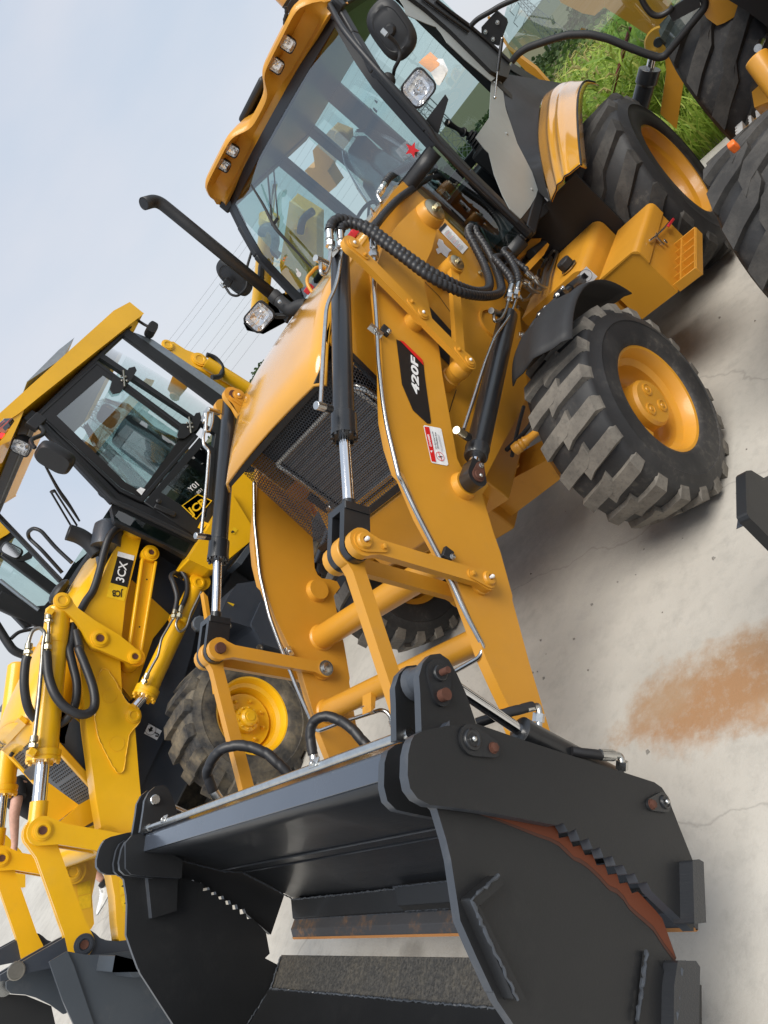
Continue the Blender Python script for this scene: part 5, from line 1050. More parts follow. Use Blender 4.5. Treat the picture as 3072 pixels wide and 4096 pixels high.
fr2 = [(-2.14,0.95,2.204),(-2.14,1.007,2.193),(-2.14,1.086,2.157),(-2.14,1.152,2.127),(-2.14,1.242,2.075),(-2.14,1.342,2.022)]
m_ = MB(); m_.tube(spline(fr2, 5), .016, 10); m_.put('door_rail', 'plastic_black', door)
m_ = MB(); m_.prism([(-2.138,1.115,2.13),(-2.138,1.122,2.052),(-2.138,1.11,2.033),(-2.138,1.033,2.006),(-2.138,0.986,1.994),(-2.138,0.967,2.04),(-2.138,0.962,2.121),(-2.138,0.991,2.147),(-2.138,1.073,2.137)], (-.02, 0, 0)); hg = m_.put('door_hinge', 'plastic_black', door, .006)
for q in [(-2.135,1.076,2.085),(-2.135,0.991,2.11),(-2.135,0.993,2.046)]:
    m_ = MB(); m_.lathe(q, (1, 0, 0), [(.014, 0), (.013, .006)], 16); hexbolt(m_, V(q) + V((.006, 0, 0)), (1, 0, 0), .007, .008); m_.put('hinge_bolt', 'zinc', hg)
gs = [(-2.11,1.036,2.004),(-2.02,0.914,1.906),(-1.95,0.816,1.821)]
m_ = MB(); m_.cyl(gs[0], gs[1], .012, 12); strut = m_.put('gas_strut', 'black_paint', A)
m_ = MB(); m_.cyl(gs[1], gs[2], .005, 10); m_.ball(gs[2], .010, 6); m_.ball(gs[0], .010, 6); m_.put('strut_rod', 'zinc', strut)
m_ = MB(); m_.tube(spline([(-2.13,1.7,1.528),(-2.13,1.687,1.47),(-2.13,1.687,1.407),(-2.13,1.713,1.366),(-2.13,1.757,1.348),(-2.13,1.785,1.351)], 5), .016, 10); m_.put('door_handle', 'plastic_black', door)
m_ = MB(); m_.prism([(-2.138,1.748,1.357),(-2.138,1.916,1.304),(-2.138,1.876,1.229),(-2.138,1.736,1.289)], (-.02, 0, 0)); m_.put('door_lock', 'plastic_black', door, .006)
# interior: seat under plastic, steering wheel and column, joystick, console
m_ = MB(); sx = -2.2
m_.loft([[V((sx - .02 + .2 * math.cos(a) * k, -.33 + .27 * math.sin(a) * k, z)) for a in [2 * PI * j / 20 for j in range(20)]] for z, k in ((1.62, .9), (1.66, 1.05), (1.74, 1.06), (1.79, .9), (1.80, .3))], True)
m_.loft([[V((sx - .24 - .10 * (z - 1.75) + .07 * math.cos(a) * k, -.33 + .24 * math.sin(a) * k, z)) for a in [2 * PI * j / 20 for j in range(20)]] for z, k in ((1.70, .9), (1.85, 1.05), (2.05, 1.0), (2.18, .85), (2.22, .55), (2.25, .5), (2.38, .5), (2.43, .3))], True)
m_.box((sx, -.33, 1.45), .3, .36, .4); seat = m_.put('seat', 'seat_grey', A, .02, smooth=60)
m_ = MB()
for k in range(1):
    ro = []
    for z, kk in ((1.60, 1.15), (1.75, 1.22), (1.80, 1.18)): ro.append([V((sx - .02 + .22 * math.cos(2 * PI * j / 40) * kk * random.uniform(.95, 1.05), -.33 + .29 * math.sin(2 * PI * j / 40) * kk * random.uniform(.96, 1.04), z + random.uniform(-.01, .01))) for j in range(40)])
    m_.loft(ro, True); ro = []
    for z, kk in ((1.80, 1.1), (2.0, 1.16), (2.2, .95), (2.4, .68), (2.46, .4)): ro.append([V((sx - .24 - .1 * (z - 1.75) + .09 * math.cos(2 * PI * j / 36) * kk * random.uniform(.9, 1.1), -.33 + .26 * math.sin(2 * PI * j / 36) * kk * random.uniform(.95, 1.05), z + random.uniform(-.012, .012))) for j in range(36)])
    m_.loft(ro, True)
m_.put('seat_cover', 'plastic_wrap', seat, smooth=20)
m_ = MB(); wc, wn = V((-1.6, -.30, 1.98)), V((.45, 0, .9)).normalized(); x_, y_, _ = frame(wn)
m_.tube([wc + (x_ * math.cos(2 * PI * k / 36) + y_ * math.sin(2 * PI * k / 36)) * .19 for k in range(37)], .014, 8, caps=False)
for k in range(3): m_.tube([wc - wn * .03, wc + (x_ * math.cos(2 * PI * k / 3) + y_ * math.sin(2 * PI * k / 3)) * .18], .010, 6)
m_.lathe(wc - wn * .45, wn, [(.08, 0), (.06, .25), (.04, .42), (.05, .44)], 14); m_.put('steering_wheel', 'plastic_black', A)
m_ = MB(); m_.box((-1.28, -.1, 1.55), .22, .9, .66); m_.box((-1.45, -.62, 1.7), .5, .16, .7); m_.put('dashboard', 'plastic_black', A, .03)
js = [V(p) for p in [(-2.206,0.4,1.955),(-2.25,0.4,1.878),(-2.276,0.4,1.835),(-2.322,0.4,1.788),(-2.272,0.4,1.732)]]
m_ = MB(); m_.tube(spline(js[:4], 5), lambda f: .026 - .010 * math.sin(PI * min(1, f * 1.6)) if f < .8 else .016, 14); m_.lathe(js[2], js[3] - js[2], [(.016, -.01), (.032, 0), (.032, .012), (.018, .02)], 16); m_.mat(1).lathe(js[0] - (js[1] - js[0]).normalized() * .012, js[1] - js[0], [(.024, 0), (.027, .01)], 16); jo = m_.put('joystick', ['plastic_black', 'zinc'], A)
d_ = (js[4] - js[3]).normalized(); L_ = (js[4] - js[3]).length
m_ = MB(); m_.lathe(js[3] - d_ * .005, V((-.1, .05, -1)), [(.03, 0), (.045, .012), (.032, .02), (.052, .035), (.038, .043), (.06, .058), (.045, .066), (.068, .08), (.05, .09), (.075, .105), (.06, .13)], 18); m_.put('joystick_boot', 'rubber_black', jo)
q = js[3] + V((-.01, .01, -.24)); m_ = MB(); m_.box(q, .24, .16, .26); m_.box(q + V((-.05, 0, -.22)), .12, .14, .3); m_.put('side_console', 'plastic_black', A, .02)
# windscreen stickers
def starpts(c, r, rot=0, n=5): return [c + V((0, 0, 0)) + (V((0, 1, 0)) * math.cos(rot + PI * k / n) + V((0, 0, 1)) * math.sin(rot + PI * k / n)) * (r if k % 2 == 0 else r * .42) for k in range(2 * n)]
cs = V([(-1.015,0.619,2.033)][0]); 
m_ = MB(); m_.add(starpts(cs + V((.012, 0, 0)), .046, .3), [tuple(range(10))]); m_.put('star_sticker', 'star_red', cabg, smooth=0)
m_ = MB(); m_.add([(-1.008,0.547,2.105),(-1.008,0.641,2.086),(-1.008,0.633,2.01),(-1.008,0.533,2.034)], [(0, 1, 2, 3)]); m_.put('clear_sticker', 'plastic_wrap', cabg, smooth=0)
cs = [(-0.985,-0.493,2.176),(-0.985,-0.493,2.162),(-0.985,-0.5,2.154),(-0.985,-0.499,2.132),(-0.985,-0.517,2.123),(-0.985,-0.539,2.127),(-0.985,-0.54,2.141),(-0.985,-0.529,2.158),(-0.985,-0.512,2.158),(-0.985,-0.504,2.174)]
m_ = MB(); m_.add(cs, [tuple(range(len(cs)))]); m_.put('torn_sticker', 'white_print', cabg, smooth=0)
for pts in ([(-2.9,-0.304,2.486),(-2.9,-0.267,2.497),(-2.9,-0.252,2.472),(-2.9,-0.27,2.474)], [(-2.9,-0.204,2.5),(-2.9,-0.205,2.471),(-2.9,-0.241,2.459),(-2.9,-0.244,2.478)], [(-2.9,-0.181,2.481),(-2.9,-0.182,2.438),(-2.9,-0.202,2.437),(-2.9,-0.196,2.477)], [(-2.9,-0.129,2.504),(-2.9,-0.125,2.476),(-2.9,-0.142,2.474),(-2.9,-0.141,2.502)]):
    m_ = MB(); m_.add(pts, [tuple(range(len(pts)))]); m_.put('window_sticker', 'black_print', A, smooth=0)
# amber beacon on the roof with its curly lead
bp = V([(-1.5,0.551,3.093)][0]); bd = V((.15, .1, 1)).normalized()
m_ = MB(); m_.mat(0).lathe(bp - bd * .05, bd, [(.055, 0), (.06, .03), (.055, .035), (.06, .05)], 26); m_.mat(1).lathe(bp, bd, [(.058, 0), (.058, .10), (.04, .13)], 26); bc = m_.put('beacon', ['rubber_black', 'ochre_gloss'], roof)
m_ = MB(); m_.tube(spline([(-1.33,0.576,3.046),(-1.33,0.551,3.026),(-1.33,0.516,3.018),(-1.33,0.478,2.993),(-1.33,0.437,2.992),(-1.33,0.414,2.993)], 8), .009, 10, ripple=.02, rib=.25); m_.put('beacon_lead', 'rubber_black', roof)
m_ = MB(); q = V((-1.66, -.12, 3.03)); m_.box(q, .22, .34, .05); m_.put('roof_vent', 'plastic_black', roof, .02)
# ---------------- hoses over the tower
H = dict(ripple=.027, rib=.24)
def hose(pts, r, parent, n=26): return pline('hose', spline(pts, n), r, 'hose_black', parent, 14, **H)
tw = MB(); tw.box((0, 0, -5), .001, .001, .001)
hose([(0.157,0.6,2.105),(0.093,0.6,2.117),(0.037,0.61,2.102),(-0.003,0.62,2.044),(-0.027,0.64,1.973),(-0.009,0.66,1.885),(0.01,0.68,1.786),(0.02,0.7,1.669),(0.012,0.72,1.557),(-0.036,0.72,1.46),(-0.144,0.7,1.37),(-0.312,0.66,1.307),(-0.474,0.62,1.301),(-0.647,0.58,1.349),(-0.772,0.56,1.432),(-0.861,0.55,1.503),(-0.954,0.54,1.507),(-1.046,0.53,1.468)], .0195, A)
hose([(0.106,0.6,2.067),(0.051,0.6,2.074),(0.018,0.62,2.045),(0.023,0.65,1.981),(0.061,0.68,1.873),(0.095,0.71,1.758),(0.12,0.735,1.642),(0.094,0.75,1.524),(0.024,0.75,1.424),(-0.144,0.72,1.317),(-0.334,0.68,1.244),(-0.499,0.64,1.242),(-0.711,0.59,1.295),(-0.839,0.57,1.378),(-0.937,0.55,1.47),(-1.033,0.54,1.474)], .0195, A)
hose([(-0.001,0.62,1.925),(-0.071,0.62,1.954),(-0.194,0.6,1.955),(-0.448,0.55,1.947),(-0.735,0.5,1.929),(-1.091,0.46,1.884),(-1.395,0.44,1.857),(-1.473,0.43,1.882),(-1.428,0.42,1.938),(-1.236,0.42,1.999),(-1.016,0.42,2.04),(-0.88,0.42,2.042)], .0185, A)
hose([(-0.452,0.7,1.201),(-0.5,0.7,1.226),(-0.561,0.68,1.262),(-0.615,0.66,1.305),(-0.667,0.64,1.327),(-0.756,0.62,1.303),(-0.821,0.6,1.265),(-0.785,0.6,1.227)], .017, A)
hose([(-0.514,0.7,1.172),(-0.582,0.7,1.191),(-0.675,0.68,1.221),(-0.755,0.66,1.263),(-0.801,0.64,1.291),(-0.882,0.62,1.277),(-0.919,0.6,1.231)], .017, A)
hose([(-0.785,0.66,1.124),(-0.802,0.65,1.157),(-0.833,0.63,1.203),(-0.867,0.62,1.245)], .016, A)
hose([(-0.741,0.62,1.121),(-0.797,0.6,1.18),(-0.871,0.58,1.244)], .015, A)
pline('hose', spline([(-1.03,0.55,1.111),(-1.174,0.55,1.097),(-1.283,0.55,1.109),(-1.375,0.54,1.127)], 8), .018, 'hose_black', A)
pline('hydraulic_pipe', roundpath([(-0.999,0.54,1.481),(-1.049,0.54,1.458),(-1.024,0.54,1.422),(-1.002,0.52,1.346),(-0.98,0.5,1.285)], .03), .009, 'pipe_dull', A)
pline('hydraulic_pipe', roundpath([(-0.93,0.55,1.463),(-0.862,0.54,1.306),(-0.815,0.52,1.137),(-0.854,0.5,1.113)], .03), .008, 'pipe_dull', A)
for pts in ([(-0.68,0.7,1.08),(-0.665,0.7,1.049),(-0.706,0.7,0.989),(-0.938,0.66,0.974),(-1.412,0.6,0.93),(-1.433,0.58,0.955),(-1.265,0.58,0.979)], [(-0.621,0.68,1.097),(-0.613,0.68,1.053),(-0.65,0.68,1.011),(-1.049,0.62,0.986),(-1.337,0.58,0.949),(-1.352,0.56,0.968),(-1.189,0.56,0.984)], [(-0.657,0.64,1.122),(-0.674,0.64,1.033),(-0.796,0.62,0.988),(-1.245,0.58,0.968)], [(-0.588,0.62,1.108),(-0.561,0.62,1.074),(-0.654,0.6,1.032),(-0.841,0.58,0.994),(-1.125,0.56,0.995)]):
    pline('hydraulic_pipe', roundpath(pts, .03), .0095, 'pipe_dull', A)
for a_, b_ in (([(-0.721,0.68,1.14)][0], [(-0.726,0.68,1.048)][0]), ([(-0.647,0.66,1.132)][0], [(-0.678,0.66,1.068)][0]), ([(-0.443,0.7,1.2)][0], [(-0.297,0.69,1.187)][0]), ([(-0.519,0.7,1.168)][0], [(-0.366,0.69,1.158)][0]), ([(0.156,0.6,2.107)][0], [(0.227,0.575,2.054)][0]), ([(0.103,0.6,2.068)][0], [(0.174,0.575,2.013)][0]), ([(-0.007,0.62,1.927)][0], [(0.123,0.61,1.866)][0]), ([(-0.891,0.42,2.043)][0], [(-0.742,0.42,2.033)][0])):
    m_ = MB(); fit(m_, a_, b_, .019); m_.put('hose_fitting', 'zinc', A)
pline('hydraulic_pipe', roundpath([(-0.8,0.42,2.043),(-0.729,0.42,2.041),(-0.696,0.42,1.997)], .02), .010, 'zinc', A)
m_ = MB(); q = V([(0.218,0.58,2.031)][0]); m_.box(q, .035, .05, .02); m_.put('pipe_clip', 'zinc', A, .002)
m_ = MB(); q = V([(-0.518,0.44,2.004)][0]); m_.lathe(q, (.2, .5, .8), [(.012, -.03), (.012, .0), (.006, .01), (.006, .02)], 10); m_.put('bleed_valve', 'zinc', A)
m_ = MB(); q = V([(-0.377,0.35,2.015)][0]); m_.box(q, .06, .05, .04); m_.put('connector_cap', 'red_plastic', A, .006)
# cab mounting brackets under the door sill
m_ = MB(); m_.prism([(-0.951,0.6,1.194),(-1.285,0.6,1.139),(-1.399,0.6,1.071),(-1.31,0.6,1.073),(-0.983,0.6,1.164)], (0, -.05, 0)); m_.prism([(-0.829,0.66,1.144),(-1.264,0.66,1.053),(-1.263,0.66,1.037),(-1.097,0.66,1.051),(-0.809,0.66,1.111)], (0, -.03, 0)); m_.put('cab_mount', 'ochre_paint', A, .004)
m_ = MB(); a_, b_ = [(-1.067,0.62,1.112),(-1.289,0.62,1.049)]; m_.cyl(a_, b_, .035, 16); m_.put('rubber_mount', 'rubber_black', A, .006)
# lettering on the left arm
NY = (0, 1, 0)
bd_ = decal('model_badge', 'black_print', [(0.45,0.585,1.594),(0.436,0.585,1.561),(0.453,0.585,1.432),(0.532,0.585,1.397),(0.75,0.585,1.289),(0.764,0.585,1.289),(0.776,0.585,1.303),(0.767,0.585,1.386),(0.677,0.585,1.479)], armL)
decal('badge_stripe', 'red_print', [(0.441,0.587,1.581),(0.429,0.587,1.56),(0.443,0.587,1.443),(0.471,0.587,1.427)], bd_)
b0, b1, t0 = [V(p) for p in [(0.662,0.589,1.387),(0.458,0.589,1.466),(0.701,0.589,1.438)]]
text('420F', 'model_lettering', 'white_print', bd_, b0, b1 - b0, t0 - b0, .040, (b1 - b0).length, .12, .03)
ds = decal('danger_sticker', 'white_print', [(0.806,0.585,1.314),(0.796,0.585,1.311),(0.745,0.585,1.239),(0.747,0.585,1.231),(0.899,0.585,1.144),(0.911,0.585,1.147),(0.956,0.585,1.215),(0.955,0.585,1.222)], armL)
decal('danger_band', 'red_print', [(0.806,0.587,1.31),(0.789,0.587,1.289),(0.938,0.587,1.201),(0.952,0.587,1.221)], ds)
d0, d1, d2 = [V(p) for p in [(0.88,0.589,1.245),(0.828,0.589,1.277),(0.893,0.589,1.256)]]
text('DANGER', 'danger_lettering', 'white_print', ds, d0, d1 - d0, d2 - d0, .010, (d1 - d0).length, .1, .03)
d0, d1, d2 = [V(p) for p in [(0.87,0.589,1.219),(0.794,0.589,1.265),(0.881,0.589,1.228)]]
text('No Standing Under', 'danger_small_print', 'grey_print', ds, d0, d1 - d0, d2 - d0, .008, (d1 - d0).length)
d0, d1, d2 = [V(p) for p in [(0.861,0.589,1.212),(0.789,0.589,1.251),(0.87,0.589,1.219)]]
text('the Machine Arm', 'danger_small_print', 'grey_print', ds, d0, d1 - d0, d2 - d0, .008, (d1 - d0).length)
m_ = MB(); 
for a_, b_ in (([(0.866,0.589,1.191),(0.79,0.589,1.241)]), ([(0.856,0.589,1.192),(0.79,0.589,1.235)])): m_.tube([a_, b_], .0006, 4)
m_.put('small_print', 'grey_print', ds)
pc_ = V([(0.894,0.589,1.193)][0]); 
def ringdecal(mb, c, r0, r1, n=28, ax=((1, 0, 0), (0, 0, 1))):
    a, b_ = V(ax[0]), V(ax[1])
    for k in range(n):
        t, t2 = 2 * PI * k / n, 2 * PI * (k + 1) / n; f = lambda r, t: c + a * (r * math.cos(t)) + b_ * (r * math.sin(t)); mb.add([f(r0, t), f(r0, t2), f(r1, t2), f(r1, t)], [(0, 1, 2, 3)])
m_ = MB(); ringdecal(m_, pc_, .020, .0225); m_.bar(pc_ + V((-.015, 0, .015)), pc_ + V((.015, 0, -.015)), .003, .0006, NY); m_.put('prohibition_sign', 'red_print', ds, smooth=0)
m_ = MB(); m_.tube([pc_ + V((-.008, 0, -.010)), pc_ + V((-.002, 0, -.002)), pc_ + V((.004, 0, .002))], .0015, 5); m_.tube([pc_ + V((-.002, 0, -.002)), pc_ + V((.006, 0, -.009))], .0012, 5); m_.ball(pc_ + V((.007, 0, .005)), .003, 5, (1, .2, 1)); m_.put('prohibition_figure', 'black_print', ds)
a0, a1, a2 = [V(p) for p in [(0.895,0.589,1.236),(0.908,0.589,1.245),(0.91,0.589,1.235)]]
decal('warning_triangle', 'white_print', [a0, a1, a2], ds, NY, .0005)

# ================================================================ bright yellow backhoe loader
J = thing('backhoe_loader', 'bright yellow backhoe loader marked 3CX with a dark slate bucket, left of the ochre one', 'backhoe loader', (.95, -3.6, 0))
DJ = (0, -1.48, 0)
U0 = V([(2.137,-2.93,1.337)][0]); U1 = V([(1.974,-2.93,0.765)][0]); U0R = V([(2.171,-4.38,1.308)][0]); U1R = V([(2.028,-4.38,0.758)][0]); DL = U0R - U0; DA = V((-.09, -1.45, -.05))
tyreJ = tyre_mesh('tyre', .545, .38, .292, 18, .040, .046, ['tyre_muddy', 'tyre_muddy'], .04, .35)
rimJ = rim_mesh('wheel', .292, .38, .13, 'bright_yellow', True, 8, .155)
h = MB(); o_ = .19 - .012 - .13
h.lathe((0, o_, 0), (0, 1, 0), [(.10, 0), (.095, .05), (.085, .055), (.07, .06), (.066, .085), (.055, .095), (.05, .10), (.035, .10), (.033, .106), (.02, .106)], 36)
for k in range(10): t_ = 2 * PI * k / 10; hexbolt(h, (.082 * math.cos(t_), o_ + .054, .082 * math.sin(t_)), (0, 1, 0), .008, .014)
hubJ = h.mesh('hub', 'bright_yellow', 30)
wheel(J, (.95, -2.47 - .19 + .012, .515), .12, rimJ, tyreJ, hubJ, .4)
wheel(J, (.95, -4.73 + .19, .515), PI + .12, rimJ, tyreJ, hubJ, .1)
tyreK = tyre_mesh('tyre', .70, .48, .36, 16, .05, .055, ['tyre_muddy', 'tyre_muddy'], .05, .9); rimK = rim_mesh('wheel', .36, .48, .22, 'bright_yellow', True, 8, .2)
wheel(J, (-1.35, -2.75, .69), 0, rimK, tyreK, hubR, .1); wheel(J, (-1.35, -4.45, .69), PI, rimK, tyreK, hubR, .3)
# body
m_ = MB(); m_.prism([(0.118,-3.14,2.142),(-0.269,-3.14,1.889),(-0.253,-3.14,1.227),(-0.108,-3.14,1.203),(0.482,-3.14,1.017),(1.06,-3.14,0.886),(1.587,-3.14,0.851),(1.493,-3.14,1.146),(0.786,-3.14,1.496),(0.37,-3.14,1.916)], (0, -.08, 0)); m_.prism([(-0.099,-3.16,2.14),(-0.239,-3.16,2.125),(-0.425,-3.16,1.518),(-0.25,-3.16,1.16),(0.07,-3.16,1.132),(0.019,-3.16,1.446),(0.087,-3.16,1.753)], (0, -.3, 0)); bdy = m_.put('engine_side', 'dark_slate', J, .01)
m_ = MB(); m_.box((.6, -3.6, .8), 2.2, .8, .55); m_.box((-1.4, -3.6, .9), 1.6, 1.3, .7); m_.put('chassis', 'dark_slate', J, .02)
tkp = [(0.406,-2.5,1.092),(0.21,-2.5,1.111),(0.051,-2.5,1.102),(-0.093,-2.5,0.959),(0.092,-2.5,0.746),(0.274,-2.5,0.458),(0.335,-2.5,0.507),(0.387,-2.5,0.66),(0.314,-2.5,0.837),(0.346,-2.5,0.948)]
m_ = MB(); m_.prism(tkp, (0, -.4, 0)); ft = m_.put('fuel_tank', 'dark_slate', J, .03)
m_ = MB(); m_.prism([(0.298,-2.47,0.849),(0.06,-2.47,0.863),(0.094,-2.47,0.785),(0.246,-2.47,0.555),(0.295,-2.47,0.483),(0.349,-2.47,0.53),(0.391,-2.47,0.686)], (0, -.05, 0)); m_.put('tank_guard', 'dark_slate', ft, .02)
m_ = MB(); q = V([(0.562,-2.42,1.209)][0]); m_.lathe(q, (.2, 1, .1), [(.055, -.06), (.06, -.02), (.06, .01), (.05, .02)], 10); m_.put('tank_cap', 'slate_bucket', ft, smooth=20)
m_ = MB()
for q in [(0.428,-2.46,1.004),(0.44,-2.46,0.702)]: m_.lathe(q, (0, 1, 0), [(.028, 0), (.026, .008), (.014, .008), (.012, .004)], 16)
m_.put('tank_bolt', 'pipe_dull', ft)
decal('tank_sticker', 'yellow_print', [(0.1,-2.544,1.052),(0.1,-2.516,1.004),(0.1,-2.665,0.974),(0.1,-2.722,1.023)], ft, (1, .4, .3), .14)
m_ = MB(); m_.prism([(0.078,-2.55,1.529),(-0.718,-2.55,1.54),(-0.517,-2.55,1.18),(-0.397,-2.55,1.174),(0.004,-2.55,1.295),(0.045,-2.55,1.332)], (0, -.35, 0)); ys = m_.put('side_skirt', 'bright_yellow', J, .012)
m_ = MB(); m_.prism([(-0.71,-2.6,1.51),(-0.93,-2.6,1.627),(-1.108,-2.6,1.432),(-0.846,-2.6,1.3),(-0.538,-2.6,1.164)], (0, -.4, 0)); m_.put('rear_fender', 'bright_yellow', J, .02)
decal('cat_sticker', 'yellow_print', [(-0.424,-2.548,1.359),(-0.427,-2.548,1.316),(-0.363,-2.548,1.318),(-0.352,-2.548,1.357)], ys)
m_ = MB(); m_.tube([(-0.361,-2.546,1.35),(-0.381,-2.546,1.346),(-0.38,-2.546,1.332)], .008, 6); m_.put('sticker_figure', 'black_print', ys)
m_ = MB(); m_.prism([(-0.12,-2.5,1.198),(-0.125,-2.5,1.148),(-0.338,-2.5,1.134),(-0.434,-2.5,1.156),(-0.323,-2.5,1.18)], (0, -.2, 0)); m_.put('foot_step', 'slate_bucket', J, .004)
m_ = MB(); m_.prism([(0.217,-3.08,1.771),(0.302,-3.08,1.342),(0.556,-3.08,1.368),(1.058,-3.08,1.256),(0.969,-3.08,1.495),(0.675,-3.08,1.805)], (0, -.06, 0)); m_.put('nose_plate', 'bright_yellow', J, .006)
decal('hook_sticker', 'white_print', [(1.13,-3.135,1.043),(1.128,-3.135,0.924),(1.208,-3.135,0.923),(1.212,-3.135,1.035)], bdy)
hs = V([(1.163,-3.13,1.007)][0]); m_ = MB(); ringdecal(m_, hs, .040, .043); m_.tube([V(p) for p in [(1.169,-3.13,0.969),(1.165,-3.13,0.948),(1.166,-3.13,0.931),(1.182,-3.13,0.933),(1.186,-3.13,0.951)]], .005, 6); m_.prism([hs + V((-.02, 0, -.01)), hs + V((.0, 0, -.01)), hs + V((0, 0, -.022)), hs + V((.022, 0, 0)), hs + V((0, 0, .022)), hs + V((0, 0, .01)), hs + V((-.02, 0, .01))], (0, .001, 0)); m_.put('hook_symbol', 'black_print', bdy, smooth=0)
m_ = MB(); m_.prism([(1.05,-3.685,0.784),(1.05,-3.553,0.749),(1.05,-3.625,0.643),(1.05,-3.871,0.54),(1.05,-3.832,0.646),(1.05,-3.804,0.715),(1.05,-4.945,0.492),(1.05,-5.092,0.424),(1.05,-4.934,0.418),(1.05,-4.367,0.514),(1.05,-4.435,0.363),(1.05,-4.3,0.36)], (-.12, 0, 0)); m_.put('steering_knuckle', 'dark_slate', J, .008)
m_ = MB(); m_.box((.95, -3.6, .52), .2, 1.7, .22); m_.put('front_axle', 'dark_slate', J, .02)
# hood and grille
rows = []
for x, z, dw in ((.05, 2.06, .0), (.5, 2.01, .0), (1.0, 1.94, 0), (1.35, 1.87, 0), (1.50, 1.82, 0), (1.53, 1.80, 0)):
    r = []
    for k in range(17):
        u = -1 + k / 8; e = abs(u); r.append(V((x, -3.68 + .50 * u, z + .10 * (1 - e ** 2.4) - (.06 if e > .99 else 0))))
    rows.append([r[0] + V((0, 0, -.25))] + r + [r[-1] + V((0, 0, -.25))])
m_ = MB(); m_.loft(rows); m_.add(rows[-1], [tuple(range(len(rows[-1])))]); hdJ = m_.put('hood', 'bright_yellow', J, smooth=40, solid=.01)
m_ = MB(); m_.prism([(1.535, -3.18, 1.86), (1.535, -4.17, 1.86), (1.55, -4.17, 1.79), (1.55, -3.18, 1.79)], (-.03, 0, 0)); m_.put('hood_front', 'bright_yellow', hdJ, .01)
t0, t1, t2 = [V(p) for p in [(1.553,-3.746,1.895),(1.553,-3.356,1.884),(1.553,-3.562,1.917)]]
text('3CX', 'model_lettering', 'black_print', hdJ, V((1.553, -4.12, 1.80)), (0, 1, 0), (0, 0, 1), .055, .26, .15, .01)
gt, gb = V((1.50, 0, 1.795)), V((1.74, 0, 1.06))
m_ = MB(); m_.prism([(gt.x, -4.17, gt.z), (gb.x, -4.17, gb.z), (gb.x - .3, -4.17, gb.z), (gt.x - .2, -4.17, gt.z)], (0, .99, 0)); grJ = m_.put('front_grille', 'slate_bucket', J, .01)
m_ = MB(); gd = (gb - gt).normalized(); gn = V((-gd.z, 0, gd.x)); gn = gn if gn.x > 0 else -gn
for j in range(30):
    if j in (11, 12, 20): continue
    for i in range(18):
        if i in (5, 6): continue
        c_ = gt.lerp(gb, (j + 1.2) / 32) + V((0, -4.13 + .052 * i + (.02 if j % 2 else 0), 0)) + gn * .0025
        m_.box(c_, .030, .012, .004, Matrix((V((0, 1, 0)), gd, gn)).transposed())
tag(m_.put('grille_slot', 'plastic_black', grJ, smooth=0), kind='stuff')
m_ = MB(); c_ = gt.lerp(gb, .4) + gn * .01
m_.box(c_ + V((0, -3.67, 0)), .98, .10, .03, Matrix((V((0, 1, 0)), gd, gn)).transposed()); m_.put('grille_rib', 'slate_bucket', grJ, .012)
m_ = MB(); c_ = gt.lerp(gb, .12) + gn * .02 + V((0, -4.05, 0)); m_.box(c_, .05, .03, .03); m_.put('grille_latch', 'plastic_black', grJ, .008)
m_ = MB(); m_.bar(gt + V((.0, -3.165, -.02)), gb + V((0, -3.165, -.05)), .05, .05); m_.bar(gt + V((.0, -4.20, -.02)), gb + V((0, -4.20, -.05)), .05, .05); m_.put('grille_frame', 'bright_yellow', J, .006)
m_ = MB(); m_.prism([(1.62, -4.1, 1.05), (1.80, -4.1, 1.02), (1.82, -4.1, .93), (1.70, -4.1, .86), (1.5, -4.1, .9)], (0, .85, 0)); m_.put('nose_bumper', 'slate_bucket', J, .03)
m_ = MB(); m_.prism([(1.774,-3.3,1.454),(1.791,-3.3,1.334),(1.813,-3.3,1.155),(1.929,-3.3,1.206),(2.007,-3.3,1.251),(1.934,-3.3,1.354)], (0, -.05, 0)); m_.prism([(1.982,-3.25,1.219),(1.824,-3.25,1.162),(1.7,-3.25,1.085),(1.83,-3.25,0.984),(1.962,-3.25,1.072)], (0, -.9, 0)); m_.put('front_frame', 'bright_yellow', J, .006)
m_ = MB(); a_, b_ = [(1.869,-3.5,1.19),(2.052,-3.5,0.865)]
q = V([(2.075,-3.5,1.007)][0]); m_.lathe((2.0, -4.45, .93), (0, 1, 0), [(.09, 0), (.09, 1.5)], 30); m_.put('cross_tube', 'bright_yellow', J)
# pre-cleaner and exhaust stub on the hood
m_ = MB(); ex = [V(p) for p in [(0.157,-3.1,2.402),(0.13,-3.1,2.311),(0.134,-3.1,2.217),(0.176,-3.1,2.109)]]; m_.tube(spline(ex, 6), lambda f: .068 - .004 * f, 24, caps=False); m_.put('exhaust_stack', 'plastic_black', J, solid=.006)
m_ = MB(); a_, b_ = [V(p) for p in [(-0.065,-3.02,2.182),(0.154,-3.02,2.079)]]; m_.lathe(a_, b_ - a_, [(.02, -.02), (.08, -.015), (.115, .02), (.12, .07), (.12, .22)], 28); m_.put('pre_cleaner', 'dark_slate', J)
m_ = MB(); q = V([(0.398,-3.6,2.185)][0]); m_.ball(q, .12, 8, (1, 1, .4)); m_.put('hood_cap', 'plastic_black', J)
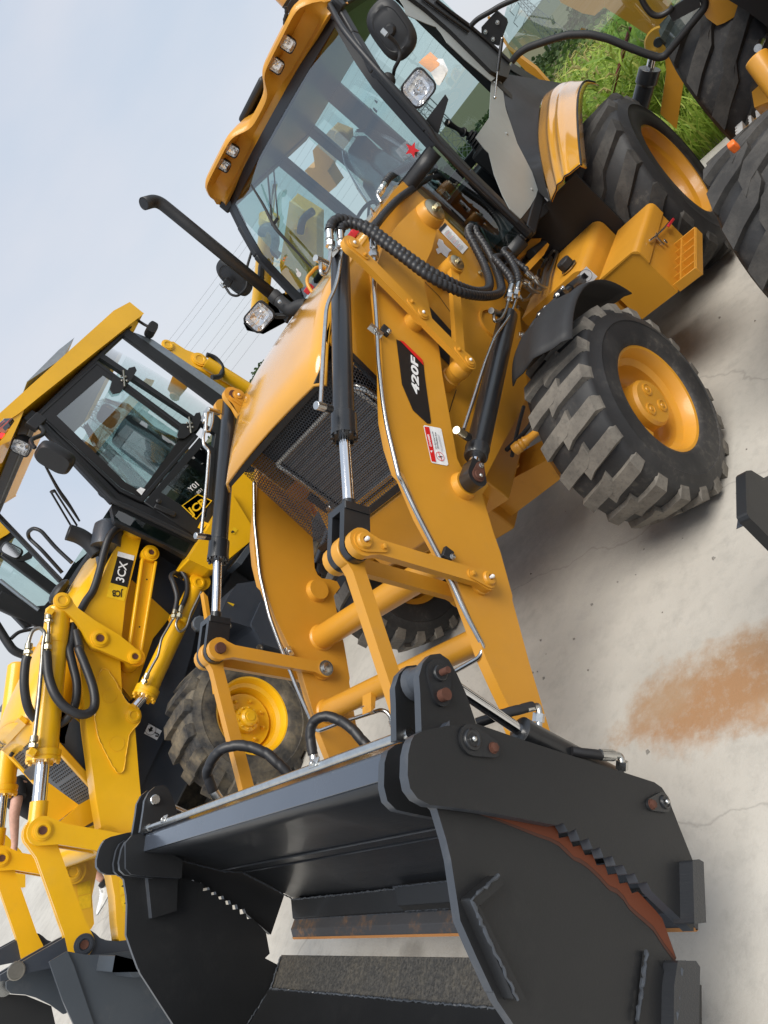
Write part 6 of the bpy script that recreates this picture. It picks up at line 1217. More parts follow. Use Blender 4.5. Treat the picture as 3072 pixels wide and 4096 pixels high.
# ---------------- loader arm
JA = -2.95
AR = [(-0.162,-2.95,2.022),(-0.128,-2.95,2.049),(-0.064,-2.95,2.051),(0.208,-2.95,2.011),(0.455,-2.95,1.967),(0.702,-2.95,1.928),(0.868,-2.95,1.894),(0.997,-2.95,1.83),(0.994,-2.95,1.804),(1.209,-2.95,1.625),(1.444,-2.95,1.436),(1.576,-2.95,1.323),(1.799,-2.95,1.135),(1.965,-2.95,0.985),(2.174,-2.95,0.779),(2.265,-2.95,0.694),(2.391,-2.95,0.603),(2.475,-2.95,0.533),(2.457,-2.95,0.488),(2.412,-2.95,0.438),(2.37,-2.95,0.436),(2.209,-2.95,0.559),(1.9,-2.95,0.676),(1.643,-2.95,0.873),(1.538,-2.95,0.952),(1.272,-2.95,1.145),(1.15,-2.95,1.215),(1.144,-2.95,1.287),(1.118,-2.95,1.342),(1.1,-2.95,1.362),(0.91,-2.95,1.495),(0.818,-2.95,1.551),(0.47,-2.95,1.722),(0.131,-2.95,1.838),(-0.116,-2.95,1.924),(-0.15,-2.95,1.945),(-0.17,-2.95,1.984)]
m_ = MB(); m_.prism(AR, (0, -.16, 0)); armJ = m_.put('loader_arm', 'bright_yellow', J, .022)
RP = [(1.014,-2.938,1.565),(1.032,-2.938,1.583),(1.078,-2.938,1.58),(1.165,-2.938,1.545),(1.273,-2.938,1.487),(1.367,-2.938,1.423),(1.457,-2.938,1.342),(1.548,-2.938,1.2),(1.588,-2.938,1.128),(1.602,-2.938,1.088),(1.584,-2.938,1.067),(1.56,-2.938,1.065),(1.449,-2.938,1.113),(1.337,-2.938,1.158),(1.278,-2.938,1.151),(1.225,-2.938,1.14),(1.179,-2.938,1.151),(1.152,-2.938,1.179),(1.144,-2.938,1.223),(1.148,-2.938,1.289),(1.119,-2.938,1.346),(1.048,-2.938,1.467),(1.012,-2.938,1.538)]
m_ = MB(); m_.prism(RP, (0, -.012, 0)); rp_ = m_.put('reinforcement_plate', 'bright_yellow', armJ, .003)
m_ = MB(); weld(m_, RP + [RP[0]], .007, .02); m_.put('weld_bead', 'bright_yellow', rp_)
m_ = MB()
for q in [(1.168,-2.938,1.43),(1.434,-2.938,1.202)]: m_.lathe(q, (0, 1, 0), [(.052, .002), (.052, .003), (.045, -.006), (.0445, -.006)], 26)
m_.put('plug_hole', 'bright_yellow', rp_)
def pinring(name, q, r, parent, mat='bright_yellow', bore=None):
    mb = MB(); mb.lathe(q, (0, 1, 0), [(r, -.004), (r, .010), (r * .8, .011), (r * .8, .018), (r * .55, .019), (r * .5, .012)], 28); o = mb.put(name, mat, parent)
    if bore: mb = MB(); mb.lathe(V(q) + V((0, .013, 0)), (0, 1, 0), [(r * .42, 0), (r * .42, .004), (r * .2, .001)], 16); mb.put('bore', bore, o)
    return o
pinring('pin', [(1.205,-2.938,1.205)][0], .056, rp_)
pt = V([(-0.117,-2.95,1.992)][0]); m_ = MB(); m_.lathe(pt + V((0, -.02, 0)), (0, 1, 0), [(.095, 0), (.088, .06), (.08, .065)], 30); m_.put('pivot_boss', 'bright_yellow', armJ); pinring('pin', pt + V((0, .045, 0)), .062, armJ)
dj = decal('model_badge', 'yellow_print', [(0.138,-2.949,1.999),(0.09,-2.949,1.871),(0.478,-2.949,1.729),(0.526,-2.949,1.861)], armJ)
decal('badge_field', 'black_print', [(0.181,-2.947,1.977),(0.135,-2.947,1.854),(0.363,-2.947,1.772),(0.407,-2.947,1.9)], dj); decal('badge_white', 'white_print', [(0.141,-2.947,1.996),(0.094,-2.947,1.871),(0.135,-2.947,1.854),(0.181,-2.947,1.98)], dj)
b0, b1, t0 = [V(p) for p in [(0.346,-2.945,1.814),(0.18,-2.945,1.88),(0.365,-2.945,1.88)]]; text('3CX', 'model_lettering', 'white_print', dj, b0, b1 - b0, t0 - b0, (t0 - b0).length * .98, (b1 - b0).length, .05, .015)
b0, b1, t0 = [V(p) for p in [(0.395,-2.945,1.793),(0.436,-2.945,1.864),(0.464,-2.945,1.764)]]; text('JCB', 'maker_lettering', 'black_print', dj, b0, b1 - b0, t0 - b0, (t0 - b0).length * .95, (b1 - b0).length, .0, .03)
for q in (([(2.178,-2.949,0.718),(2.109,-2.949,0.637),(2.192,-2.949,0.584),(2.247,-2.949,0.667)], [(2.201,-2.947,0.688),(2.128,-2.947,0.65),(2.193,-2.947,0.599)], [(2.196,-2.946,0.676),(2.143,-2.946,0.648),(2.19,-2.946,0.61)]), ([(2.255,-2.949,0.661),(2.194,-2.949,0.58),(2.278,-2.949,0.524),(2.327,-2.949,0.596)], [(2.28,-2.947,0.618),(2.217,-2.947,0.586),(2.272,-2.947,0.542)], [(2.275,-2.946,0.606),(2.231,-2.946,0.585),(2.269,-2.946,0.553)])):
    o_ = decal('warning_sticker', 'yellow_print', q[0], armJ); decal('warning_triangle', 'black_print', q[1], o_); decal('warning_field', 'yellow_print', q[2], o_); c_ = sum((V(p) for p in q[2]), V()) / 3 + V((0, .003, 0))
    m_ = MB(); m_.tube([c_ + V((-.014, 0, .004)), c_ + V((.0, 0, -.002)), c_ + V((.016, 0, .006))], .0045, 5); m_.tube([c_ + V((-.004, 0, -.012)), c_ + V((.006, 0, .004))], .0045, 5); m_.put('warning_figure', 'black_print', o_)
# bell lever, channel link
BL = [(0.799,-2.86,2.155),(0.772,-2.86,2.159),(0.746,-2.86,2.148),(0.728,-2.86,2.127),(0.718,-2.86,2.097),(0.723,-2.86,2.06),(0.744,-2.86,2.027),(0.759,-2.86,1.992),(0.772,-2.86,1.836),(0.77,-2.86,1.623),(0.797,-2.86,1.432),(0.818,-2.86,1.394),(0.85,-2.86,1.38),(0.886,-2.86,1.389),(0.913,-2.86,1.427),(0.928,-2.86,1.557),(0.946,-2.86,1.682),(0.957,-2.86,1.733),(0.936,-2.86,1.788),(0.886,-2.86,1.867),(0.851,-2.86,1.952),(0.834,-2.86,2.046),(0.841,-2.86,2.093),(0.829,-2.86,2.131)]
m_ = MB(); m_.prism(BL, (0, -.035, 0)); blv = m_.put('bell_lever', 'bright_yellow', armJ, .006)
for q, r in (([(0.776,-2.86,2.105)][0], .062), ([(0.873,-2.86,1.726)][0], .066), ([(0.854,-2.86,1.436)][0], .052)): pinring('pin', q, r, blv, 'bright_yellow', 'rust' if r != .062 else None)
m_ = MB(); q = V([(0.856,-2.9,1.724)][0]); m_.cyl(q + V((0, -.05, 0)), q, .09, 26); q = V([(0.839,-2.95,1.422)][0]); m_.cyl(q + V((0, -.12, 0)), q + V((0, .06, 0)), .07, 26); m_.put('lever_boss', 'bright_yellow', blv)
ca, cb = V([(0.008,-2.93,1.778)][0]), V([(0.809,-2.93,1.44)][0])
m_ = MB(); lever(m_, ca, cb, .065, .05, .085, -2.97, -2.95); dd = (cb - ca).normalized(); nn = V((-dd.z, 0, dd.x))
for s in (-1, 1): m_.bar(ca + dd * .06 + nn * s * .055 + V((0, -.01, 0)), cb - dd * .02 + nn * s * .045 + V((0, -.01, 0)), .02, .05)
lk = m_.put('channel_link', 'bright_yellow', armJ, .005); m_ = MB(); m_.cyl(ca + V((0, -.06, 0)), ca + V((0, .02, 0)), .07, 26); m_.put('link_boss', 'bright_yellow', lk); pinring('pin', ca + V((0, .02, 0)), .05, lk, 'bright_yellow', 'rust')
m_ = MB()
for f in (.28, .75): q = ca.lerp(cb, f) + V((0, .021, 0)); m_.lathe(q, (0, 1, 0), [(.007, 0), (.007, .002)], 10)
m_.put('link_hole', 'black_print', lk)
dup(armJ, DA)
# tilt cylinders (left with pipes) and lift cylinder
def ycyl(a, b_, c_, d_, r, rr, name='tilt_cylinder'):
    a, b_, c_, d_ = [V(x) for x in (a, b_, c_, d_)]; d = (b_ - a).normalized(); l = (b_ - a).length
    m_ = MB(); m_.lathe(a, d, [(r * .8, -.02), (r, .0), (r, l - .14), (r * 1.04, l - .13), (r * 1.04, l - .075), (r * 1.25, l - .07), (r * 1.25, l - .03), (r * 1.2, l - .028), (r * 1.2, l - .024), (r * 1.25, l - .02), (r * 1.25, l)], 32)
    x, y, _ = frame(d)
    for k in range(8): t = 2 * PI * k / 8; hexbolt(m_, b_ + (x * math.cos(t) + y * math.sin(t)) * r * 1.08, d, .012, .018)
    o = m_.put(name, 'bright_yellow', J)
    m_ = MB(); m_.cyl(b_ - d * .01, c_, rr, 24); m_.put('piston_rod', 'chrome', o)
    if (d_ - c_).length > .05: m_ = MB(); m_.cyl(c_, d_, rr * 1.25, 24); m_.put('rod_eye', 'bright_yellow', o, .004)
    return o
tp = [(0.813,-2.95,2.087),(1.761,-2.95,1.568),(1.982,-2.95,1.444),(2.115,-2.95,1.372)]
tj = ycyl(*tp, .088, .045); dupc = dup(tj, DJ)
lpv = [(0.08,-2.78,1.334),(1.089,-2.83,1.224),(1.177,-2.84,1.241),(1.233,-2.85,1.218)]
lj = ycyl(lpv[0], lpv[1], lpv[2], lpv[2], .072, .036, 'lift_cylinder'); pinring('pin', [(0.109,-2.72,1.339)][0], .055, lj); m_ = MB(); q = V([(0.075,-2.78,1.332)][0]); m_.cyl(q + V((0, -.06, 0)), q + V((0, .05, 0)), .085, 24); m_.put('cylinder_eye', 'bright_yellow', lj)
m_ = MB(); pb = V([(0.458,-2.78,1.303)][0]); dd = (V(lpv[1]) - V(lpv[0])).normalized(); m_.lathe(pb - dd * .02, dd, [(.082, 0), (.082, .035)], 24); m_.put('pipe_band', 'bright_yellow', lj)
pline('hydraulic_pipe', roundpath([(0.436,-2.7,1.374),(0.497,-2.7,1.363),(0.694,-2.7,1.358),(0.824,-2.7,1.312),(0.898,-2.71,1.31),(1.004,-2.72,1.302)], .03), .010, 'pipe_dull', J); pline('hydraulic_pipe', roundpath([(0.416,-2.7,1.345),(0.543,-2.69,1.325),(0.579,-2.69,1.265),(0.511,-2.69,1.239),(0.38,-2.7,1.268),(0.175,-2.7,1.284)], .03), .010, 'pipe_dull', J)
for pts in ([(0.441,-2.7,1.382),(0.331,-2.7,1.426),(0.235,-2.72,1.506),(0.173,-2.76,1.549),(0.103,-2.8,1.532),(0.085,-2.84,1.458)], [(0.403,-2.7,1.353),(0.249,-2.72,1.374),(0.122,-2.76,1.429),(0.056,-2.8,1.5)]): pline('hose', spline(pts, 6), .020, 'hose_black', J)
for a_, b_ in (([(0.427,-2.7,1.387)][0], [(0.513,-2.7,1.361)][0]), ([(0.374,-2.7,1.361)][0], [(0.49,-2.7,1.327)][0]), ([(0.974,-2.71,1.309)][0], [(1.049,-2.73,1.293)][0])): m_ = MB(); fit(m_, a_, b_, .020); m_.put('hose_fitting', 'zinc_yellow', J)
pline('hydraulic_pipe', roundpath([(1.221,-2.84,2.081),(1.143,-2.84,2.125),(1.078,-2.84,2.141),(1.038,-2.84,2.115),(1.048,-2.84,2.064),(1.14,-2.84,2.021),(1.205,-2.84,1.98),(1.452,-2.84,1.837),(1.689,-2.84,1.708)], .05), .013, 'pipe_dull', J)
pline('hydraulic_pipe', [(0.91,-2.86,2.122),(1.052,-2.86,2.031)], .011, 'pipe_dull', J)
m_ = MB()
for q in [(0.895,-2.86,2.125),(1.772,-2.84,1.669)]: m_.box(q, .05, .05, .05)
m_.put('port_block', 'bright_yellow', tj, .005)
m_ = MB(); d_ = (V(tp[1]) - V(tp[0])).normalized(); q = V([(1.002,-2.95,1.991)][0]); m_.lathe(q, d_, [(.093, 0), (.093, .05)], 26); m_.put('pipe_band', 'bright_yellow', tj)
for a_, b_ in (([(0.918,-2.86,2.117)][0], [(0.975,-2.86,2.083)][0]), ([(1.05,-2.85,2.04)][0], [(1.16,-2.85,1.975)][0]), ([(1.677,-2.84,1.716)][0], [(1.755,-2.84,1.675)][0]), ([(1.173,-2.84,2.105)][0], [(1.251,-2.84,2.062)][0])): m_ = MB(); fit(m_, a_, b_, .026); m_.put('hose_fitting', 'zinc_yellow', J)
def lhose(pts, r=.026): return pline('hose', spline(pts, 8), r, 'hose_black', J, 12)
lhose([(-0.059,-2.9,2.066),(0.0,-2.9,2.111),(0.099,-2.9,2.119),(0.223,-2.92,2.08),(0.385,-2.93,2.018),(0.539,-2.94,1.971),(0.643,-2.95,1.966),(0.787,-2.95,1.947)], .03)
lhose([(1.164,-2.84,1.975),(1.2,-2.83,1.95),(1.304,-2.82,1.869),(1.389,-2.8,1.773),(1.434,-2.79,1.676),(1.442,-2.78,1.586),(1.419,-2.78,1.522),(1.363,-2.79,1.492),(1.299,-2.8,1.512),(1.212,-2.82,1.58),(1.112,-2.84,1.694),(1.024,-2.86,1.801),(1.006,-2.88,1.803),(0.894,-2.92,1.896)], .032)
lhose([(1.251,-2.84,2.062),(1.299,-2.85,2.043),(1.413,-2.87,1.968),(1.509,-2.9,1.873),(1.543,-2.94,1.797),(1.544,-2.98,1.709),(1.514,-2.97,1.626),(1.447,-2.93,1.593),(1.36,-2.88,1.607),(1.24,-2.86,1.678),(1.126,-2.88,1.784),(1.045,-2.9,1.855),(0.982,-2.92,1.875),(0.847,-2.94,1.942)], .030)
# bucket levers and links
U2 = V([(2.579,-2.95,0.749)][0])
def blevers(off, full):
    o = V(off); E_ = U1 + o if full else U1R; m_ = MB(); lever(m_, U0 + o, E_, .088, .075, .125, -2.90 + o.y, -2.865 + o.y); l1 = m_.put('tilt_lever', 'bright_yellow', J, .006); pinring('pin', U0 + o + V((0, .065, 0)), .060, l1, 'bright_yellow', 'rust'); 
    m_ = MB(); lever(m_, U0 + o, E_, .088, .075, .125, -3.06 + o.y, -3.025 + o.y); m_.put('tilt_lever', 'bright_yellow', J, .006)
    for y in (-2.955, -3.0): m_ = MB(); lever(m_, U0 + o, U2 + o, .10, .08, .135, y + o.y, y + .03 + o.y); m_.put('bucket_link', 'bright_yellow', J, .006)
    return l1
l1 = blevers((0, 0, 0), 1); l2 = blevers(DL, 0)
pinring('pin', [(2.042,-4.3,0.771)][0], .075, l2); q = V([(2.034,-4.35,0.761)][0])
m_ = MB(); m_.cyl(q + V((0, -.1, 0)), q + V((0, .05, 0)), .095, 26); m_.put('lever_boss', 'bright_yellow', l2)
# slate bucket
BKJ = [(2.914,-2.8,1.111),(2.885,-2.8,1.073),(2.832,-2.8,1.016),(2.727,-2.8,0.903),(2.648,-2.8,0.835),(2.643,-2.8,0.821),(2.642,-2.8,0.752),(2.631,-2.8,0.687),(2.605,-2.8,0.63),(2.556,-2.8,0.555),(2.519,-2.8,0.48),(2.489,-2.8,0.382),(2.588,-2.8,0.229),(2.759,-2.8,-0.027),(2.97,-2.8,0.369),(2.948,-2.8,0.594)]
m_ = MB(); m_.prism([(2.60, -4.75, .66), (2.68, -4.75, .63), (2.62, -4.75, .50), (2.5, -4.75, .25), (2.55, -4.75, .05), (2.8, -4.75, .01), (3.35, -4.75, .0), (3.35, -4.75, .02), (2.8, -4.75, .05), (2.58, -4.75, .09), (2.54, -4.75, .26), (2.66, -4.75, .5)], (0, 2.32, 0)); bj = m_.put('bucket', 'slate_bucket', J, .006)
LUG = [(2.874,-2.93,1.094),(2.733,-2.93,0.986),(2.588,-2.93,0.868),(2.525,-2.93,0.806),(2.501,-2.93,0.776),(2.49,-2.93,0.738),(2.495,-2.93,0.7),(2.505,-2.93,0.659),(2.502,-2.93,0.615),(2.48,-2.93,0.543),(2.449,-2.93,0.484),(2.414,-2.93,0.441),(2.427,-2.93,0.385),(2.494,-2.93,0.313),(2.632,-2.93,0.54),(2.698,-2.93,0.766),(2.801,-2.93,0.939),(2.872,-2.93,1.027),(2.9,-2.93,1.075)]
for y in (0, -.13): m_ = MB(); m_.prism([V(p) + V((0, y, 0)) for p in LUG], (0, -.03, 0)); lg = m_.put('bucket_lug', 'dark_slate', bj, .004); (pinring('bore_ring', V([(2.573,-2.925,0.734)][0]), .062, lg, 'dark_slate', 'rust') if y == 0 else None)
for y in (-1.48, -1.61): m_ = MB(); m_.prism([V(p) + V((0, y, 0)) for p in LUG], (0, -.03, 0)); lg = m_.put('bucket_lug', 'dark_slate', bj, .004)
pinring('bore_ring', V([(2.61,-4.42,0.727)][0]), .055, bj, 'dark_slate', 'rust')
m_ = MB(); m_.add([(2.651,-2.78,0.839),(2.643,-2.78,0.801),(2.631,-2.78,0.744),(2.618,-2.78,0.701),(2.593,-2.78,0.643),(2.554,-2.78,0.564),(2.516,-2.78,0.489),(2.492,-2.78,0.388),(2.761,-2.78,-0.019),(2.923,-2.78,0.49)], [tuple(range(10))]); m_.put('side_panel', 'slate_bucket', bj, solid=.02, smooth=0)
m_ = MB(); m_.prism([(2.734,-2.74,0.914),(2.653,-2.74,0.849),(2.699,-2.74,0.776),(2.921,-2.74,0.49),(2.956,-2.74,0.599),(2.874,-2.74,0.729)], (0, -.03, 0), 1); m_.put('side_cutter', ['slate_bucket', 'edge_wear'], bj, .004)
m_ = MB(); m_.prism([(2.881,-3.15,1.003),(2.822,-3.15,0.944),(2.701,-3.15,0.823),(2.8,-3.15,0.696),(2.891,-3.15,0.575),(2.904,-3.15,0.575),(2.913,-3.15,0.591),(2.896,-3.15,0.69),(2.893,-3.15,0.787),(2.901,-3.15,0.86),(2.923,-3.15,0.938),(2.912,-3.15,0.979)], (0, -.03, 0), 1); m_.put('gusset', ['slate_bucket', 'edge_wear'], bj, .004)
m_ = MB(); weld(m_, [(2.706,-3.13,0.828),(2.801,-3.13,0.7),(2.892,-3.13,0.581)], .012, .02); m_.put('weld_bead', 'edge_wear', bj)
m_ = MB(); m_.add([(2.944,-3.4,0.979),(2.896,-3.4,0.807),(2.893,-3.4,0.627),(2.971,-3.4,0.544),(3.091,-3.4,0.874)], [tuple(range(5))]); m_.put('inner_panel', 'bucket_black', bj, solid=.02, smooth=0)
m_ = MB(); q = V([(2.906,-3.3,0.976)][0]); m_.cyl(q + V((0, -.8, 0)), q + V((0, .05, 0)), .05, 24); m_.put('bucket_tube', 'zinc', bj)
m_ = MB(); q = V([(2.826,-2.918,1.025)][0]); m_.lathe(q, (0, 1, 0), [(.05, -.01), (.05, .0), (.044, .001), (.044, -.008)], 22); m_.put('lug_hole', 'pipe_dull', bj)
# ---------------- cab of the bright yellow machine
CJ = -2.75
def pane(name, mat, pts, parent, off=(0, 0, 0)):
    m_ = MB(); P = [V(p) + V(off) for p in pts]; m_.add(P, [tuple(range(len(P)))]); return m_.put(name, mat, parent, smooth=0)
def ringp(name, mat, out, inn, parent, vec=(0, -.04, 0), bev=.006):
    m_ = MB(); n = len(out); O = [V(p) for p in out]; I = [V(p) for p in inn]; vec = V(vec); vs = O + I + [p + vec for p in O] + [p + vec for p in I]; fs = []
    for k in range(n):
        l = (k + 1) % n; fs += [(k, l, n + l, n + k), (2 * n + k, 3 * n + k, 3 * n + l, 2 * n + l), (k, 2 * n + k, 2 * n + l, l), (n + k, n + l, 3 * n + l, 3 * n + k)]
    m_.add(vs, fs); return m_.put(name, mat, parent, bev=bev)
cf = ringp('cab_side_frame', 'cab_black', [(-0.331,-2.75,3.127),(-1.727,-2.75,3.136),(-1.761,-2.75,2.07),(-1.298,-2.75,1.824),(-0.463,-2.75,1.488),(-0.231,-2.75,1.476),(-0.094,-2.75,2.255)], [(-0.4,-2.75,3.105),(-1.629,-2.75,3.103),(-1.631,-2.75,2.071),(-1.285,-2.75,1.918),(-0.451,-2.75,1.607),(-0.352,-2.75,1.623),(-0.191,-2.75,2.238)], J, (0, -.09, 0), .012)
ringp('rear_pane_frame', 'cab_black', [(-1.237,-2.746,3.108),(-1.659,-2.746,3.099),(-1.654,-2.746,2.046),(-1.319,-2.746,1.906)], [(-1.298,-2.746,3.104),(-1.616,-2.746,3.097),(-1.614,-2.746,2.084),(-1.342,-2.746,1.976)], cf, (0, -.05, 0))
pane('rear_side_glass', 'cab_glass', [(-1.311,-2.77,3.108),(-1.642,-2.77,3.104),(-1.651,-2.77,2.083),(-1.358,-2.77,1.967)], cf)
dr = ringp('cab_door', 'cab_black', [(-0.373,-2.738,3.118),(-1.185,-2.738,3.104),(-1.164,-2.738,2.035),(-0.242,-2.738,2.073),(-0.208,-2.738,2.269)], [(-0.39,-2.738,3.101),(-1.149,-2.738,3.081),(-1.129,-2.738,2.066),(-0.274,-2.738,2.109),(-0.241,-2.738,2.273)], J, (0, -.05, 0))
ringp('glass_border', 'black_print', [(-0.394,-2.744,3.103),(-1.154,-2.744,3.082),(-1.134,-2.744,2.066),(-0.278,-2.744,2.109),(-0.245,-2.744,2.274)], [(-0.472,-2.744,3.022),(-1.099,-2.744,2.986),(-1.084,-2.744,2.155),(-0.33,-2.744,2.136),(-0.314,-2.744,2.276)], dr, (0, -.004, 0), 0)
pane('door_glass', 'cab_glass', [(-0.398,-2.75,3.104),(-1.159,-2.75,3.083),(-1.139,-2.75,2.066),(-0.282,-2.75,2.109),(-0.249,-2.75,2.274)], dr)
lw = ringp('lower_door_frame', 'cab_black', [(-0.251,-2.74,2.064),(-1.158,-2.74,2.025),(-1.16,-2.74,1.852),(-0.436,-2.74,1.514),(-0.26,-2.74,1.497)], [(-0.432,-2.74,2.003),(-1.096,-2.74,1.958),(-1.081,-2.74,1.856),(-0.489,-2.74,1.579),(-0.444,-2.74,1.608)], dr, (0, -.05, 0))
pane('lower_glass', 'dark_glass', [(-0.427,-2.75,2.005),(-1.112,-2.75,1.963),(-1.095,-2.75,1.849),(-0.481,-2.75,1.57),(-0.411,-2.75,1.603)], lw)
pane('kick_panel', 'black_print', [(-0.434,-2.76,2.005),(-1.12,-2.76,1.963),(-1.103,-2.76,1.849),(-0.488,-2.76,1.569),(-0.418,-2.76,1.602)], lw, (0, -.05, 0))
m_ = MB(); m_.bar([(-0.273,-2.73,1.981)][0], [(-0.31,-2.73,1.799)][0], .05, .03); m_.lathe([(-0.329,-2.73,1.977)][0], (0, 1, 0), [(.025, 0), (.02, .02)], 14); m_.put('door_handle', 'plastic_black', dr, .01)
for q in ([(-1.179,-2.736,2.847),(-1.318,-2.736,2.871),(-1.374,-2.736,2.842),(-1.348,-2.736,2.808),(-1.243,-2.736,2.789),(-1.034,-2.736,2.784),(-0.977,-2.736,2.818),(-0.999,-2.736,2.865),(-1.131,-2.736,2.914)], [(-1.21,-2.736,2.165),(-1.354,-2.736,2.179),(-1.392,-2.736,2.153),(-1.344,-2.736,2.111),(-1.214,-2.736,2.082),(-1.035,-2.736,2.122),(-0.995,-2.736,2.163),(-1.019,-2.736,2.189),(-1.15,-2.736,2.224)]):
    m_ = MB(); m_.prism(q, (0, .014, 0)); hg = m_.put('door_hinge', 'plastic_black', dr, .006); c_ = sum((V(p) for p in q), V()) / len(q); m_ = MB(); 
    for a in range(4): m_.ball(c_ + V((.03 * math.cos(a * PI / 2), .022, .03 * math.sin(a * PI / 2))), .012, 6, (1, .5, 1))
    m_.tube([c_ + V((-.07, .022, .05)), c_ + V((.07, .022, -.05))], .008, 8); m_.put('hinge_bolt', 'pipe_dull', hg)
pane('white_sticker', 'white_print', [(-0.302,-2.734,2.172),(-0.351,-2.734,2.16),(-0.36,-2.734,2.119),(-0.291,-2.734,2.116)], dr)
m_ = MB(); m_.prism([(-0.202,-2.76,2.258),(-0.316,-2.76,1.519),(-0.23,-2.76,1.471),(-0.057,-2.76,1.488),(-0.039,-2.76,1.714),(0.039,-2.76,2.156),(-0.062,-2.76,2.251)], (0, -.06, 0)); m_.put('sill_panel', 'cab_black', J, .012)
pane('corner_glass', 'dark_glass', [(-0.062,-2.748,2.183),(-0.182,-2.748,1.563),(-0.078,-2.748,1.556),(0.024,-2.748,2.177)], J)
m_ = MB(); m_.tube(roundpath([(-0.291,-2.72,3.061),(-0.201,-2.72,2.7),(-0.084,-2.72,2.255),(-0.118,-2.72,2.107),(-0.226,-2.72,1.487)], .05), .022, 12); m_.put('cab_rail', 'cab_black', J)
jl = [V(p) for p in [(-0.428,-2.736,1.803),(-0.627,-2.736,1.747),(-0.656,-2.736,1.614),(-0.396,-2.736,1.636)]]
lo = decal('maker_badge', 'yellow_print', jl, lw); k_ = sum(jl, V()) / 4
decal('badge_field', 'black_print', [p.lerp(k_, .09) for p in jl], lo)
b0, b1, t0 = [V(p) for p in [(-0.393,-2.731,1.668),(-0.621,-2.731,1.604),(-0.458,-2.731,1.764)]]; text('JCB', 'maker_lettering', 'yellow_print', lo, b0, b1 - b0, t0 - b0, (t0 - b0).length * .78, (b1 - b0).length * .86, .1, .03)
b0, b1, t0 = [V(p) for p in [(-0.604,-2.734,1.803),(-0.711,-2.734,1.779),(-0.631,-2.734,1.843)]]; text('Y01', 'chalk_writing', 'white_print', lw, b0, b1 - b0, t0 - b0, (t0 - b0).length, (b1 - b0).length)
b0, b1, t0 = [V(p) for p in [(-0.628,-2.734,1.744),(-0.689,-2.734,1.731),(-0.638,-2.734,1.768)]]; text('051', 'chalk_writing', 'white_print', lw, b0, b1 - b0, t0 - b0, (t0 - b0).length, (b1 - b0).length)
pane('notice_sticker', 'yellow_print', [(-0.422,-2.734,1.598),(-0.436,-2.734,1.535),(-0.346,-2.734,1.547),(-0.338,-2.734,1.59)], lw)
# roof, windscreen, far side
m_ = MB(); m_.prism([(-0.043,-2.7,3.312),(-0.164,-2.7,3.312),(-0.82,-2.7,3.308),(-1.748,-2.7,3.304),(-1.962,-2.7,3.265),(-1.954,-2.7,3.104),(-1.711,-2.7,3.125),(-1.68,-2.7,3.125),(-0.5,-2.7,3.202),(-0.276,-2.7,3.214),(-0.171,-2.7,3.229),(-0.043,-2.7,3.269)], (0, -1.86, 0)); rj = m_.put('cab_roof', 'bright_yellow', J, .03)
m_ = MB(); m_.prism([(-0.037,-2.71,3.305),(-0.197,-2.71,3.245),(-0.321,-2.71,3.213),(-0.228,-2.71,3.181),(-0.019,-2.71,3.117),(0.148,-2.71,3.172)], (0, -.34, 0)); m_.put('roof_corner', 'bright_yellow', rj, .03)
m_ = MB(); m_.box((-1.1, -3.63, 3.13), 1.4, 1.72, .04); m_.box((-.34, -3.63, 3.15), .12, 1.74, .08); m_.put('headliner', 'cab_black', J, .01)
m_ = MB(); m_.prism([(-1.782,-2.81,3.073),(-1.804,-2.81,3.03),(-1.855,-2.81,2.907),(-1.919,-2.81,2.064),(-1.784,-2.81,2.033),(-1.752,-2.81,2.036)], (0, -.05, 0)); m_.put('rear_quarter', 'silver_paint', J, .006)
m_ = MB(); m_.prism([(-0.605,-2.8,3.375),(-1.084,-2.8,3.394),(-1.297,-2.8,3.383),(-1.029,-2.8,3.324)], (0, -1.5, 0)); m_.put('roof_hatch', 'silver_paint', rj, .02)
wt = [V(p) for p in [(-0.333,-2.75,3.113),(-0.096,-2.75,2.252)]]
wq = [wt[0], wt[0] + V((0, -1.72, 0)), wt[1] + V((0, -1.72, 0)), wt[1]]
m_ = MB(); m_.add([p + V((.01, 0, 0)) for p in wq], [(0, 1, 2, 3)]); wsj = m_.put('windscreen', 'cab_glass', J, smooth=0)
m_ = MB()
for a_, b_ in ((wq[1], wq[2]), (wq[0], wq[1]), (wq[3], wq[2]), (wq[0], wq[3])): m_.bar(a_, b_, .06, .06)
for x0, z0, z1 in ((-1.1, 1.9, 3.0), (-1.55, 1.9, 3.0)): m_.bar((x0, -4.50, z0), (x0, -4.50, z1), .09, .08)
m_.bar((-.1, -4.5, 2.25), (-1.6, -4.5, 2.0), .08, .08); m_.bar((-1.62, -2.85, 2.1), (-1.62, -4.5, 2.1), .1, .06, (0, 0, 1)); m_.put('cab_posts', 'cab_black', J, .01)
m_ = MB(); m_.box((-.9, -3.63, 1.55), 1.5, 1.7, .5); m_.box((-.2, -3.63, 2.0), .25, 1.6, .4); m_.put('cab_floor', 'cab_black', J, .02)
pane('rear_window', 'cab_glass', [(-1.62, -2.85, 2.1), (-1.62, -4.5, 2.1), (-1.62, -4.5, 3.0), (-1.62, -2.85, 3.0)], J); pane('far_window', 'cab_glass', [(-.2, -4.5, 2.2), (-1.6, -4.5, 2.0), (-1.6, -4.5, 3.0), (-.3, -4.5, 3.0)], J)
m_ = MB(); sc_ = V((-1.0, -3.5, 1.95)); m_.box(sc_, .5, .5, .2); m_.box(sc_ + V((-.26, 0, .38)), .14, .46, .72, Matrix.Rotation(-.12, 3, 'Y')); m_.box(sc_ + V((-.33, 0, .88)), .10, .26, .2); sj = m_.put('seat', 'seat_grey', J, .05)
m_ = MB(); ro = []
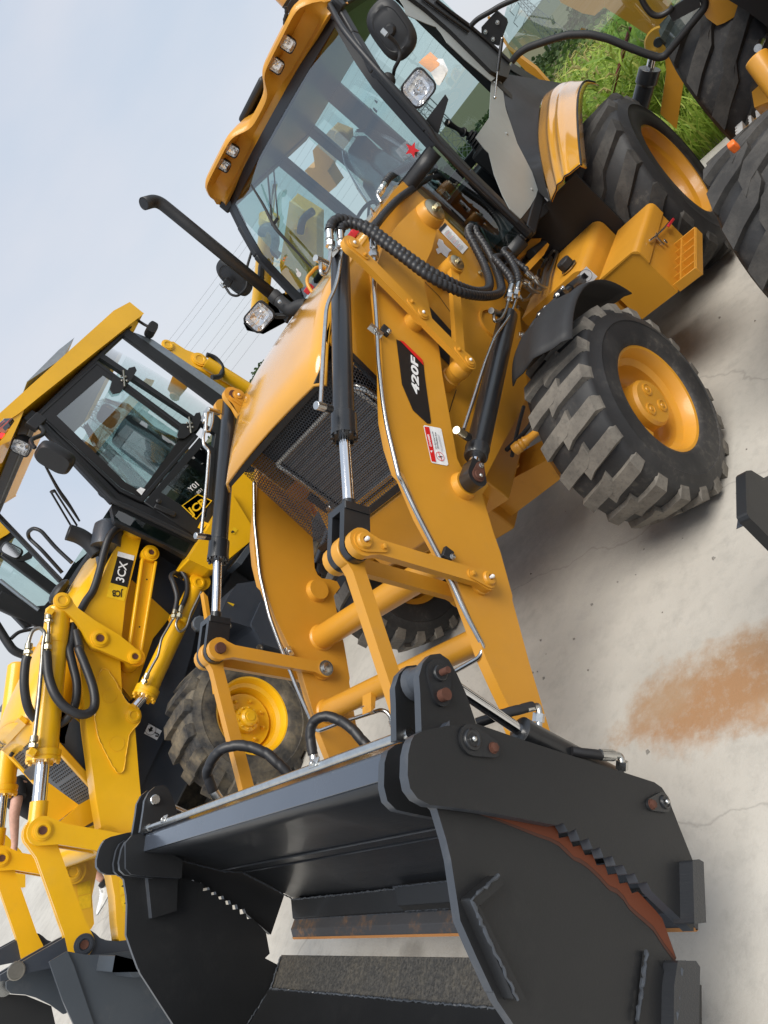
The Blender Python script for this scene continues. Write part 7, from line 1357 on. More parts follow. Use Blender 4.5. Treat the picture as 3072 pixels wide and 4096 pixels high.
for z, kk in ((-.05, 1.2), (.2, 1.25), (.5, 1.0), (.8, .95), (1.0, .6)): ro.append([sc_ + V((-.12 - .15 * max(0, z) + .27 * math.cos(2 * PI * j / 30) * kk * random.uniform(.9, 1.08), .29 * math.sin(2 * PI * j / 30) * kk * random.uniform(.9, 1.08), z + random.uniform(-.02, .02))) for j in range(30)])
m_.loft(ro, True); m_.put('seat_cover', 'plastic_wrap', sj, smooth=15)
m_ = MB(); wc = V((-.45, -3.55, 2.28)); wn = V((-.45, 0, .9)).normalized(); x_, y_, _ = frame(wn); m_.tube([wc + (x_ * math.cos(2 * PI * k / 30) + y_ * math.sin(2 * PI * k / 30)) * .2 for k in range(31)], .016, 8, caps=False); m_.tube([wc, wc - wn * .3], .05, 10); m_.put('steering_wheel', 'plastic_black', J)
def slabmirror(name, a, b_, th, w, parent, n=(.9, .3, .1), mat='plastic_black', face=None):
    a, b_ = V(a), V(b_); d = (b_ - a).normalized(); n = V(n); n = (n - d * n.dot(d)).normalized(); s = d.cross(n); L_ = (b_ - a).length; c = (a + b_) / 2; mb = MB()
    def ring(k, z):
        return [c + d * (L_ / 2 * k * math.copysign(abs(math.cos(t)) ** .5, math.cos(t))) + s * (w / 2 * k * math.copysign(abs(math.sin(t)) ** .6, math.sin(t))) + n * z for t in [2 * PI * j / 28 for j in range(28)]]
    mb.loft([ring(.9, -th / 2), ring(1, -th * .3), ring(1, th * .2), ring(.85, th * .5)], True); mb.add(ring(.9, -th / 2), [tuple(range(28))]); mb.add(ring(.85, th / 2), [tuple(range(28))]); o = mb.put(name, mat, parent, smooth=45)
    if face: mb = MB(); mb.add(ring(.86, -th / 2 - .002), [tuple(range(28))]); mb.add(ring(.80, th / 2 + .002), [tuple(range(28))]); mb.put('mirror_glass', face, o, smooth=0)
    return o
mj = slabmirror('side_mirror', [(0.001,-2.55,2.917)][0], [(-0.024,-2.55,2.639)][0], .09, .20, J)
m_ = MB(); m_.tube(roundpath([(0.009,-2.56,2.925),(-0.008,-2.56,2.978),(-0.053,-2.58,2.994),(-0.166,-2.62,2.967),(-0.233,-2.66,2.997),(-0.271,-2.7,3.057)], .03), .017, 10); q = V([(-0.277,-2.7,3.083)][0]); m_.box(q, .14, .06, .09); m_.put('mirror_arm', 'plastic_black', mj, .006)
mj2 = slabmirror('side_mirror', [(-0.75,-4.75,2.89)][0], [(-0.648,-4.75,2.597)][0], .06, .22, J, (.9, .1, .1), 'plastic_black', 'dark_glass')
m_ = MB(); m_.tube(spline([(-0.754,-4.75,2.886),(-0.733,-4.72,2.965),(-0.644,-4.68,3.039),(-0.594,-4.62,3.127),(-0.563,-4.55,3.215)], 6), .020, 10); m_.put('mirror_arm', 'plastic_black', mj2)
lb = lamp_box('work_light', [(-0.1,-2.85,3.06)][0], (1, .35, -.15), (.1, -.1, 1), .15, .15, .12, rj)[0]
m_ = MB(); m_.prism([(0.02,-2.444,3.202),(0.02,-2.372,3.147),(0.02,-2.39,3.126),(0.02,-2.533,3.143),(0.02,-2.554,3.199)], (.05, 0, 0)); m_.put('amber_lamp', 'amber_lens', rj, .012); m_ = MB(); m_.prism([(0.02,-2.561,3.2),(0.02,-2.536,3.143),(0.02,-2.654,3.154),(0.02,-2.678,3.205)], (.05, 0, 0)); m_.put('red_lamp', 'red_lens', rj, .012)
rl = slabmirror('rear_light', [(-1.852,-2.72,3.007)][0], [(-1.87,-2.72,2.917)][0], .14, .13, rj, (.3, 1, 0)); m_ = MB(); m_.tube([(-1.911,-2.78,3.106),(-1.878,-2.74,3.044),(-1.872,-2.72,2.991)], .014, 8); m_.put('lamp_stalk', 'plastic_black', rl)
bl = [(0.03,-2.633,2.819),(0.04,-2.822,2.64),(0.05,-2.919,2.507),(0.07,-3.004,2.379)]; m_ = MB(); m_.tube(spline(bl, 6), lambda f: .008 + .008 * (1 - abs(2 * f - 1)), 8); wp_ = m_.put('wiper_blade', 'rubber_black', wsj)
m_ = MB(); a_ = [(0.05,-2.852,2.658),(0.08,-3.124,2.418),(0.05,-2.9,2.678),(0.08,-3.068,2.377)]; m_.tube([a_[0], a_[3]], .008, 8); m_.tube([a_[2], a_[1]], .008, 8); m_.bar(a_[0], a_[2], .02, .02); m_.put('wiper_arm', 'plastic_black', wsj)
m_ = MB(); m_.tube(roundpath([(0.3,-3.477,2.254),(0.25,-3.419,2.5),(0.2,-3.47,2.637),(0.2,-3.381,2.664),(0.2,-3.273,2.638),(0.2,-3.24,2.579),(0.25,-3.257,2.405),(0.3,-3.227,2.232)], .06), .016, 10); m_.put('grab_rail', 'cab_black', J)
# its backhoe, folded up behind the cab
m_ = MB(); m_.prism([(-4.7,-2.481,2.829),(-4.7,-2.417,2.463),(-4.7,-3.119,2.025),(-4.7,-3.431,2.068),(-4.7,-3.634,2.141),(-4.7,-3.988,2.301),(-4.7,-4.163,2.508),(-4.7,-4.451,2.48),(-4.7,-4.516,2.385),(-4.7,-4.381,2.177),(-4.7,-3.873,2.001),(-4.7,-3.294,2.513),(-4.7,-2.933,2.649)], (-.25, 0, 0)); bm_ = m_.put('backhoe_boom', 'bright_yellow', J, .02)
m_ = MB(); a_, b_, c_ = [V(p) for p in [(-4.45,-3.742,2.451),(-4.45,-2.851,2.819),(-4.45,-2.658,2.899)]]; m_.lathe(a_, b_ - a_, [(.11, -.2), (.11, (c_ - a_).length - .12), (.125, (c_ - a_).length - .1), (.125, (c_ - a_).length)], 24); yc = m_.put('boom_cylinder', 'bright_yellow', J)
m_ = MB(); a_, b_ = [V(p) for p in [(-4.45,-2.668,2.894),(-4.45,-2.267,3.052)]]; m_.cyl(a_, b_, .04, 18); m_.put('piston_rod', 'chrome', yc)
pline('hose', spline([(-4.3,-2.824,2.852),(-4.3,-2.748,2.867),(-4.3,-2.68,2.826),(-4.3,-2.689,2.743),(-4.3,-2.774,2.675),(-4.3,-2.887,2.632),(-4.3,-2.897,2.546)], 6), .05, 'hose_black', J); pline('hose', spline([(-4.3,-3.08,2.7),(-4.3,-3.169,2.659),(-4.3,-3.328,2.586)], 5), .035, 'hose_black', J, 10, ripple=.04, rib=.3)
pline('hose', spline([(-4.4,-2.19,2.523),(-4.4,-2.289,2.553),(-4.4,-2.392,2.556),(-4.4,-2.521,2.505)], 5), .045, 'hose_black', J)
m_ = MB(); m_.prism([(-4.68,-2.715,2.614),(-4.68,-2.58,2.504),(-4.68,-2.666,2.465),(-4.68,-2.806,2.547)], (.03, 0, 0)); m_.put('hose_plate', 'bright_yellow', bm_, .005)
dp = [(-2.637,-3.6,2.935),(-2.69,-3.6,2.939),(-2.766,-3.6,2.87),(-2.781,-3.6,2.717),(-2.848,-3.6,2.568),(-2.871,-3.6,2.487),(-2.795,-3.6,2.303),(-2.917,-3.6,1.906),(-2.77,-3.6,1.88),(-2.702,-3.6,2.134),(-2.679,-3.6,2.405),(-2.636,-3.6,2.566),(-2.604,-3.6,2.866)]
m_ = MB(); m_.prism(dp, (0, -.22, 0)); dpo = m_.put('dipper_arm', 'bright_yellow', J, .02); pinring('pin', [(-2.66,-3.595,2.889)][0], .07, dpo); pinring('pin', [(-2.782,-3.595,2.534)][0], .09, dpo)
m_ = MB(); a_, b_ = [(-2.71,-3.5,2.456),(-2.789,-3.5,1.869)]; m_.cyl(a_, b_, .075, 20); m_.put('dipper_cylinder', 'bright_yellow', dpo)
pline('hose', spline([(-2.767,-3.45,2.499),(-2.806,-3.45,2.404),(-2.76,-3.45,2.29),(-2.638,-3.45,2.243),(-2.536,-3.45,2.304)], 6), .03, 'hose_black', J)
m_ = MB(); m_.prism([(-3.2,-0.72,2.704),(-3.2,-0.664,2.567),(-3.2,-0.717,2.527),(-3.2,-0.844,2.532),(-3.2,-0.923,2.534),(-3.2,-1.033,2.533),(-3.2,-1.082,2.391),(-3.2,-1.19,2.417),(-3.2,-1.202,2.521),(-3.2,-1.188,2.703),(-3.2,-1.135,2.689),(-3.2,-1.094,2.635),(-3.2,-0.981,2.736)], (-.2, 0, 0)); bo = m_.put('backhoe_boom', 'ochre_paint', A, .015)
m_ = MB(); q = V([(-3.19,-0.703,2.582)][0]); m_.lathe(q, (1, 0, 0), [(.07, 0), (.06, .02)], 20); m_.put('boom_pin', 'ochre_paint', bo)
# ================================================================ third backhoe at the left edge
T = thing('backhoe_loader', 'bright yellow backhoe loader mostly cut off by the left edge, behind the 3CX one', 'backhoe loader', (-1.0, -6.6, 0))
TY = -5.75
m_ = MB(); m_.prism([(-0.67,-5.72,3.163),(-0.71,-5.72,3.101),(-0.801,-5.72,3.073),(-1.038,-5.72,3.044),(-1.08,-5.72,3.168),(-1.066,-5.72,3.198),(-0.887,-5.72,3.227),(-0.77,-5.72,3.235)], (0, -1.7, 0)); m_.put('cab_roof', 'bright_yellow', T, .03)
ft_ = ringp('cab_side_frame', 'cab_black', [(-0.637,-5.75,3.104),(-1.045,-5.75,3.033),(-0.965,-5.75,2.245),(-0.742,-5.75,2.099),(-0.146,-5.75,2.193),(-0.008,-5.75,2.295),(-0.142,-5.75,2.777)], [(-0.679,-5.75,3.026),(-0.973,-5.75,2.983),(-0.907,-5.75,2.323),(-0.781,-5.75,2.256),(-0.336,-5.75,2.276),(-0.244,-5.75,2.383),(-0.345,-5.75,2.894)], T, (0, -.08, 0), .01)
pane('side_glass', 'cab_glass', [(-0.68,-5.77,3.038),(-0.989,-5.77,2.99),(-0.925,-5.77,2.313),(-0.792,-5.77,2.241),(-0.332,-5.77,2.269),(-0.233,-5.77,2.386),(-0.353,-5.77,2.896)], ft_)
m_ = MB(); m_.bar([(-0.604,-5.75,2.973)][0], [(-0.531,-5.75,2.234)][0], .12, .06); m_.bar([(-0.116,-5.75,2.714)][0], [(-0.182,-5.75,2.14)][0], .2, .06); m_.put('cab_posts', 'cab_black', T, .01)
m_ = MB(); m_.prism([(-0.737,-5.74,2.782),(-0.806,-5.74,2.782),(-0.811,-5.74,2.749),(-0.718,-5.74,2.705),(-0.622,-5.74,2.756),(-0.597,-5.74,2.801),(-0.616,-5.74,2.814)], (0, .03, 0)); m_.put('door_hinge', 'plastic_black', ft_, .006)
slabmirror('side_mirror', [(-0.549,-5.5,3.014)][0], [(-0.57,-5.5,2.782)][0], .06, .14, T, (.4, 1, .2), 'plastic_black', 'chrome')
m_ = MB(); m_.tube([(-0.302,-5.72,2.809),(-0.267,-5.72,2.558),(-0.239,-5.72,2.295)], .022, 10); m_.put('cab_rail', 'silver_paint', T)
m_ = MB(); m_.tube(roundpath([(0.124,-5.65,2.604),(0.258,-5.65,2.336),(0.303,-5.65,2.232),(0.285,-5.65,2.129)], .05), .045, 10); m_.put('grab_rail', 'cab_black', T)
m_ = MB(); m_.tube(spline([(0.212,-5.63,2.33),(0.117,-5.63,2.309),(0.04,-5.63,2.245),(-0.019,-5.63,2.181)], 5), .02, 8); m_.put('hose', 'hose_black', T)
m_ = MB(); m_.box((-1.1, -6.6, 1.6), 2.4, 1.6, .9); m_.box((-.1, -6.6, 1.5), 1.2, 1.0, 1.0); m_.put('body', 'dark_slate', T, .03)
wheel(T, (-1.6, -5.85, .69), 0, rimK, tyreK, hubR, .1); wheel(T, (-1.6, -7.35, .69), PI, rimK, tyreK, hubR, .2)
wheel(T, (.5, -5.75, .535), .1, rimJ, tyreJ, hubJ, .1); wheel(T, (.5, -7.4, .535), PI, rimJ, tyreJ, hubJ, .2)
m_ = MB(); m_.prism([(1.625,-6.7,1.315),(1.648,-6.7,1.22),(1.643,-6.7,1.143),(1.712,-6.7,0.921),(1.769,-6.7,0.833),(1.986,-6.7,0.683),(2.107,-6.7,0.969)], (0, -.12, 0)); m_.put('loader_arm', 'bright_yellow', T, .02)

# ================================================================ neighbour cut off by the right edge
D = thing('backhoe_loader', 'ochre backhoe loader cut off by the right edge, worn front tyre beside the open door', 'backhoe loader', (-.3, 2.85, 0))
wheel(D, (-.30, 1.70 + FW_W / 2, .505), PI - .04, rimF, tyreN, hubF, .35)
wheel(D, (-.30, 4.0 - FW_W / 2, .505), -.04, rimF, tyreF, hubF, .1)
wheel(D, (-2.60, 1.58 + RW_W / 2, .632), PI, rimR, tyreR, hubR, .2)
wheel(D, (-2.60, 4.12 - RW_W / 2, .632), 0, rimR, tyreR, hubR, .5)
m_ = MB(); q = [V(p) for p in [(-2.15,1.87,1.21),(-2.15,1.863,1.158),(-2.15,1.877,1.085),(-2.15,1.912,1.063),(-2.15,2.017,1.03),(-2.15,2.031,1.125),(-2.15,2.009,1.221),(-2.15,1.933,1.263)]]; m_.prism(q, (-.5, 0, 0)); m_.put('rear_fender', 'ochre_gloss', D, .04)
m_ = MB(); m_.box((-1.3, 2.85, 1.0), 2.2, 1.2, .7); m_.box((-2.0, 2.85, 1.5), 1.4, 1.5, .5); m_.put('body', 'ochre_paint', D, .03)
m_ = MB(); m_.prism([(-1.95,2.01,1.22),(-1.95,2.006,1.174),(-1.95,2.035,1.061),(-1.95,2.066,0.876),(-1.95,2.188,1.0),(-1.95,2.134,1.184)], (-.3, 0, 0)); m_.put('cab_corner', 'cab_black', D, .02)
# tool box with pale serrated step
m_ = MB(); bq = [(-0.24,1.9,1.042),(-0.572,1.9,1.052),(-1.469,1.9,0.812),(-2.447,1.9,0.541),(-1.913,1.9,0.517),(-1.041,1.9,0.787)]; m_.prism([(-2.326,1.647,0.565),(-2.308,1.794,0.565),(-2.315,1.905,0.565),(-1.733,1.908,0.565),(-1.77,1.804,0.565),(-1.839,1.642,0.565)], (0, 0, -.22)); m_.prism([(-2.12,1.821,0.6),(-2.144,1.914,0.6),(-1.534,1.92,0.6),(-1.67,1.82,0.6)], (0, 0, .10)); tbd = m_.put('tool_box', 'ochre_paint', D, .006)
m_ = MB()
E1 = [V(p) for p in [(-2.231,1.662,0.6),(-2.22,1.812,0.6),(-1.732,1.808,0.6),(-1.758,1.653,0.6)]]
def toothed(a, b_, w, n, up):
    a, b_, up = V(a), V(b_), V(up).normalized(); P = []
    for k in range(n): t0, t1 = a.lerp(b_, k / n), a.lerp(b_, (k + .5) / n); P += [t0, t0 + up * w * .35, t1 + up * w * .35, t1]
    return P + [b_, b_ - up * w, a - up * w]
cx_ = (E1[0] + E1[2]) / 2
for i, j in ((0, 1), (1, 2), (2, 3), (3, 0)):
    mid = (E1[i] + E1[j]) / 2; m_.prism(toothed(E1[i], E1[j], .035, 9, mid - cx_), (0, 0, -.05))
m_.prism(toothed(E1[0].lerp(E1[1], .5), E1[3].lerp(E1[2], .5), .014, 9, E1[0] - E1[1]), (0, 0, -.05))
m_.put('serrated_step', 'white_paint', tbd, smooth=0)
m_ = MB(); a_, b_ = [(-0.044,1.9,1.108),(-0.061,1.9,1.068)]; m_.bar(a_, b_, .03, .03); m_.put('reflector', 'orange_plastic', tbd, .006)
m_ = MB(); a_, b_ = [(-0.783,2.05,1.106),(-0.727,2.05,0.979)]; m_.cyl(V(a_), V(b_) + V((.1, 0, -.1)), .05, 24); m_.put('air_tank', 'ochre_paint', D, .008)
pline('hydraulic_pipe', roundpath([(-1.62,2.0,0.941),(-1.914,2.0,0.887),(-2.788,2.0,0.652)], .03), .02, 'zinc', D); pline('hydraulic_pipe', [(-1.748,1.95,0.87),(-2.841,1.95,0.569)], .022, 'zinc', D)
# its black bucket corner
m_ = MB(); m_.prism([(1.377,1.62,0.761),(1.363,1.62,0.755),(1.339,1.62,0.731),(1.319,1.62,0.67),(1.348,1.62,0.688),(1.092,1.62,0.498),(0.498,1.62,0.049),(0.926,1.62,0.034),(1.582,1.62,0.564),(1.57,1.62,0.635),(1.559,1.62,0.737),(1.56,1.62,0.755),(1.55,1.62,0.769)], (0, .03, 0)); bd2 = m_.put('bucket', 'bucket_black', D, .004)
m_ = MB(); m_.prism([(1.305,1.6,0.658),(1.037,1.6,0.459),(1.258,1.6,0.489),(1.504,1.6,0.695)], (0, -.03, 0)); m_.put('side_cutter', 'dark_slate', bd2, .01)
m_ = MB(); m_.box((1.62, 2.9, .70), .30, 2.3, .03); m_.put('bucket_shell', 'bucket_black', bd2, .01)
m_ = MB(); weld(m_, [(1.343,1.61,0.693),(1.397,1.61,0.702),(1.506,1.61,0.714)], .010, .012); m_.put('weld_bead', 'edge_wear', bd2)
m_ = MB(); m_.bar((-.3, 2.3, .9), (1.1, 2.3, .7), .2, .06, (0, 1, 0)); m_.bar((-.3, 3.4, .9), (1.1, 3.4, .7), .2, .06, (0, 1, 0)); m_.put('loader_arm', 'ochre_paint', D, .006)
# ================================================================ person standing behind the bright yellow arms
def skin_chain(pts, rad, edges=None):
    me = bpy.data.meshes.new('body'); n = len(pts); me.from_pydata([tuple(p) for p in pts], edges or [(i, i + 1) for i in range(n - 1)], [])
    o = bpy.data.objects.new('body', me); COL.objects.link(o)
    md = o.modifiers.new('Skin', 'SKIN'); md.use_smooth_shade = True
    for v, r in zip(me.skin_vertices[0].data, rad): v.radius = (r, r)
    me.skin_vertices[0].data[0].use_root = True
    o.modifiers.new('Sub', 'SUBSURF').levels = 2; o.modifiers['Sub'].render_levels = 2
    return o
PB = V((1.42, -6.02, 0))
per = thing('person', 'person in dark T-shirt and white canvas shoes standing behind the 3CX arms, arm hanging forward', 'person', (1.6, -6.02, 0))
sh = V((1.36, -5.86, 1.43)); sh2 = V((1.36, -6.26, 1.43)); el = V((1.53, -5.80, 1.22)); wr = V((1.80, -5.95, 1.10))
pts = [V((1.34, -6.06, .95)), V((1.36, -6.06, 1.15)), V((1.36, -6.06, 1.36)), V((1.38, -6.06, 1.50)), V((1.41, -6.06, 1.60)), V((1.43, -6.06, 1.70)), sh, V((1.48, -5.80, 1.33)), V((1.575, -5.84, 1.29)), V((1.68, -5.90, 1.20)), wr, sh2, V((1.40, -6.34, 1.2)), V((1.5, -6.30, 1.0)),
       V((1.36, -5.96, .88)), V((1.58, -5.97, .54)), V((1.66, -5.99, .34)), V((1.735, -6.0, .13)), V((1.30, -6.16, .88)), V((1.26, -6.18, .50)), V((1.20, -6.18, .10)), V((1.875, -5.965, 1.065))]
eds = [(0, 1), (1, 2), (2, 3), (3, 4), (4, 5), (2, 6), (6, 7), (7, 8), (8, 9), (9, 10), (2, 11), (11, 12), (12, 13), (0, 14), (14, 15), (15, 16), (16, 17), (0, 18), (18, 19), (19, 20), (10, 21)]
rad = [.15, .14, .15, .055, .085, .07, .075, .058, .054, .046, .032, .075, .05, .03, .095, .06, .052, .036, .095, .06, .04, .036]
b_ = skin_chain(pts, rad, eds); b_.name = 'body'; b_.data.materials.append(MATS['skin']); b_.parent = per; b_.location = -per.location
for k, (dx, dy, l) in enumerate(((.0, -.034, .055), (.008, -.012, .068), (.008, .010, .07), (.002, .030, .062))):
    base = V((1.895, -5.962 + dy, 1.052)); f = skin_chain([base - V((.03, 0, -.015)), base + V((l * .45, 0, -.022)), base + V((l * .55, -.004, -.055)), base + V((l * .25, -.008, -.08))], [.012, .0105, .0095, .008]); f.name = 'finger'; f.data.materials.append(MATS['skin']); f.parent = b_
f = skin_chain([V((1.84, -5.93, 1.075)), V((1.875, -5.905, 1.035)), V((1.90, -5.915, 1.0))], [.015, .012, .010]); f.name = 'thumb'; f.data.materials.append(MATS['skin']); f.parent = b_
m_ = MB()
def tor(z, cx, rx, ry): return [V((cx + rx * math.cos(2 * PI * j / 28), -6.06 + ry * math.sin(2 * PI * j / 28), z)) for j in range(28)]
m_.loft([tor(.86, 1.36, .20, .24), tor(.95, 1.36, .19, .22), tor(1.15, 1.37, .17, .20), tor(1.33, 1.36, .17, .23), tor(1.42, 1.35, .14, .24), tor(1.49, 1.37, .08, .10)], True)
shirt = m_.put('t_shirt', 'dark_cloth', per, smooth=60)
m_ = MB(); m_.tube([sh - V((.02, .04, -.01)), sh + V((.05, .03, -.05)), V((1.46, -5.80, 1.34))], lambda f: .088 - .008 * f, 18); m_.tube([sh2, V((1.39, -6.31, 1.28))], .085, 16); m_.put('sleeve', 'dark_cloth', shirt)
m_ = MB(); m_.tube([V((1.35, -5.97, .98)), V((1.50, -5.97, .68)), V((1.57, -5.97, .54))], lambda f: .125 - .03 * f, 20); m_.tube([V((1.32, -6.16, .98)), V((1.27, -6.18, .5))], lambda f: .125 - .03 * f, 20); m_.put('shorts', 'dark_cloth', per)
def shoe_(hx, y):
    fwd = V((1, .03, 0)); L_ = .31
    def sec(f, z, wk): 
        return [V((hx + L_ * f, y, z))]
    out = []
    N_ = 22
    def outline(k, z, sh_=0):
        q = []
        for j in range(N_):
            t = 2 * PI * j / N_; x = .5 - .5 * math.cos(t) ; wv = math.sin(t) * (.040 + .012 * math.sin(PI * min(1, x * 1.1)) + .004 * (x > .6)); q.append(V((hx + L_ * (.5 + (x - .5) * k) + sh_, y + wv * k, z)))
        return q
    mb = MB(); mb.mat(0); mb.loft([outline(1.02, .0), outline(1.04, .012), outline(1.03, .028)], True); mb.add(outline(1.02, 0), [tuple(range(N_))]); mb.add(outline(1.03, .028), [tuple(range(N_))])
    o = mb.put('shoe', 'white_canvas', per, smooth=50)
    mb = MB(); rows = []
    for f, h_, w_ in ((.02, .10, .030), (.12, .115, .036), (.30, .115, .040), (.45, .098, .042), (.62, .075, .046), (.80, .058, .044), (.93, .045, .034), (1.0, .030, .014)):
        r = []
        for j in range(13): a = PI * j / 12; r.append(V((hx + L_ * f, y + w_ * math.cos(a) * (1 if a else 1), .026 + (h_ - .026) * math.sin(a) ** .7)))
        rows.append(r)
    mb.loft(rows); mb.add(rows[0], [tuple(range(13))]); mb.put('upper', 'white_canvas', o, smooth=60)
    mb = MB(); mb.tube(outline(1.055, .020) + [outline(1.055, .020)[0]], .0022, 5); mb.put('sole_stripe', 'black_print', o)
    mb = MB()
    for k in range(5): x = hx + L_ * (.36 + .06 * k); z = .112 - .011 * k; mb.tube([V((x, y - .028, z - .008)), V((x + .006, y, z + .004)), V((x, y + .028, z - .008))], .004, 6)
    mb.tube(spline([V((hx + L_ * .33, y, .118)), V((hx + L_ * .36, y + .03, .125)), V((hx + L_ * .42, y + .035, .10)), V((hx + L_ * .35, y, .118)), V((hx + L_ * .33, y - .03, .12)), V((hx + L_ * .40, y - .04, .10))], 4), .003, 5); mb.put('lace', 'white_print', o)
    mb = MB(); mb.lathe((hx + L_ * .17, y, .10), (-.12, 0, 1), [(.046, 0), (.044, .035), (.042, .045)], 18); mb.put('sock', 'dark_cloth', o)
shoe_(1.70, -6.0); shoe_(1.14, -6.18)
m_ = MB(); m_.ball((1.41, -6.06, 1.72), .105, 10, (1, .85, 1.05)); m_.put('hair', 'black_print', b_)
m_ = MB()
for s in (-1, 1): m_.ball((1.515, -6.06 + s * .032, 1.68), .010, 6)
m_.put('eye', 'black_print', b_)
m_ = MB(); m_.ball((1.525, -6.06, 1.655), .016, 6, (1, .8, 1.3)); m_.put('nose', 'skin', b_); m_ = MB(); m_.ball((1.512, -6.06, 1.618), .02, 6, (.4, 1.2, .3)); m_.put('mouth', 'red_print', b_)
# ================================================================ weeds, hill, pylons
def foliage(name, cols, trans=.35):
    m = bpy.data.materials.new(name); MATS[name] = m; m.use_nodes = True; t = m.node_tree; b = t.nodes['Principled BSDF']
    g_ = t.nodes.new('ShaderNodeNewGeometry'); st = [(k / (len(cols) - 1), c) for k, c in enumerate(cols)]
    t.links.new(ramp(t, g_.outputs['Random Per Island'], *st), b.inputs['Base Color']); b.inputs['Roughness'].default_value = .6; b.inputs['Specular IOR Level'].default_value = .3
    tr = t.nodes.new('ShaderNodeBsdfTranslucent'); t.links.new(b.inputs['Base Color'].links[0].from_socket, tr.inputs['Color']); mx = t.nodes.new('ShaderNodeMixShader'); mx.inputs[0].default_value = trans
    o = t.nodes['Material Output']; t.links.new(b.outputs[0], mx.inputs[1]); t.links.new(tr.outputs[0], mx.inputs[2]); t.links.new(mx.outputs[0], o.inputs['Surface'])
foliage('weed_green', [(.14, .23, .03), (.22, .34, .04), (.32, .42, .07), (.26, .36, .045), (.45, .46, .11)])
foliage('seed_head', [(.40, .36, .12), (.46, .40, .17), (.34, .33, .10)])
foliage('bush_green', [(.05, .095, .02), (.08, .14, .028), (.14, .20, .04), (.10, .15, .03)])
foliage('hill_green', [(.035, .065, .022), (.05, .085, .025), (.07, .11, .03)])
m, t, b = newmat('soil'); t.links.new(mix(t, objnoise(t, 2, 8, .7), (.05, .055, .02), (.13, .12, .05)), b.inputs['Base Color']); b.inputs['Roughness'].default_value = .95
def terr(x, y): return -.02 - .06 * max(0, -13.5 - x) if False else -.05 - .075 * max(0, -4.2 - x)
g_ = MB(); xs = [-4.0, -4.3, -6, -9, -14, -20, -30, -45, -70, -110, -170, -420, -900, -2500]; ys_ = [-2500, -700, -250, -90, -40, -20, -10, -5, 0, 5, 10, 20, 40, 120, 400, 2500]
g_.loft([[V((x, y, max(-26, terr(x, y)))) for y in ys_] for x in xs]); tag(g_.put('field', 'soil', None, smooth=60), kind='structure')
rnd = random.Random(3)
def blade(mb, p, h, w, lean, az, n=3, droop=1.0):
    d = V((math.cos(az), math.sin(az), 0)); s = V((-d.y, d.x, 0)); vs = []; 
    for k in range(n + 1):
        f = k / n; c = p + V((0, 0, h * (f - .25 * droop * lean * f * f))) + d * (h * lean * f * f); ww = w * (1 - f ** 1.5) * (.35 + 1.3 * min(1, f * 3)) / 1.5
        vs += [c - s * ww, c + s * ww]
    mb.add(vs, [(2 * k, 2 * k + 1, 2 * k + 3, 2 * k + 2) for k in range(n)])
grass, heads = MB(), MB()
def field_pt(x, y):
    return V((x, y, max(-26, terr(x, y))))
for _ in range(9500):
    r_ = rnd.random(); x = -4.15 - 20 * r_ ** 1.9; y = rnd.uniform(-1, 1) * (2.4 + .34 * (-4 - x)) + .6 - .10 * (-4 - x)
    p = field_pt(x, y); near = x > -5.4; hh = (rnd.uniform(.35, .85) if near else rnd.uniform(.7, 1.35))
    blade(grass, p, hh * rnd.uniform(.7, 1.1), rnd.uniform(.008, .018) if near else rnd.uniform(.012, .034), rnd.uniform(.15, .8), rnd.uniform(0, 2 * PI), 4)
for _ in range(2600):
    r_ = rnd.random(); x = -5.2 - 20 * r_ ** 1.5; y = rnd.uniform(-1, 1) * (2.4 + .34 * (-4 - x)) + .6 - .10 * (-4 - x); p = field_pt(x, y); h_ = rnd.uniform(.8, 1.6)
    for k in range(4): blade(grass, p + V((0, 0, h_ * (.25 + .18 * k))), rnd.uniform(.30, .6), rnd.uniform(.014, .030), rnd.uniform(.9, 1.9), rnd.uniform(0, 2 * PI), 4, 1.4)
for _ in range(1500):
    r_ = rnd.random(); x = -5.0 - 18 * r_ ** 1.4; y = rnd.uniform(-1, 1) * (2.4 + .34 * (-4 - x)) + .6 - .10 * (-4 - x); p = field_pt(x, y) + V((0, 0, rnd.uniform(.8, 1.45))); az = rnd.uniform(0, 2 * PI); d_ = V((math.cos(az), math.sin(az), 0)); L_ = rnd.uniform(.06, .16)
    heads.tube([p, p + V((0, 0, L_ * .5)) + d_ * L_ * .25, p + d_ * L_ * .8 + V((0, 0, L_ * .55))], lambda f: .004 + .010 * math.sin(PI * min(.98, f + .1)), 5, caps=False)
tag(grass.put('tall_grass', 'weed_green', None, smooth=0), kind='stuff'); tag(heads.put('foxtail_heads', 'seed_head', None, smooth=0), kind='stuff')
def clump(mb, c, r, n, s, flat=.8):
    for _ in range(n):
        a, z = rnd.uniform(0, 2 * PI), rnd.uniform(-.4, 1); k = r * (.55 + .45 * rnd.random()) ; q = c + V((math.cos(a) * math.sqrt(max(0, 1 - z * z)) * k, math.sin(a) * math.sqrt(max(0, 1 - z * z)) * k, z * k * flat))
        x, y, _z = frame(V((rnd.uniform(-1, 1), rnd.uniform(-1, 1), rnd.uniform(-.3, 1)))); ss = s * rnd.uniform(.6, 1.3); mb.add([q - x * ss, q - y * ss * .6, q + x * ss, q + y * ss * .6], [(0, 1, 2, 3)])
def pol(az, d, z): a = math.radians(az); return V((CAM_POS[0] + d * math.cos(a), CAM_POS[1] + d * math.sin(a), z))
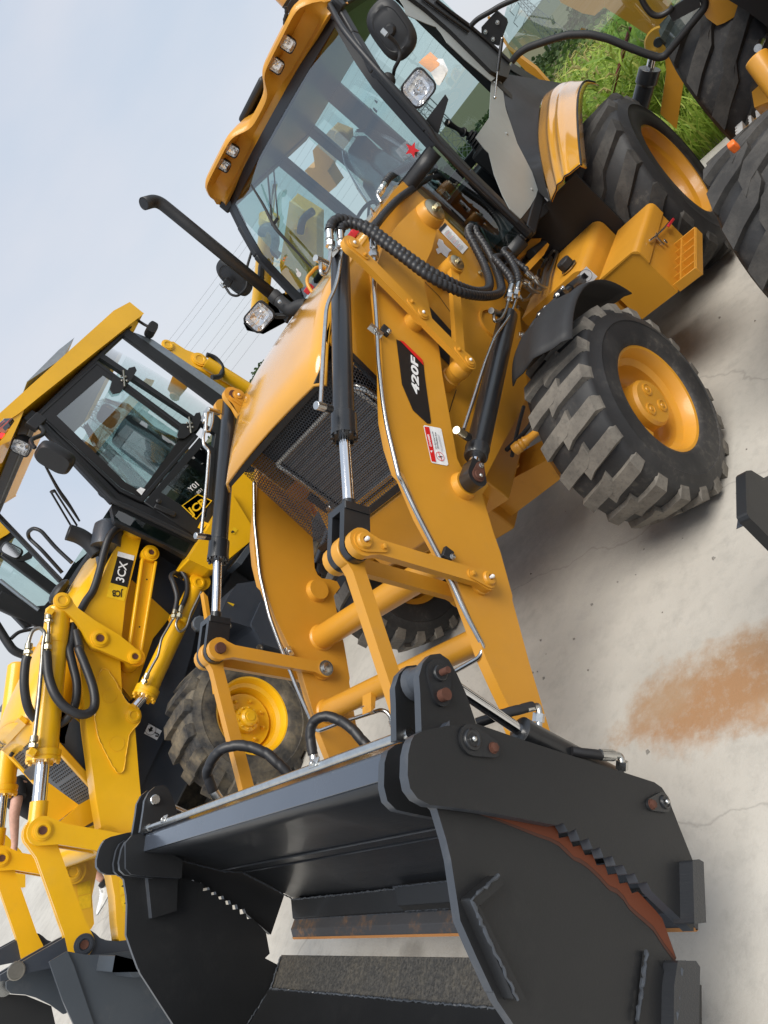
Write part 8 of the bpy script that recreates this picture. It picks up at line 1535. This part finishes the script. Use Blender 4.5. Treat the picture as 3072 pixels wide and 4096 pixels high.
BUSH = [(-167.0, 34, 2.6, 'dark bushy tree at the far edge of the weeds'), (-165.4, 36, 2.2, 'yellow green shrub left of the dark tree beyond the weeds'), (-169.0, 40, 2.8, 'broad green tree behind the tall foxtail grass'), (-162.8, 42, 2.4, 'small round tree seen past the cab post'), (-158.4, 46, 3.0, 'green tree seen through the cab beside the joystick'), (-171.5, 44, 3.0, 'green tree seen through the open door glass')]
for az, d, r, lab in BUSH:
    top = 2.0 + d * math.tan(math.radians(-2.3 - .2 * rnd.random())); base = pol(az, d, terr(pol(az, d, 0).x, 0)); t_ = thing('bushy_tree', lab, 'tree', base, 'trees beyond the weeds')
    m_ = MB(); m_.tube([base, base + V((.1, .1, (top - base.z) * .6))], lambda f: .16 - .08 * f, 8); m_.put('trunk', 'soil', t_)
    m_ = MB()
    for _ in range(16): clump(m_, V((base.x, base.y, top - r * .9)) + V((rnd.uniform(-1, 1) * r * .9, rnd.uniform(-1, 1) * r * .9, rnd.uniform(-1.2, .35) * r * .7)), r * .55, 90, .16)
    m_.put('crown', 'bush_green', t_, smooth=0)
m_ = MB(); gm = MB(); rows = []
def ridge(az):
    return -1.05 + .75 * math.exp(-((az + 136.3) / 1.6) ** 2) + 1.0 * math.exp(-((az + 130) / 5) ** 2) * .2 - 1.2 * math.exp(-((az + 158) / 9) ** 2) - 1.25 * math.exp(-((az + 168) / 4) ** 2) + .12 * math.sin(az * 2.7) + .08 * math.sin(az * 6.1)
azs = [-182 + .5 * k for k in range(130)]
for fr_, dd in ((0, 150), (.35, 190), (.8, 240), (1, 270), (.7, 330)): rows.append([pol(a, dd, -22 + fr_ * (22 + 2 + 270 * math.tan(math.radians(ridge(a))) - 3)) for a in azs])
gm.loft(rows); tag(gm.put('hill', 'soil', None, smooth=60), kind='structure')
for a in azs:
    for fr_, dd, n in ((1, 268, 3), (.85, 245, 2), (.62, 222, 2), (.38, 195, 1)):
        for _ in range(n):
            aa = a + rnd.uniform(-.3, .3); zt = -22 + fr_ * (22 + 2 + 270 * math.tan(math.radians(ridge(aa))) - 3); clump(m_, pol(aa, dd + rnd.uniform(-9, 9), zt + rnd.uniform(-1, 1.6)), rnd.uniform(2.2, 4.0), 34, .75)
tag(m_.put('hill_wood', 'hill_green', None, smooth=0), kind='stuff')
plain('galvanised', (.22, .23, .24), .6, .3)
def pylon(az, d, top_el, H_, label, spread=1.0, rot=0):
    top = 2.0 + d * math.tan(math.radians(top_el)); base = pol(az, d, top - H_); t_ = thing('pylon', label, 'pylon', base, 'lattice pylons behind the machines')
    a = math.radians(rot); ux, uy = V((math.cos(a), math.sin(a), 0)), V((-math.sin(a), math.cos(a), 0)); r_ = .055
    def hw(f): return (2.6 * (1 - f) ** 1.35 + .75) * spread
    m_ = MB(); prev = None; fs = [0, .16, .30, .42, .52, .60, .67, .73, .79, .85, .91, .97, 1.0]
    for f in fs:
        c = base + V((0, 0, H_ * f)); cur = [c + ux * hw(f) * sx + uy * hw(f) * sy for sx, sy in ((-1, -1), (1, -1), (1, 1), (-1, 1))]
        if prev:
            for k in range(4):
                l = (k + 1) % 4; m_.bar(prev[k], cur[k], r_ * 2, r_ * 2, (.3, .9, .1)); m_.bar(prev[k], cur[l], r_, r_, (.3, .9, .1)); m_.bar(prev[l], cur[k], r_, r_, (.3, .9, .1)); m_.bar(cur[k], cur[l], r_, r_, (.1, .2, .9))
        prev = cur
    m_.put('mast', 'galvanised', t_, smooth=0)
    for f, L_ in ((.70, 6.2), (.82, 7.0), (.94, 5.2)):
        for s in (-1, 1):
            m_ = MB(); c = base + V((0, 0, H_ * f)); tip = c + ux * s * L_ * spread; 
            for sy in (-1, 1): m_.bar(c + uy * sy * hw(f), tip, r_ * 1.3, r_ * 1.3, (.1, .2, .9)); m_.bar(c + uy * sy * hw(f) + V((0, 0, 1.6)), tip, r_, r_, (.1, .2, .9))
            for q in (.3, .55, .8): m_.bar((c + uy * hw(f)).lerp(tip, q), (c - uy * hw(f) + V((0, 0, 1.6))).lerp(tip, q - .15), r_ * .8, r_ * .8, (.1, .2, .9))
            m_.bar(tip, tip + V((0, 0, -1.9)), .16, .16, (1, 0, 0)); m_.put('cross_arm', 'galvanised', t_, smooth=0)
    return base
pylon(-167.3, 260, .9, 24, 'lattice pylon on the hill seen through the open door glass', .9, 70)
pylon(-126.3, 120, 8.2, 32, 'lattice pylon seen through the 3CX door window', 1.0, 20)
pylon(-158.6, 150, 3.4, 30, 'lattice pylon seen through the 420F cab', .9, 40)
for k in range(9):
    e0, e1 = 6.6 - .62 * k + (.25 if k % 2 else 0), 7.4 - .62 * k + (.1 if k % 3 else 0); m_ = MB(); pts = []
    for j in range(17):
        f = j / 16; az = -124 - 40 * f; d = 130 + 60 * f; pts.append(pol(az, d, 2 + d * math.tan(math.radians(e0 + (e1 - e0) * f - 2.2 * 4 * f * (1 - f) * .4))))
    m_.tube(pts, .022, 4); o_ = m_.put('power_line', 'galvanised', None); tag(o_, 'thin power line sagging across the pale sky behind the machines', 'power line', 'power lines between the pylons')
m_ = MB(); a_, b_ = [V(p) for p in [(-5.6,0.994,1.083),(-5.6,0.47,0.75)]]; m_.cyl(a_, b_ + (b_ - a_) * .6, .020, 12); o_ = m_.put('marker_post', 'post_red', None); tag(o_, 'thin dark red post leaning in the tall weeds', 'post')
m_ = MB()
for _ in range(150):
    x, y = rnd.uniform(-1.5, 2.6), rnd.uniform(-3.5, 1.9); r = rnd.uniform(.003, .011); c = V((x, y, r * .4)); a = rnd.uniform(0, 6)
    q = [c + V((r * math.cos(a + k * PI / 2) * rnd.uniform(.7, 1.3), r * math.sin(a + k * PI / 2) * rnd.uniform(.7, 1.3), -r * .3)) for k in range(4)] + [c + V((0, 0, r * .7))]
    m_.add(q, [(0, 1, 4), (1, 2, 4), (2, 3, 4), (3, 0, 4)])
tag(m_.put('grit', 'grit_stone', None, smooth=0), kind='stuff')
